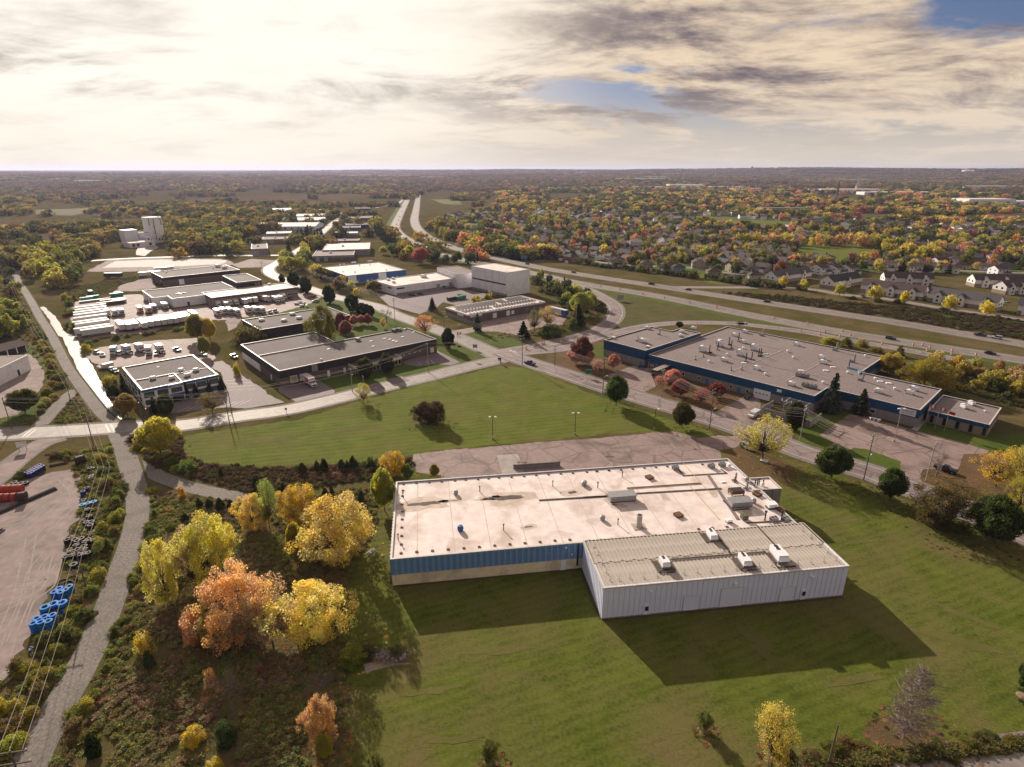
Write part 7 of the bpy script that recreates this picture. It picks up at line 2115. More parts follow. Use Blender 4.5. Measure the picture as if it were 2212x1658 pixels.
fill([(-310.9,353.4), (-405,457.72), (-440.03,517.34), (-386.44,457.72), (-325.69,389.26), (-299.96,353.4)], 14, PALW, 4, 8, 'in the scrub left of the trail', 'scrub beyond the trail')
fill([(14.7,457.72), (28.62,442.29), (45.06,409.83), (59.62,377.82), (56.77,343.81), (42.21,328.86), (34.02,343.81), (28.58,377.82)], 22, ([('green', (.06, .075, .022)), ('dark conifer', (.03, .04, .018)), ('yellow-green', (.26, .25, .04))], [4, 4, 2]), 5, 10, 'in the thicket between hall and loop ramp', 'thicket by the loop ramp')
fill([(165.79,247.6), (191.39,240.54), (213.07,227.47), (197.09,197.28), (180.82,199.73), (177.8,221.4), (165.48,233.84)], 30, ([('yellow-green', (.32, .27, .045)), ('yellow', (.42, .30, .045)), ('tan', (.30, .19, .09)), ('green', (.08, .10, .025))], [4, 2, 3, 4]), 3.5, 7.5, 'in the thicket between factory and highway', 'thicket behind the navy factory')
for x, y in HPOS[:420]:
    for k in range(2):
        a, r = rnd.uniform(0, 6.28), rnd.uniform(8.0, 10.5)
        LST.append(suburb_tree(x + r * math.cos(a), y + r * math.sin(a), PALS, 4.5, 11, 'among the houses beyond the highway', 'suburb trees'))
fill(SUB, 800, PALS, 5.0, 13, 'among the houses beyond the highway', 'suburb trees')
fill([(-373.87,630.42), (-637.99,1096.24), (-574.73,1296.96), (-434.28,1125.36), (-361.2,834.74), (-313.64,694.61)], 260, PALW, 7, 14, 'in the woods past the feed mill', 'woods past the feed mill')
LST.sort(key=lambda t_: t_[0] ** 2 + t_[1] ** 2 - (0 if t_[7][:5] == 'among' else 150 ** 2))
N_IND = 300 - sum(1 for k in T if k[0] not in ('shrub',))
cnt = [0]
for (x, y, h, w_, c, nm, con, where, group) in LST:
    d = math.hypot(x, y)
    if cnt[0] < 255:
        cnt[0] += 1
        size = 'tall' if h > 10.5 else ('small' if h < 7.5 else 'mid-sized')
        if con:
            tree('sprucemid' if d > 300 else 'spruce', x, y, h, w_, c, '%s dark green conifer %s' % (size, where), 'conifers: ' + group, 'conifer_tree')
        else:
            tree('mid', x, y, h, w_, tuple(v * 1.2 for v in c), '%s %s autumn tree %s' % (size, nm, where), '%s %s trees: %s' % (size, nm, group), 'deciduous_tree')
    else:
        TREE_FAR.append((x, y, 0, w_, h, tuple(v * 1.2 for v in c), rnd.randrange(5) if not con else 5 + rnd.randrange(2)))

# ---- woods and town trees out to the horizon
def palette(x, y, r):
    k = noise.noise((x * .002, y * .002, 9.0))
    u = rnd.random()
    if x > -60 and r < 2600:
        P = PALG if k > .15 and u < .4 else PALS
        return rnd.choices(P[0], P[1])[0][1]
    if k > -.1 and r > 1900:
        pal = [(.175, .10, .055), (.14, .09, .055), (.20, .12, .06), (.125, .11, .04), (.11, .095, .04)]
    else:
        pal = [(.125, .115, .03), (.085, .09, .024), (.20, .17, .035), (.15, .10, .042), (.05, .058, .022), (.28, .19, .045)]
    return rnd.choice(pal)


fields = [np.array(f[2]) for f in FIELDS]
town = [(Vector(p), L, D) for p, L, D, h, lab in FARB]
n_ = 0
while n_ < 34000:
    a = rnd.uniform(R_(-46), R_(46))
    r = 420 * math.exp(rnd.random() ** .8 * math.log(4200 / 420))
    x, y = r * math.sin(a), r * math.cos(a)
    if y < 560 and x > -420:
        continue
    n_ += 1
    if r < 1300 and inpoly(np.array([x]), np.array([y]), SUB)[0]:
        continue
    if y < 1500 and not free(x, y):
        continue
    # corridor of the highway and the works
    if y < 1500 and -330 < x < -20 and y < 1080 + x * .2:
        if rnd.random() < .85:
            continue
    if abs(x + 175 + (y - 900) * .06) < 55 and 800 < y < 2300:
        continue
    if any(inpoly(np.array([x]), np.array([y]), f)[0] for f in fields[:8]):
        continue
    if any(p.x - 8 < x < p.x + L + 8 and p.y - 60 < y < p.y + D for p, L, D in town):
        continue
    m_ = noise.noise((x * .0035, y * .0035, 4.0)) + .5 * noise.noise((x * .011, y * .011, 1.0))
    if x < -40 and m_ < (.02 if r < 2200 else -.08) and r < 3400:
        continue
    if x >= -40 and m_ < -.12:
        continue
    h = rnd.uniform(6, 13) * (1.0 if r < 1800 else 1.2)
    TREE_FAR.append((x, y, TZ(x, y) - .3, h * rnd.uniform(.48, .8), h, tuple(v * 1.4 for v in palette(x, y, r)), rnd.randrange(5) if rnd.random() > .07 else 5 + rnd.randrange(2)))
stuff_points('distant_trees', TREE_FAR, FARP)
ST = []
for k in range(26000):
    a = rnd.uniform(R_(-47), R_(47))
    r = 3600 * math.exp(rnd.random() * math.log(10500 / 3600))
    x, y = r * math.sin(a), r * math.cos(a)
    m_ = noise.noise((x * .0012, y * .0012, 4.0)) + .4 * noise.noise((x * .004, y * .004, 1.0))
    if m_ < -.3:
        continue
    if any(p.x - 20 < x < p.x + L + 20 and p.y - 140 < y < p.y + D for p, L, D in town):
        continue
    c = tuple(v * 1.25 for v in palette(x, y, 9999))
    ST.append((x, y, TZ(x, y) - 1, rnd.uniform(22, 40), rnd.uniform(10, 17), c, rnd.randrange(3)))
stuff_points('horizon_woods', ST, CLUMP)

# ---- weeds and long grass, near
TU = []


def tufts(poly, n, hr, wr, cols):
    P = np.array(poly)
    a, b = P.min(0), P.max(0)
    X = np.array([[rnd.uniform(a[0], b[0]), rnd.uniform(a[1], b[1])] for k in range(n)])
    ins = inpoly(X[:, 0], X[:, 1], P)
    for (x, y), k in zip(X, ins):
        if k and free(x, y):
            m_ = noise.noise((x * .09, y * .09, 3.0)) + .5 * noise.noise((x * .3, y * .3, 3.0))
            c = cols[min(len(cols) - 1, max(0, int((m_ + .75) / 1.5 * len(cols))))]
            TU.append((x, y, 0, rnd.uniform(*wr), rnd.uniform(*hr), tuple(v * rnd.uniform(1.0, 1.5) for v in c), rnd.randrange(3)))


WC = [(.15, .105, .06), (.17, .13, .07), (.14, .13, .05), (.15, .155, .045), (.20, .195, .05)]
tufts([(-64.65,58.45), (-75.55,91.09), (-89.95,128.71), (-95.13,137.8), (-69.34,132), (-34.33,140.24), (-31.99,128.71), (-34.07,104.99), (-31.42,91.09), (-27.95,74.93), (-23.84,58.45)], 11000, (.2, .75), (.35, .8), WC)
tufts([(-74.93,58.45), (-89.05,74.93), (-83.64,79.81), (-91.93,100.49), (-114.75,137.8), (-132.47,159.53), (-123.25,169.21), (-98.06,128.71), (-79.96,91.09), (-67.22,58.45)], 5000, (.3, 1.0), (.4, .9), WC[2:] + WC[3:])
tufts([(-119.91,170.92), (-107.06,174.43), (-97.04,158), (-88.95,152.72), (-61.37,150.19), (-29.55,157.1), (-17.16,163.92), (-16.18,160.76), (-32.8,145.33), (-65.99,135.43), (-102.52,150.74)], 6000, (.3, .9), (.4, .9), [(.14, .085, .055), (.10, .07, .04), (.075, .06, .03), (.08, .085, .025)])
tufts([(-201.62,267.73), (-216.54,284.41), (-158.64,218.37), (-135.42,189.32), (-147.21,200.55), (-162.41,218.37)], 900, (.4, 1.2), (.5, 1), WC)
tufts([(-153.16,181.09), (-162.09,200.55), (-166.73,213), (-136.33,181.09), (-143.79,179.13)], 900, (.3, .8), (.4, .8), WC)
tufts([(-265.39,297.43), (-351.76,409.83), (-345.9,409.83), (-203.05,253.95), (-213.84,253.95)], 1800, (.4, 1.3), (.6, 1.2), WC)
tufts([(-18.86,288.15), (-10.91,285.91), (17.08,292.72), (47.51,317.73), (56.3,340.72), (45.1,353.4), (27.45,315.06)], 1200, (.3, .9), (.5, 1), WC)
tufts([(142.81,406.64), (185.29,393.58), (218.93,369.68), (255.04,351.73), (290.19,320.29), (258.2,281.79), (228.31,311.84), (192.03,348.33), (154,389.4), (127.25,413.47)], 5000, (.4, 1.4), (.8, 1.8), [(.08, .055, .03), (.065, .055, .025), (.07, .07, .02)])
tufts([(157.45,247.6), (191.39,240.54), (218.23,227.47), (196.39,191.39), (178.88,197.28), (170.74,218.47), (157.55,233.84)], 3000, (.4, 1.3), (.6, 1.4), [(.14, .09, .055), (.08, .08, .025), (.10, .10, .03)])
tufts([(-321.25,418.64), (-308.79,452.47), (-292.43,479.93), (-277.26,409.83), (-286.8,381.56)], 1200, (.3, 1), (.6, 1.4), WC)
tufts([(33.76,59.96), (43.27,61.8), (57.05,63.73), (78.81,65.15), (77.39,63.45), (55.54,61.27), (42.39,59.96)], 2200, (.2, .7), (.3, .7), [(.14, .09, .05), (.09, .085, .03), (.12, .11, .035)])
stuff_points('weeds', TU, TUFT)
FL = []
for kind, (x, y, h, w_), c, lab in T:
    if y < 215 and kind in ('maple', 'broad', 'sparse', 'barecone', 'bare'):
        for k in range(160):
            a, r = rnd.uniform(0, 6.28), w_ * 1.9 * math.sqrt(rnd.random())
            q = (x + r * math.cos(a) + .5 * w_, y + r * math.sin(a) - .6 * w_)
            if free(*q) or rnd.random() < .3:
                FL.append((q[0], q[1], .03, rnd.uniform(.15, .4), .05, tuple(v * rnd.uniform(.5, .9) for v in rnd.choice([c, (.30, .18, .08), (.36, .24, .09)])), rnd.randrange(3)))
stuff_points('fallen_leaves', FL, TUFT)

# ================================================================ vehicles
VM = {}


def vkind(key, L, Wd, body, cab, wheel_y, wr=.34):
    """body/cab: side profiles (y, z), front at -y; the cab tapers inwards"""
    b = MB().prof(body, -Wd / 2, Wd / 2)
    y0, y1, z0, z1, f0, f1 = cab
    k = Wd / 2 - .06
    t = Wd / 2 - .26
    g = MB()
    V = [(-k, y0, z0), (k, y0, z0), (k, y1, z0), (-k, y1, z0), (-t, y0 + f0, z1), (t, y0 + f0, z1), (t, y1 - f1, z1), (-t, y1 - f1, z1)]
    for f in ((0, 1, 5, 4), (1, 2, 6, 5), (2, 3, 7, 6), (3, 0, 4, 7)):
        g.quad([V[i] for i in f])
    r = MB().prism([V[4][:2], V[5][:2], V[6][:2], V[7][:2]], z1, z1 + .07)
    wh = MB().lathe([(0, -.1), (wr, -.1), (wr, .1), (0, .1)], 12, 0, axis='X').lathe([(0, -.11), (wr * .55, -.11)], 10, 1, axis='X').lathe([(0, .11), (wr * .55, .11)], 10, 1, axis='X')
    li = MB().box(-.2, .2, -.03, 0, 0, .16)
    VM[key] = dict(body=b.mesh('body', CARP), glass=g.mesh('windows', GLASS), roof=r.mesh('roof', CARP), wheel=wh.mesh('wheel', [TYRE, STEEL]), lamp=li.mesh('headlight', WHITE), wy=wheel_y, W=Wd, wr=wr, L=L)


vkind('car', 4.5, 1.8, [(-2.2, .3), (2.2, .3), (2.25, .55), (2.2, .92), (1.2, .98), (-1.0, .96), (-2.05, .82), (-2.25, .6)], (-1.15, 1.75, .95, 1.42, .75, .6), (-1.4, 1.35))
vkind('suv', 4.7, 1.9, [(-2.3, .35), (2.3, .35), (2.35, .7), (2.3, 1.08), (-1.0, 1.08), (-2.2, .98), (-2.35, .7)], (-1.1, 2.25, 1.07, 1.68, .6, .25), (-1.45, 1.45), .38)
vkind('van', 5.6, 2.0, [(-2.75, .35), (2.75, .35), (2.75, 1.95), (-1.2, 1.95), (-1.75, 1.2), (-2.75, 1.05)], (-1.72, -.3, 1.25, 1.9, .5, .05), (-1.9, 1.7), .37)
vkind('pickup', 5.6, 1.95, [(-2.75, .4), (2.75, .4), (2.8, 1.05), (.6, 1.05), (-1.1, 1.05), (-2.65, .98), (-2.8, .7)], (-1.2, .75, 1.04, 1.72, .6, .15), (-1.75, 1.75), .4)


def vehicle(key, p, rz, color, label, name=None, cat=None, group=None):
    d = VM[key]
    o = thing(name or {'car': 'car', 'suv': 'car', 'van': 'van', 'pickup': 'pickup_truck'}[key], label, cat or {'pickup': 'pickup', 'van': 'van'}.get(key, 'car'), (p[0], p[1], .06), rz, group)
    inst('body', d['body'], o, color=color)
    if key != 'van':
        inst('roof', d['roof'], o, color=color)
    inst('windows', d['glass'], o)
    if key == 'pickup':
        part('bed_liner', o, DSTEEL, -.8, .8, .95, 2.6, 1.052, 1.07)
    for y in d['wy']:
        for s_ in (-1, 1):
            inst('wheel', d['wheel'], o, (s_ * (d['W'] / 2 - .1), y, d['wr']))
    for s_ in (-1, 1):
        inst('headlight', d['lamp'], o, (s_ * (d['W'] / 2 - .3), -d['L'] / 2 + .02, .62))
    return o


TWH = MB().lathe([(0, -.14), (.5, -.14), (.5, .14), (0, .14)], 12, 0, axis='X').lathe([(0, -.15), (.25, -.15)], 8, 1, axis='X').lathe([(0, .15), (.25, .15)], 8, 1, axis='X').mesh('wheel', [TYRE, STEEL])
TB = {}


def trailer(p, rz, L, label, color=(.72, .70, .69), group=None, H=2.75, name='semi_trailer', top=None):
    """near end at p, running along local +y"""
    k = (round(L, 1), H)
    if k not in TB:
        TB[k] = (MB().box(-1.28, 1.28, 0, L, 1.15, 1.15 + H).mesh('cargo_box', CARP), MB().box(-1.3, 1.3, -.02, L + .02, 1.15 + H, 1.22 + H).mesh('roof', CARP), MB().box(-1.0, 1.0, .1, L - .1, .95, 1.15).box(-1.1, 1.1, .02, .12, .55, .7).mesh('chassis', DSTEEL), MB().box(-1.24, -.03, -.04, 0, 1.2, 1.1 + H).box(.03, 1.24, -.04, 0, 1.2, 1.1 + H).mesh('rear_doors', CARP))
    o = thing(name, label, 'trailer', (p[0], p[1], .05), rz, group)
    inst('cargo_box', TB[k][0], o, color=color)
    inst('roof', TB[k][1], o, color=top or tuple(min(.8, v * 1.1) for v in color))
    inst('chassis', TB[k][2], o)
    inst('rear_doors', TB[k][3], o, color=tuple(v * .93 for v in color))
    for y in (1.3, 2.55):
        for s_ in (-1, 1):
            inst('wheel', TWH, o, (s_ * 1.05, y, .5))
    for s_ in (-.7, .7):
        part('landing_leg', o, DSTEEL, s_ - .08, s_ + .08, L - 2.6, L - 2.4, 0, 1.0)
    return o


CABM = (MB().prof([(-2.0, .5), (.0, .5), (0, 2.5), (-.65, 2.55), (-.95, 1.75), (-1.9, 1.5), (-2.05, 1.2)], -1.1, 1.1).mesh('cab', CARP), MB().quad([(-1.0, -.98, 1.75), (1.0, -.98, 1.75), (.95, -.7, 2.42), (-.95, -.7, 2.42)]).quad([(1.12, -.85, 1.7), (1.12, -.15, 1.7), (1.12, -.15, 2.3), (1.12, -.6, 2.3)]).quad([(-1.12, -.15, 1.7), (-1.12, -.85, 1.7), (-1.12, -.6, 2.3), (-1.12, -.15, 2.3)]).mesh('windscreen', GLASS), MB().box(-.75, .75, -2.1, -2.02, .8, 1.35).mesh('grille', DSTEEL))
BT = {}


def box_truck(p, rz, label, L=6.5, color=(.72, .70, .69), cabc=(.68, .66, .66), group=None, H=2.5):
    """front bumper at p; local -y is forward"""
    o = thing('box_truck', label, 'truck', (p[0], p[1], .05), rz, group)
    k = (L, H)
    if k not in BT:
        BT[k] = (MB().box(-1.22, 1.22, 0, L, 1.0, 1.0 + H).mesh('cargo_box', CARP), MB().box(-1.24, 1.24, -.03, L + .02, 1.0 + H, 1.06 + H).mesh('roof', CARP), MB().box(-.9, .9, -1.8, L, .7, 1.0).mesh('chassis', DSTEEL))
    f = Vector((0, 2.2, 0))
    for nm, me, c in (('cargo_box', BT[k][0], color), ('roof', BT[k][1], tuple(min(.8, v * 1.1) for v in color)), ('chassis', BT[k][2], None)):
        inst(nm, me, o, f, color=c)
    cb = inst('cab', CABM[0], o, f, color=cabc)
    inst('windscreen', CABM[1], cb)
    inst('grille', CABM[2], cb)
    for y in (1.0, L + .7, L - .5):
        for s_ in (-1, 1):
            inst('wheel', TWH, o, (s_ * 1.0, y, .5))
    return o


A41 = R_(41)
# trailers parked side by side along the yard
for k, p in enumerate(((-203.06,300.09), (-199.65,300.52), (-197.31,302.65), (-193.54,303.94), (-191.7,307), (-189.59,309.22), (-187.21,311.01), (-185.05,313.28), (-182.66,314.89), (-180.8,317.45), (-178.97,320.28), (-177.58,325.6))):
    if k in (1, 2):
        trailer(p, A41, 11.5, ('white trailer with dark rear opening in the angled yard row', 'white trailer with blue lower doors in the angled yard row')[k - 1], (.62, .58, .57))
        continue
    trailer(p, A41, 11.5 if k % 3 else 13, 'white box trailer in the long angled row of the truck yard', (.66, .63, .62), 'angled row of white trailers')
for k, p in enumerate(((-216.84,288.67), (-222.04,291.45), (-228.55,301.15), (-232.49,305.25), (-238.31,314.43), (-243.58,322.2), (-247.89,328.07), (-251.56,334.66), (-255.92,340.96))):
    trailer(p, R_(-47), 15.5 if k else 14.2, 'long white trailer lying parallel in the packed yard corner', (.68, .66, .65) if k % 4 else (.60, .58, .58), 'packed parallel trailers')
# box trucks
for k, p in enumerate(((-178.5,356.59), (-173.44,356.01), (-173.42,360.99), (-170.18,362.48), (-154.24,372.61), (-148.09,370.42), (-146.13,373.24), (-146.77,379.65))):
    box_truck(p, A41, 'white box truck backed up to the dock shed', 7.0, group='box trucks at the dock shed')
for k, p in enumerate(((-165.36,363.38), (-164.39,367.33), (-161.27,368.56), (-156.57,372.61))):
    trailer(p, A41, 12.5, 'white trailer standing at the dock shed between box trucks', (.68, .65, .64), 'trailers at the dock shed')
for p, cc, lab in (((-217.69,341.76), (.50, .22, .06), 'white box truck with orange cab, first before the depot'), ((-212.46,341.23), (.50, .20, .05), 'white box truck with orange cab, second before the depot'), ((-212.33,346.66), (.10, .16, .30), 'white box truck with blue cab before the depot'), ((-208.62,351.96), (.35, .36, .40), 'grey-nosed box truck before the depot door'), ((-227.49,333.63), (.45, .45, .47), 'white box truck beside the packed trailers'), ((-224.71,335.18), (.20, .24, .36), 'blue-nosed box truck beside the packed trailers')):
    box_truck(p, A41, lab, 6.5, cabc=cc)
trailer((-231.85,333.12), A41, 9, 'short white trailer next to the packed trailers', (.66, .64, .63))
for p in ((-168.43,334.18), (-166.22,337.3), (-162.57,337.3), (-157.19,334.7), (-153.05,340.73), (-148.75,340.73), (-144.75,339.93)):
    box_truck(p, A41, 'white box truck nose-out in the scrubby back row', 6.0, cabc=(.5, .45, .42), group='back row of box trucks')
vehicle('pickup', (-143.03,343.42), A41, (.6, .6, .6), 'white pickup at the end of the back row')
vehicle('pickup', (-140.96,346.15), A41, (.35, .30, .27), 'grey pickup at the end of the back row')
vehicle('pickup', (-144.64,382.28), R_(50), (.16, .03, .03), 'dark red tow truck beside the dock shed')
vehicle('suv', (-132.23,387.29), R_(-46), (.22, .05, .04), 'red-brown car on the depot driveway')
vehicle('suv', (-125.72,374.19), R_(-60), (.62, .6, .6), 'white utility vehicle on the depot driveway')
for k, p in enumerate(((-135.11,366.41), (-134.7,371.04), (-129.83,360.4), (-131.02,367.94), (-126.92,360.4))):
    o = thing('scrap_tank', 'white scrap tank in the heap by the depot driveway', 'tank', (*p, 0), .5 * k, 'scrap tanks by the driveway')
    MB().lathe([(0, -1.6), (.6, -1.5), (.7, 0), (.6, 1.5), (0, 1.6)], 10, 0, (0, 0, .8), 'X').build('shell', WHITE, o)
    MB().box(-1.2, 1.2, -.5, .5, 0, .3).build('cradle', DSTEEL, o)
# the truck at the charcoal warehouse dock
o = box_truck((-76.59,215.82), A41, 'white delivery truck with red lettering backed into the charcoal warehouse dock', 6.8, cabc=(.72, .70, .72))
text(o, 'RITZ', .75, RED, (0, 2.14, 3.05), (R_(90), 0, 0), .01)
MB().box(-1.24, -1.22, 3.0, 6.4, 1.4, 3.1).build('red_panel', RED, o)
# navy factory dock and lot
trailer((57.38,225.84), R_(-46), 15.0, 'black trailer with pale roof at the navy factory dock', (.02, .018, .022), top=(.40, .34, .29))
o = vehicle('van', (83.14,187.83), R_(-46), (.74, .72, .72), 'white van outside the transformer compound')
vehicle('pickup', (87.98,205.48), R_(-46), (.03, .03, .035), 'black pickup against the factory by the white overhead door')
vehicle('pickup', (122.11,148.5), R_(40), (.025, .022, .025), 'black pickup beside the half-bare tree')
vehicle('suv', (140.17,149.17), R_(40), (.25, .27, .30), 'pale car under the yellow trees past the lot')
vehicle('suv', (71.54,162.66), R_(30), (.30, .32, .38), 'grey-blue car half hidden by the willow')
o = thing('dumpster', 'dark blue dumpster at the navy wing', 'dumpster', (*(55.3,239.32), 0), R_(-46))
MB().prof([(-.9, .15), (.9, .15), (1.0, 1.2), (-1.0, 1.4)], -1.3, 1.3).build('bin', NAVY, o)
MB().box(-1.3, 1.3, -.95, .95, 1.36, 1.44).build('lid', DSTEEL, o)
trailer((31.53,333.22), R_(41), 13.5, 'white trailer with blue end panel in the solar building lot', (.66, .64, .68))
part('blue_panel', [q_ for q_ in COL.objects if q_.get('label') == 'white trailer with blue end panel in the solar building lot'][0], RBLUE, -1.31, 1.31, -.06, 3.4, 1.2, 3.8)
# pickup on the access road
vehicle('pickup', (7.77,245.49), R_(-136), (.025, .05, .16), 'dark blue pickup turning onto the access road')
# cars round the white hall
vehicle('pickup', (-66.8,394.42), R_(70), (.10, .10, .12), 'grey pickup parked by the white hall')
vehicle('car', (-61.92,398.07), R_(60), (.03, .03, .04), 'black car parked by the white hall')
vehicle('van', (-36.91,424.1), R_(-46), (.70, .68, .68), 'white van at the tall white warehouse')
vehicle('pickup', (-48.67,420.9), R_(60), (.10, .22, .22), 'teal pickup beside the white hall door')


def container(p, rz, L, color, label, H=2.2):
    o = thing('skip_container', label, 'container', (p[0], p[1], .05), rz)
    MB().prof([(0, .2), (L, .2), (L + .4, H), (-.4, H)], -1.2, 1.2).build('bin', CARP, o, color=color)
    b = MB()
    for k in range(5):
        y = L * (k + .5) / 5
        b.box(-1.3, -1.2, y - .08, y + .08, .2, H).box(1.2, 1.3, y - .08, y + .08, .2, H)
    b.build('ribs', CARP, o, color=tuple(v * .8 for v in color))
    MB().box(-1.0, 1.0, 0, L, 0, .2).build('skids', DSTEEL, o)


for p, rz, L, c, lab in (((-31.84,386.14), 40, 5, (.03, .17, .05), 'green skip beside the yellow bushes'), ((-36.12,380.81), -46, 7, (.06, .26, .12), 'long green skip in the hall parking'), ((-41.29,377.82), -46, 6, (.07, .04, .03), 'dark brown skip in the hall parking'), ((-285.81,399.07), 41, 6, (.04, .20, .13), 'green skip with white top on the weedy yard edge'), ((-276.74,381.9), -47, 6, (.0, .22, .20), 'teal container beside the stacked poles'), ((-277.83,377.02), -47, 6.5, (.02, .22, .21), 'teal skip at the yard fence'), ((-267.08,390.31), -47, 7, (.03, .27, .24), 'bright teal container next to two grey tanks'), ((-256.87,361.55), -47, 14, (.10, .06, .045), 'long brown steel container in the yard'), ((-265.43,393.77), 41, 3, (.12, .13, .13), 'grey tank next to the teal container'), ((-264.76,395.52), 41, 3, (.16, .16, .16), 'pale grey tank next to the teal container'), ((-262.94,373.83), -47, 13, (.04, .045, .07), 'dark steel load in the yard'), ((-274.16,370.68), -47, 12, (.42, .44, .46), 'pale steel beams on the yard floor'), ((-251.94,369.13), -47, 7, (.50, .48, .47), 'white tank lying in the yard')):
    container(p, R_(rz), L, c, lab, 1.2 if 'beams' in lab or 'load' in lab else 2.2)
# yard behind the office
for key, p, rz, c, lab in (('car', (-191.57,261.93), 60, (.55, .55, .52), 'pale car at the end of the yard row behind the office'), ('car', (-186.4,257.81), 40, (.60, .60, .62), 'white car in the yard row behind the office'), ('suv', (-179.85,260.04), 100, (.62, .62, .62), 'white covered vehicle in the yard row'), ('pickup', (-163.2,260.04), 30, (.50, .46, .44), 'silver pickup in the yard row'), ('pickup', (-156.92,266.16), 50, (.03, .03, .04), 'black tractor-like pickup alone in the yard'), ('car', (-141.08,258.55), 60, (.45, .45, .47), 'silver car beside the office yard gate'), ('car', (-168.98,237.27), 45, (.35, .36, .36), 'grey car near the ditch behind the office'), ('car', (-165.87,234.75), 45, (.12, .12, .13), 'dark car near the ditch behind the office'), ('van', (-173.59,240.49), -30, (.5, .48, .46), 'pale van body near the ditch'), ('pickup', (-125.44,255.43), 41, (.45, .43, .42), 'pale pickup behind the charcoal warehouse')):
    vehicle(key, p, R_(rz), c, lab)
for p, c, lab in (((-181.05,256.71), (.22, .50, .55), 'box truck with teal side in the yard behind the office'), ((-175.01,260.42), (.35, .45, .60), 'small box truck with blue side behind the office'), ((-170.48,262.88), (.40, .36, .34), 'grey box truck overlapped by a white one'), ((-165.33,257.81), (.68, .62, .66), 'large white box truck in the yard row'), ((-160.84,261.55), (.60, .56, .52), 'small cream box truck in the yard row')):
    box_truck(p, A41 + rnd.uniform(-.3, .3), lab, 4.6, color=c)
trailer((-317.95,463.09), R_(-85), 13, 'black trailer with white emblem on the weedy ground', (.03, .03, .032), top=(.5, .48, .45))
trailer((-292.81,465.82), R_(-52), 15, 'white trailer leading a row by the brown works', (.68, .66, .65))
trailer((-293.57,488.8), R_(-52), 14, 'white trailer behind the first by the brown works', (.68, .66, .65))
trailer((-445.46,606.91), R_(-70), 13, 'white trailer in the grass before the feed mill', (.7, .68, .67))


def on_road(cl, p, side, key, c, lab, flip=False):
    i = min(range(len(cl) - 1), key=lambda k: (cl[k] - Vector(p)).length)
    t_ = (cl[i + 1] - cl[i]).normalized()
    q = Vector(p)
    n = Vector((t_.y, -t_.x))
    q = q - n * (q - cl[i]).dot(n) + n * side
    rz = math.atan2(t_.y, t_.x) + (math.pi / 2 if not flip else -math.pi / 2)
    return vehicle(key, (q.x, q.y), rz, c, lab)


on_road(clN, (9.97,531.06), 1.9, 'car', (.02, .10, .12), 'teal car on the far carriageway beside the blue road sign')
on_road(clN, (51.69,488.8), 1.9, 'car', (.13, .04, .04), 'dark red car on the far carriageway opposite the apartment houses')
on_road(clN, (102.51,434.94), 1.9, 'suv', (.02, .02, .025), 'black wagon on the far carriageway')
on_road(clN, (123.89,413.32), 1.9, 'car', (.10, .035, .035), 'maroon car on the far carriageway')
on_road(clN, (161.13,371.57), 1.9, 'car', (.015, .015, .018), 'black car on the far carriageway below the brown bank')
on_road(clN, (233.94,288.32), 1.9, 'pickup', (.03, .035, .05), 'dark pickup towing on the far carriageway')
on_road(clN, (239.64,284.09), 1.9, 'suv', (.55, .60, .66), 'white-blue boat rig behind the towing pickup')
on_road(clS, (189.71,286.42), 1.9, 'suv', (.05, .06, .07), 'dark grey wagon on the near carriageway', True)
on_road(clS, (217.77,258.15), 1.9, 'car', (.02, .02, .02), 'black car on the near carriageway by the last barrels', True)
on_road(clN, (-94.54,725.19), 1.9, 'car', (.05, .05, .07), 'dark car leading two white ones into the highway bend')
on_road(clN, (-85.6,698.14), 1.9, 'car', (.66, .66, .68), 'white car in the highway bend, between dark and white cars')
on_road(clN, (-69.76,667.49), 1.9, 'van', (.66, .66, .68), 'white van in the highway bend')
on_road(clS, (-110.39,685.33), 1.9, 'car', (.5, .5, .52), 'silver car leaving the highway bend', True)
on_road(clS, (-89.4,643.34), 1.9, 'van', (.70, .68, .68), 'white van leaving the highway bend', True)
for k, (cl, p) in enumerate(((clS, (-187.6,1017.06)), (clS, (-198.01,1090.59)), (clS, (-179.39,931.46)), (clS, (-217.73,1215.55)), (clS, (-249.94,1436.37)), (clS, (-312.25,1874.07)))):
    on_road(cl, p, 1.9, 'car', (.62, .60, .60), 'white car far up the highway past the bend', True)['group'] = 'far highway cars'
for k, (p, c, nm) in enumerate((((233.13,389.4), (.03, .03, .04), 'black'), ((236.45,388.57), (.62, .62, .62), 'white'), ((247.46,375.4), (.55, .55, .55), 'silver'), ((268.95,355.19), (.16, .05, .05), 'dark red'), ((148.12,485.81), (.04, .04, .05), 'black'), ((169.75,465.82), (.05, .05, .06), 'charcoal'), ((174.4,469.69), (.3, .3, .32), 'grey'), ((307.32,367.81), (.55, .56, .58), 'pale'), ((315.55,374.24), (.3, .32, .36), 'steel-blue'), ((255.98,474), (.5, .5, .52), 'light grey'))):
    vehicle('car', p, R_(-20 + 37 * k % 90), c, '%s car parked among the houses above the highway bank, by the %s' % (nm, ('kerb', 'kerb', 'bank road', 'terrace end', 'grey house', 'tan house', 'tan house drive', 'parking court', 'court edge', 'white gables')[k]))

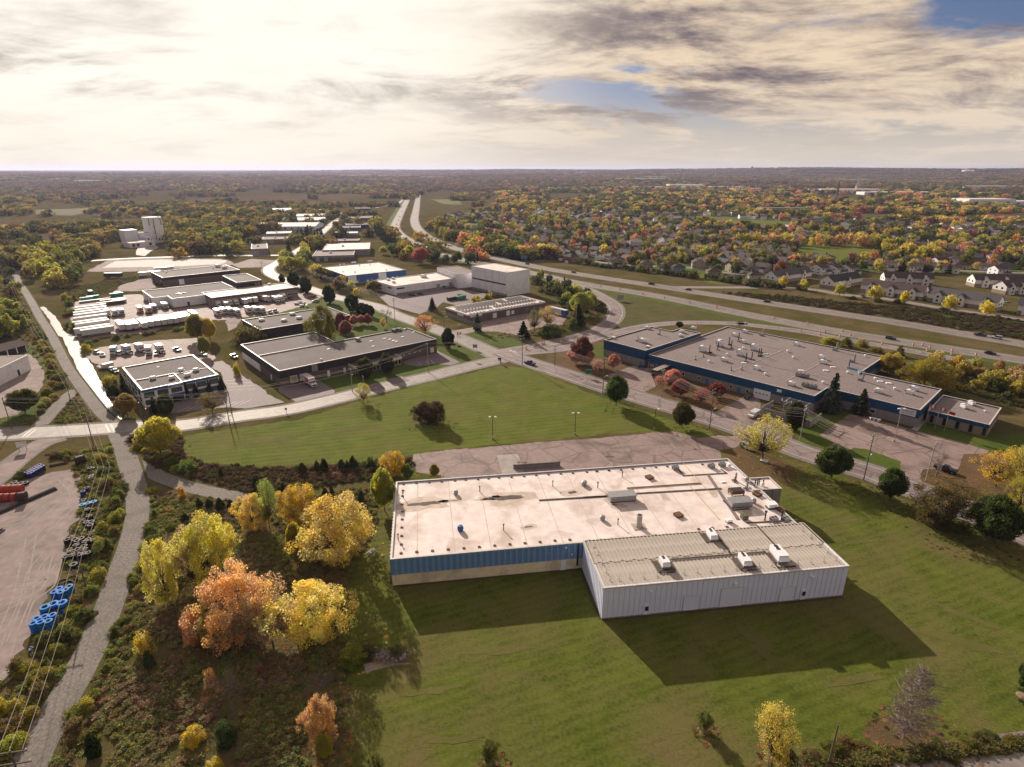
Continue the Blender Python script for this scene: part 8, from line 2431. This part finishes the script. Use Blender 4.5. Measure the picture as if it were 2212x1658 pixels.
# ================================================================ poles, lamps, wires
def upole(x, y, h, label, rz=0.0, arms=(0.3,), aw=1.25, lamp=None, mat=WOODP, trafo=False, group=None, r=.16):
    o = thing('utility_pole', label, 'utility pole', (x, y, 0), rz, group)
    MB().tube((0, 0, -.2), (0, 0, h), r, 8, 0, r * .65).build('pole', mat, o)
    for dz in arms:
        a = MB().box(-aw, aw, -.08, .08, h - dz - .08, h - dz + .08).build('crossarm', mat, o)
        for x_ in (-aw + .1, 0, aw - .1):
            MB().lathe([(.04, 0), (.09, .08), (.05, .16), (.09, .24), (0, .3)], 6, 0, (x_, 0, h - dz + .08)).build('insulator', WHITE, a)
    if lamp:
        zl, reach = lamp
        b = MB()
        P = [(0, 0, zl - 1.0), (.35 * reach, 0, zl - .25), (.7 * reach, 0, zl), (reach, 0, zl + .05)]
        b.path(P, .06, 6)
        a = b.build('lamp_arm', STEEL, o)
        MB().box(reach - .1, reach + .55, -.14, .14, zl - .05, zl + .12).build('lamp_head', WHITE, a)
    if trafo:
        MB().lathe([(0, 0), (.3, 0), (.3, 1), (0, 1)], 10, 0, (.4, 0, h - 2.6)).build('transformer', STEEL, o)
    return o


def wires(pts, offs, sag, rz_list, label, group, r=.03):
    """pts: (x, y, z) attachment points; offs: sideways offsets on each crossarm"""
    for k, of in enumerate(offs):
        dx, dz = of
        P = []
        Q = [Vector((x + dx * math.cos(a), y + dx * math.sin(a), z + dz)) for (x, y, z), a in zip(pts, rz_list)]
        for a, b in zip(Q[:-1], Q[1:]):
            n = 10
            for i in range(n):
                t_ = i / n
                q = a.lerp(b, t_)
                q.z -= sag * 4 * t_ * (1 - t_)
                P.append(q)
        P.append(Q[-1])
        tag(MB().path(P, r, 3).build('overhead_wire', WIRE), label, 'wire', group)


RP = [(-161.45,201.5,10.33), (-129.15,165.35,12.01), (-103.47,133.91,8.95), (-85.78,98.21,9.55)]
labs = ('wooden pole with crossarm beside the left lot track', 'wooden pole with crossarm at the trail crossing of the street', 'wooden pole with crossarm rising from the bushes by the coils', 'wooden pole with crossarm among the black coils')
PL = []
for (x, y, h), lab in zip(RP, labs):
    upole(x, y, h, lab, R_(12), (.25,), 1.5)
    PL.append((x, y, h - .1))
bx, by = (-62.93,54.06)
upole(bx, by, 11.5, 'wooden pole with broad crossarms at the foot of the gravel trail', R_(10), (.3, 2.2), 1.9)
bx2, by2 = (-235.21,282.22)
upole(bx2, by2, 10, 'wooden pole by the trail above the brown garage row', R_(12), (.25,), 1.4)
bx3, by3 = (-313.39,370.53)
upole(bx3, by3, 10, 'wooden pole beside the trail near the head of the ditch', R_(12), (.25,), 1.4)
bx4, by4 = (-492.7,568.57)
upole(bx4, by4, 10, 'wooden pole at the far end of the trail line', R_(12), (.25,), 1.4)
LINE = [(bx4, by4, 9.9), (bx3, by3, 9.9), (bx2, by2, 9.9)] + PL + [(bx, by, 11.3)]
wires(LINE, [(-1.4, .2), (0, .3), (1.4, .2)], .9, [R_(12)] * len(LINE), 'thin sagging wire strung along the gravel trail', 'trail line wires', .035)
# access road line
AP = [(4.44,243.98,13.45, None, WOODP, 'tall dark pole at the junction corner'), (18.5,243.98,8.77, None, WOODP, 'dark pole on the leaf litter near the junction'), (34.48,210.3,13.86, (6.5, 1.8), WOODP, 'dark pole with lamp arm across from the field maple'), (55.63,206.51,10.61, None, PALEP, 'pale pole on the litter bank by the black trailer'), (64.73,177.51,13.87, (6.5, 2.0), WOODP, 'dark pole with lamp arm beside the factory driveway'), (89.93,167.99,10.83, None, PALEP, 'pale pole with side arm beside the transformer compound'), (96.23,143.42,13.67, (7, 1.8), WOODP, 'dark pole with lamp arm opposite the grass island'), (112.86,142.86,11.33, None, PALEP, 'pale pole at the lot exit')]
AP = [(a[0], a[1], a[2], *a[3:]) if not isinstance(a[0], tuple) else (*a[0], *a[1:]) for a in AP]
ang_ = R_(44)
for (x, y, h, lamp, mt, lab) in AP:
    upole(x, y, h, lab, ang_, (.3, 1.5) if mt is WOODP else (.2,), 1.1, lamp, mt)
M2 = [a for a in AP if a[4] is WOODP or True]
wires([(a[0], a[1], min(a[2], 12.5) - .2) for a in AP], [(-1.0, .1), (0, .2), (1.0, .1), (-.8, -1.2), (.8, -1.2), (0, -2.4)], .8, [ang_] * len(AP), 'overhead wire strung along the access road', 'access road wires', .028)
NP = [(4.44,243.98,13.45), (-36.3,308.4,8.4), (-65.57,323.88,13.2), (-110.11,393.22,8.48), (-155.87,452.47,5.95), (-198.9,474.19,11.4)]
for (x, y, h), lab in zip(NP[1:], ('pole behind the clipped column tree', 'tall pole by the bare street tree', 'pole in the scrub across from the depot', 'pole by the dark trees of the street bend', 'pole at the gravel lot corner')):
    upole(x, y, max(9, min(h, 13)), 'wooden ' + lab, R_(40), (.3, 1.4), 1.1, (6, 1.6) if 'clipped' in lab else None)
wires([(a[0], a[1], max(9, min(a[2], 13)) - .2) for a in NP], [(-1.0, .1), (0, .2), (1.0, .1), (-.8, -1.1), (.8, -1.1)], .9, [R_(40)] * len(NP), 'overhead wire strung along the north street', 'north street wires', .02)
SP = [(-163.55,177.02,11.05), (-123.37,181.89,10), (-96.93,189.1,8.98), (-60.9,211.59,9.29), (-34.86,234.31,12.72), (4.44,243.98,13.45)]
for (x, y, h), lab, lamp in zip(SP[:-1], ('wooden pole by the left driveway', 'wooden pole at the ditch end of the street', 'wooden pole on the office verge', 'pale pole with lamp arm by the egg-shaped trees', 'pale pole beside the warehouse hedge'), (None, (8, 1.5), None, (7.5, 1.6), None)):
    upole(x, y, h, lab, R_(-60), (.25,), .9, lamp, PALEP if 'pale' in lab else WOODP)
wires([(a[0], a[1], a[2] - .2) for a in SP], [(-.7, .1), (.7, .1), (0, -1.3)], .7, [R_(-60)] * len(SP), 'overhead wire strung along the front street', 'front street wires', .028)
for p, lab in (((-120.79,180.89,6.65), 'second pole with lamps behind the bright yellow tree'), ((-94.61,181.89,8.38), 'leaning pole on the street edge by the office drive'), ((-58.11,217.85,4.24), 'short pale post before the wide egg-shaped tree'), ((34.13,308.4,11.77), 'pale pole against the dark spruce')):
    upole(*p, lab, R_(-60), (.3,), .6, (p[2] - .5, 1.2) if 'lamps' in lab else None, PALEP if 'pale' in lab else WOODP)


def lamp_post(x, y, h, label, heads=2, mat=DSTEEL, rz=0, group=None):
    o = thing('lamp_post', label, 'lamp post', (x, y, 0), rz, group)
    MB().lathe([(0, 0), (.32, 0), (.32, .7), (0, .7)], 10).build('concrete_base', CONC, o)
    MB().tube((0, 0, .6), (0, 0, h), .11, 8, 0, .07).build('post', mat, o)
    for s_ in ((-1, 1) if heads == 2 else (1,)):
        a = MB().tube((0, 0, h - .1), (s_ * .6, 0, h), .05, 6).build('arm', mat, o)
        MB().box(s_ * .85 - .35, s_ * .85 + .35, -.22, .22, h - .08, h + .14).build('lamp_head', WHITE, a)


lamp_post(-6.05,169.61,7.57, 'two-headed lamp post on the mown field edge, beside the hedge end of the cracked lot')
lamp_post(20.16,172.93,7.47, 'two-headed lamp post on the mown field edge, midway along the cracked lot')
lamp_post(46.52,177.13,7.05, 'single-headed lamp post in the shade of the field maple', 1)
lamp_post(119.23,167.62,11.11, 'pale tall lamp post in the factory lot', 2, PALEP)
for k, p in enumerate(((136.46,179.24,7.99), (138.32,177.21,7.92), (140.07,175.22,7.29))):
    o = thing('flagpole', ('white flagpole with pink-white flag, closest to the factory sign', 'white flagpole with red and white flag, middle of three', 'white flagpole with dark red flag, farthest from the factory sign')[k], 'flagpole', (p[0], p[1], 0), R_(-20))
    MB().tube((0, 0, 0), (0, 0, p[2]), .09, 8, 0, .05).build('pole', PALEP, o)
    f_ = MB()
    for i in range(6):
        x0, x1 = i * .3, (i + 1) * .3
        w0, w1 = .12 * math.sin(i * 1.1), .12 * math.sin((i + 1) * 1.1)
        f_.quad([(x0, w0, p[2] - 1.1 - i * .06), (x1, w1, p[2] - 1.1 - (i + 1) * .06), (x1, w1, p[2] - .15 - (i + 1) * .06), (x0, w0, p[2] - .15 - i * .06)], 0 if (k == 2 or i in (0, 1, 4, 5)) else 1)
    f_.build('flag', [RED, WHITE], o)
for p, lab in (((-25.27,264.07,9.51), 'white flagpole with maple-leaf coloured flag at the street corner'), ((-133.28,200.55,4.77), 'white flagpole with red and white flag by the blue-banded office')):
    o = thing('flagpole', lab, 'flagpole', (p[0], p[1], 0), 0)
    MB().tube((0, 0, 0), (0, 0, p[2]), .08, 8, 0, .05).build('pole', PALEP, o)
    f_ = MB()
    for i in range(4):
        f_.quad([(i * .45, .1 * (i % 2), p[2] - 1.2), (i * .45 + .45, .1 * ((i + 1) % 2), p[2] - 1.2), (i * .45 + .45, .1 * ((i + 1) % 2), p[2] - .1), (i * .45, .1 * (i % 2), p[2] - .1)], 0 if i in (0, 3) else 1)
    f_.build('flag', [RED, WHITE], o)


def sign(p, h, w_, hh, mat, label, rz=0, back=False, posts=2, txt=None, tm=WHITE, name='road_sign', diamond=False):
    o = thing(name, label, 'sign', (p[0], p[1], 0), rz)
    for x in ((-w_ * .35, w_ * .35) if posts == 2 else (0,)):
        MB().box(x - .06, x + .06, 0, .12, 0, h + hh * .5).build('post', STEEL, o)
    b = MB()
    if diamond:
        b.prof([(-.05, 0)] * 0 + [], 0, 0) if False else b.quad([(0, -.06, h), (w_ / 2, -.06, h + hh / 2), (0, -.06, h + hh), (-w_ / 2, -.06, h + hh / 2)]).quad([(0, -.02, h), (-w_ / 2, -.02, h + hh / 2), (0, -.02, h + hh), (w_ / 2, -.02, h + hh / 2)])
    else:
        b.box(-w_ / 2, w_ / 2, -.06, 0, h, h + hh)
    pn = b.build('panel', mat, o)
    if txt:
        for i, s_ in enumerate(txt):
            text(pn, s_, hh * .3, tm, (0, -.075, h + hh * (.72 - .42 * i)), (R_(90), 0, 0), .01)
    elif not diamond:
        MB().box(-w_ / 2 + .08, w_ / 2 - .08, -.075, -.06, h + hh - .2, h + hh - .12).build('border', tm, pn)
    return o


sign((31.17,228.24), 1.6, 2.6, 1.9, SGREEN, 'green road sign on the leaf litter facing the access road', R_(0))
sign((-17.34,266.98), 1.2, 2.2, 1.6, STEEL, 'grey-blue board on two posts at the street corner', R_(-10), tm=RBLUE)
sign((69.72,376.49), 1.0, 4.5, 3.0, STEEL, 'large grey back of a highway sign in the interchange meadow', R_(20), tm=DSTEEL)
sign((52.05,323.88), .8, 2.4, 1.8, STEEL, 'grey sign back on the inside of the loop ramp', R_(30), tm=DSTEEL)
sign((55.53,278.62), .7, 1.3, 1.3, ORANGE, 'orange diamond work sign on the slip ramp', R_(10), posts=1, diamond=True)
sign((-147.65,161.29), 1.3, 2.6, 1.6, WHITE, 'white board on two posts at the pipe yard driveway', R_(25), tm=RBLUE)
sign((19.76,291.43), 1.3, .9, .9, STEEL, 'small round-backed sign beside the loop ramp', R_(10), posts=1, tm=DSTEEL)
sign((-116.51,834.74), 2.0, 7, 3.5, SGREEN, 'large green highway sign above the far carriageway bend', R_(10))
sign((10.91,552.98), 2.0, 6, 2.6, CBLUE, 'blue highway sign beside the far carriageway', R_(30))
sign((-61.01,663.16), 1.6, 3.5, 2.5, WHITE, 'white highway sign on the grass of the far carriageway', R_(20), tm=DSTEEL)
sign((-28.67,310.97), .7, 1.6, 1.0, WHITE, 'low white sign before the solar building', R_(-10), tm=DSTEEL)
sign((-78.6,190.52), 1.3, .8, .8, RED, 'red-white barrier sign on the field edge by the street', R_(0), posts=1, tm=WHITE)
# traffic posts at the junction
for p, lab in (((-5.09,246,2.86), 'dark mailbox-like signal box at the tip of the mown field'), ((-5.97,250.3,1.51), 'slim dark post beside the signal box')):
    o = thing('signal_post', lab, 'post', (p[0], p[1], 0))
    MB().box(-.1, .1, -.1, .1, 0, p[2] * .7).build('post', DSTEEL, o)
    MB().box(-.4, .4, -.3, .3, p[2] * .55, p[2]).build('cabinet', DSTEEL, o)
# orange barrels along the near carriageway
BAR = MB().lathe([(0, 0), (.34, 0), (.34, .06), (.29, .06), (.27, 1.0), (.12, 1.05), (0, 1.06)], 10).mesh('body', ORANGE)
BAN = MB().lathe([(.292, .3), (.287, .5)], 10).lathe([(.284, .65), (.279, .8)], 10).mesh('white_band', WHITE)
for p in ((21.07,477.05), (26.95,469.69), (29.49,456.66), (34.45,448.34), (39.68,456.66), (64.03,428.75), (76.1,415.08), (88.66,398.07), (100.44,386.14), (112.87,371.24), (125.54,357.38), (149.16,329.77), (162.1,316.58), (163.03,299.15), (173.62,301.71), (173.01,292.9), (157.94,294.13), (151.07,300.43), (165.61,289.27), (172.49,283.39), (179.51,276.62), (193.18,274.43), (197.75,274.43), (198.39,270.14), (193.64,264.94), (205.35,264.94), (200.86,258.94), (211.27,257.96), (10.51,271.57), (14.74,276.09), (15.66,276.93), (6.7,267.97), (24.01,279.25)):
    o = thing('traffic_barrel', 'orange traffic barrel with white bands on the highway works', 'barrel', (p[0], p[1], .06), 0, 'traffic barrels along the works')
    o.scale = (1.4, 1.4, 1.4)
    inst('body', BAR, o)
    inst('white_band', BAN, o)

# ================================================================ the pipe yard
def coil_mesh(ro, ri, h):
    pr = [(ri, 0)]
    n = 5
    for k in range(n):
        z0 = h * k / n
        pr += [(ro * .95, z0 + .01), (ro, z0 + h / n * .5), (ro * .95, z0 + h / n - .01)]
    pr += [(ri, h), (ri, 0)]
    return MB().lathe(pr, 16).mesh('coil', PLAST)


CM = {}
STR = MB()


def coil(p, color, label, group, ro=.8, ri=.42, h=.75, z=0.0, tilt=None, cross=False):
    ro, ri, h = ro * .9, ri * .9, h * .92
    k = (ro, ri, h)
    if k not in CM:
        b = MB().lathe([(ro + .015, h * .4), (ro + .02, h * .5), (ro + .015, h * .6)], 16)
        CM[k] = (coil_mesh(ro, ri, h), b.mesh('strap', DSTEEL), MB().box(-ro, ro, -.05, .05, h + .02, h + .1).box(-.05, .05, -ro, ro, h + .03, h + .11).mesh('timber_cross', LUMBER))
    o = thing('pipe_coil', label, 'pipe coil', (p[0], p[1], z + .03), rnd.uniform(0, 1.5), group)
    if tilt:
        o.rotation_euler = (tilt, .1, rnd.uniform(0, 1))
    inst('coil', CM[k][0], o, color=tuple(v * rnd.uniform(.85, 1.15) for v in color))
    inst('strap', CM[k][1], o)
    if cross:
        inst('timber_cross', CM[k][2], o)
    return o


DB_, CB_, BK_ = (.025, .03, .24), (.012, .22, .62), (.008, .008, .009)


def stack(p, n, color, label, group, **k):
    h = k.get('h', .75)
    for i in range(n):
        coil(p, color, label, group, z=i * (h * .92 + .02), cross=(k.get('cr', False) and i == n - 1), **{a: b for a, b in k.items() if a != 'cr'})


A0, A1 = Vector((-132.8,144.83)), Vector((-132.52,149.03))
off = Vector((-1.7, .9))
for r_ in range(2):
    for c_ in range(6):
        stack(A0.lerp(A1, c_ / 5) + off * r_ * .75, 2, DB_, 'dark blue pipe coil in the tidy double row at the yard back', 'dark blue coil rows', ro=.78)
for p in ((-119.82,149.23), (-118.89,149.5), (-118.9,148.7)):
    stack(p, 2 if p == ((-118.9,148.7)) else 1, (.04, .03, .16), 'purple-blue coil at the top of the coil line', 'purple-blue coils', ro=.7, h=.5)
for p in ((-116.67,142.95), (-116.09,143.45), (-115.84,144.32), (-116.27,145.33)):
    coil(p, (.18, .2, .3), 'pale blue-grey coil with white ends in the coil line', 'pale coils', ro=.65, h=.5)
for p, n in (((-112.66,138.14), 1), ((-111.41,134.99), 2), ((-109.36,132.06), 1)):
    stack(p, n, (.03, .03, .22), 'indigo coil standing in the weeds of the coil line', 'indigo coils', ro=.7, h=.8)
for p in ((-108.05,129.55), (-107.1,130.23), (-106.07,130.98)):
    coil(p, (.02, .26, .58), 'bright sky-blue coil of the row of three', 'three sky-blue coils', ro=.85, h=.9)
for p, n in (((-104.68,126.71), 2), ((-103.94,125.2), 1), ((-102.26,123.72), 2), ((-101.16,121.09), 2), ((-100.12,121.32), 2), ((-100.8,114.12), 2), ((-100.25,114.98), 2), ((-98.21,113.7), 2), ((-97.91,114.55), 2), ((-96.15,113.27), 2), ((-97.33,116.74), 1), ((-94.67,113.91), 2), ((-98.23,111.18), 1), ((-96.57,107.78), 2), ((-95.64,108.37), 2), ((-94.07,108.56), 2), ((-92.75,109.16), 2), ((-97.3,112.01), 2), ((-95.27,111.6), 2), ((-99.44,113.27), 1), ((-99.14,114.12), 2), ((-97.4,113.06), 1), ((-96.09,114.12), 2), ((-94.49,113.06), 1), ((-96.24,108.17), 1), ((-95.06,108.76), 2), ((-93.48,108.96), 2), ((-92.43,109.96), 1), ((-101.75,122.75), 1), ((-104.46,127.22), 1), ((-103.02,123.24), 1), ((-99.45,119.92), 2), ((-99.75,119), 1), ((-98.24,118.31), 1), ((-95.92,110.37), 2), ((-96.85,109.56), 2), ((-94.31,110.37), 2)):
    stack(p, n, BK_, 'black pipe coil in the tight cluster by the pole', 'black coils', ro=.82, h=.65, cr=rnd.random() < .3)
coil((-93.25,105.28), BK_, 'single tall black coil below the cluster', None, ro=.95, h=1.2)
coil((-92.34,103.79), (.35, .33, .32), 'pale flat coil with cross slats below the tall black one', None, ro=.85, h=.3, cross=True)
for p, lab in (((-90.93,101.43), 'open black hoop leaning on the next hoops'), ((-92.03,100.37), 'open black hoop lying by the sky-blue stacks'), ((-90.75,99.85), 'open black hoop lying upon another hoop')):
    coil(p, BK_, lab, None, ro=1.1, ri=.85, h=.5, tilt=.25)
for p in ((-90.45,95.96), (-89.12,95.96), (-88.69,96.62), (-90.2,97.01), (-88.61,97.61)):
    stack(p, 2, CB_, 'blue pipe coil in the upper double-high stack', 'upper blue stacks', ro=.8, h=.85)
for p in ((-89.09,91.7), (-88.21,92.62), (-86.74,92.93)):
    coil(p, CB_, 'large hollow blue coil of the row of three', 'three hollow blue coils', ro=1.05, ri=.6, h=1.7)
coil((-86.18,91.25), CB_, 'flat blue hoop beside the hollow coils', None, ro=.8, ri=.6, h=.3)
for p in ((-87.69,87.02), (-86.56,87.3), (-85.32,87.58), (-88.03,88.3), (-86.89,88.73), (-85.74,89.17)):
    stack(p, 3, CB_, 'blue pipe coil in the lower triple-high stack', 'lower blue stacks', ro=.78, h=.68)
coil((-84.57,82.5), (.03, .14, .34), 'lone blue coil with white plank on the yard floor', None, ro=.85, h=.5, cross=True)
for k, p in enumerate(((-135.27,139.61), (-134.54,140.21), (-133.42,140.51), (-132.3,140.81), (-131.32,141.11), (-134.59,141.42))):
    coil(p, BK_, 'black hose coil with white ties at the yard back', 'black hose coils', ro=.9, ri=.5, h=.6)


def spool(p, rz, color, label, group, r=1.1, w_=1.2, z=0.0, dark=False):
    o = thing('pipe_spool', label, 'spool', (p[0], p[1], .03 + r + z), rz, group)
    MB().lathe([(0, -w_ / 2), (r, -w_ / 2), (r, -w_ / 2 + .08), (r * .93, -w_ / 2 + .1), (r * .95, 0), (r * .93, w_ / 2 - .1), (r, w_ / 2 - .08), (r, w_ / 2), (0, w_ / 2)], 18, axis='X').build('drum', PLAST, o, color=color)
    MB().lathe([(r * .2, w_ / 2 + .01), (r * .25, w_ / 2 + .06), (0, w_ / 2 + .06)], 10, axis='X').lathe([(0, -w_ / 2 - .06), (r * .25, -w_ / 2 - .06)], 10, axis='X').build('hub', DSTEEL, o)
    return o


for k in range(8):
    q = Vector((-138.1,135.84)).lerp(Vector((-129.31,136.98)), k / 7)
    spool(q, R_(14), (.42, .075, .05), 'red pipe spool lying in the rear red row', 'rear row of red spools')
for k in range(6):
    q = Vector((-134.95,131.73)).lerp(Vector((-127.48,132.6)), k / 5)
    spool(q, R_(14), (.40, .07, .05), 'red pipe spool lying in the front red row', 'front row of red spools')
spool((-125.27,132.6), R_(20), (.07, .045, .04), 'brown-black spool capping the front red row', None, 1.25, 1.6)
spool((-124.2,152.62), R_(50), (.04, .028, .024), 'big brown-black spool beside the bushes', None, 1.35, 2.2)


def pipe_bundle(a, b, label, n=6, r=.16, mat=None):
    a, b = Vector(a), Vector(b)
    d = (b - a).normalized()
    w_ = Vector((-d.y, d.x))
    o = thing('pipe_bundle', label, 'pipes', (a.x, a.y, .03))
    for k in range(n):
        row_ = 0 if k < n * .6 else 1
        c = (k if row_ == 0 else k - int(n * .6) + .5) * r * 2.1
        s_ = w_ * c
        MB().tube((s_.x, s_.y, r + row_ * r * 1.8), (s_.x + b.x - a.x, s_.y + b.y - a.y, r + row_ * r * 1.8), r, 8).build('pipe', mat or DSTEEL, o)


pipe_bundle((-127.61,123), (-120.64,138.14), 'long bundle of grey-black pipes across the yard mouth', 9)
pipe_bundle((-119.66,116.3), (-119.57,119.46), 'short bundle of dark pipes at the yard side', 4)
pipe_bundle((-127.61,130.08), (-126.83,131.95), 'pale planks beside the red spools', 3, .12, LUMBER)
pipe_bundle((-132.11,150.84), (-128.66,152.76), 'loose dark pipes in the weeds behind the yard', 3, .12)
pipe_bundle((-139.04,158.46), (-136.17,159.57), 'pale timber offcuts by the bushes', 3, .2, LUMBER)
pipe_bundle((-83.72,75.03), (-83.61,76.17), 'timber planks at the yard corner', 3, .15, LUMBER)
pipe_bundle((28.16,153.67), (28.85,151.45), 'two long planks leaning at the factory back wall', 2, .12, LUMBER)
o = thing('pallet', 'grey pallet board at the yard corner beside planks', 'pallet', (*(-84.73,76.75), .03), .3)
for k in range(6):
    part('slat', o, PALEP, -1.1, 1.1, -.9 + k * .34, -.9 + k * .34 + .22, .12, .16)
for x in (-1, 0, 1):
    part('bearer', o, LUMBER, x - .06, x + .06, -.9, 1.0, 0, .12)

# ================================================================ small things on the lawn
o = thing('picnic_table', 'pale picnic table under the huge golden tree', 'picnic table', (*(-30.99,110.29), 0), R_(60))
part('table_top', o, PALEP, -.95, .95, -.4, .4, .7, .76)
for s_ in (-1, 1):
    part('bench', o, PALEP, -.95, .95, s_ * .75 - .14, s_ * .75 + .14, .42, .47)
    MB().tube((s_ * .7, -.7, 0), (s_ * .7, .25, .7), .05, 5).tube((s_ * .7, .7, 0), (s_ * .7, -.25, .7), .05, 5).build('leg', WOODP, o)
    part('stretcher', o, WOODP, s_ * .7 - .05, s_ * .7 + .05, -.85, .85, .36, .42)
o = thing('park_bench', 'white bench under the feathery willow', 'bench', (*(73.07,153.77), 0), R_(-35))
part('seat', o, WHITE, -1.1, 1.1, -.25, .25, .42, .48)
part('backrest', o, WHITE, -1.1, 1.1, .25, .31, .55, .9)
for s_ in (-1, 1):
    part('leg', o, DSTEEL, s_ * .9 - .05, s_ * .9 + .05, -.22, .3, 0, .42)
o = thing('brush_pile', 'grey heap of cut brush beside the copse tip', 'brush pile', (*(-21.26,81.05), 0))
b = MB()
for k in range(420):
    a, r_ = rnd.uniform(0, 6.28), rnd.random() ** .5
    x, y, z = 3.4 * r_ * math.cos(a), 2.0 * r_ * math.sin(a), .1 + (1 - r_) * 1.1 * rnd.random()
    d = Vector((rnd.gauss(0, 1), rnd.gauss(0, 1), rnd.gauss(.1, .35))).normalized() * rnd.uniform(.5, 1.1)
    b.tube((x, y, z), (x + d.x, y + d.y, max(.03, z + d.z)), .03, 3, 0, .012, cap=False)
b.build('branches', TWIG, o)
b = MB()
for k in range(60):
    a, r_ = rnd.uniform(0, 6.28), rnd.random() ** .5
    b.box(2.6 * r_ * math.cos(a) - .2, 2.6 * r_ * math.cos(a) + .2, 1.5 * r_ * math.sin(a) - .15, 1.5 * r_ * math.sin(a) + .2, 0, .3 * rnd.random() + .1)
b.build('rubble', PALEP, o)
o = thing('loading_dock_wall', 'low dark retaining wall of the sunken dock behind the factory', 'wall', (*(0.39,149.8), 0), R_(8))
part('wall', o, DLOT, 0, 13.5, -.15, .15, 0, 1.1)
part('coping', o, DSTEEL, -.1, 13.6, -.2, .2, 1.1, 1.25)
# guard posts and picnic tables before the navy factory
for k, p in enumerate(((122.2,184.92), (122.84,184.17), (123.69,183.42))):
    o = thing('garden_table', 'white garden table outside the factory entrance', 'table', (*p, .05), .3 * k, 'garden tables outside the factory')
    part('table_top', o, WHITE, -.8, .8, -.4, .4, .7, .76)
    for s_ in (-1, 1):
        part('leg', o, WHITE, s_ * .6 - .05, s_ * .6 + .05, -.35, .35, 0, .7)
o = thing('waste_bin', 'blue waste bin by the factory entrance', 'bin', (*(127.01,186.89), .05))
MB().lathe([(0, 0), (.35, 0), (.42, 1.0), (0, 1.0)], 10).build('bin', CBLUE, o)
MB().lathe([(.45, 1.0), (.45, 1.08), (0, 1.14)], 10).build('lid', DSTEEL, o)
# lane at the lower right corner
road('lane', [(54.1,58.94), (65.55,61.27), (74.23,62.35), (88.44,64.29)], 6, PALE, Z3, .6, lines=False)
o_ = upole(*(45.32,61.17), 13.5 * .55, 'dark wooden pole at the lane hedge', 0, (), 1, None, WOODP)

# ================================================================ the air
hb = MB().box(-30500, 30500, -30500, 30500, -6, 135)
hz_ = hb.build('haze', None)
hz_.data.materials.clear()
m, t = newmat('haze_air')
pv = t.n('ShaderNodeVolumePrincipled', {'Color': (0.62, 0.66, 0.98), 'Density': 0.000046, 'Anisotropy': 0.3})
ou = t.n('ShaderNodeOutputMaterial')
t.t.links.new(pv.outputs[0], ou.inputs['Volume'])
hz_.data.materials.append(m)
hz_['kind'] = 'stuff'
S.cycles.volume_step_rate = 10
S.cycles.volume_max_steps = 64
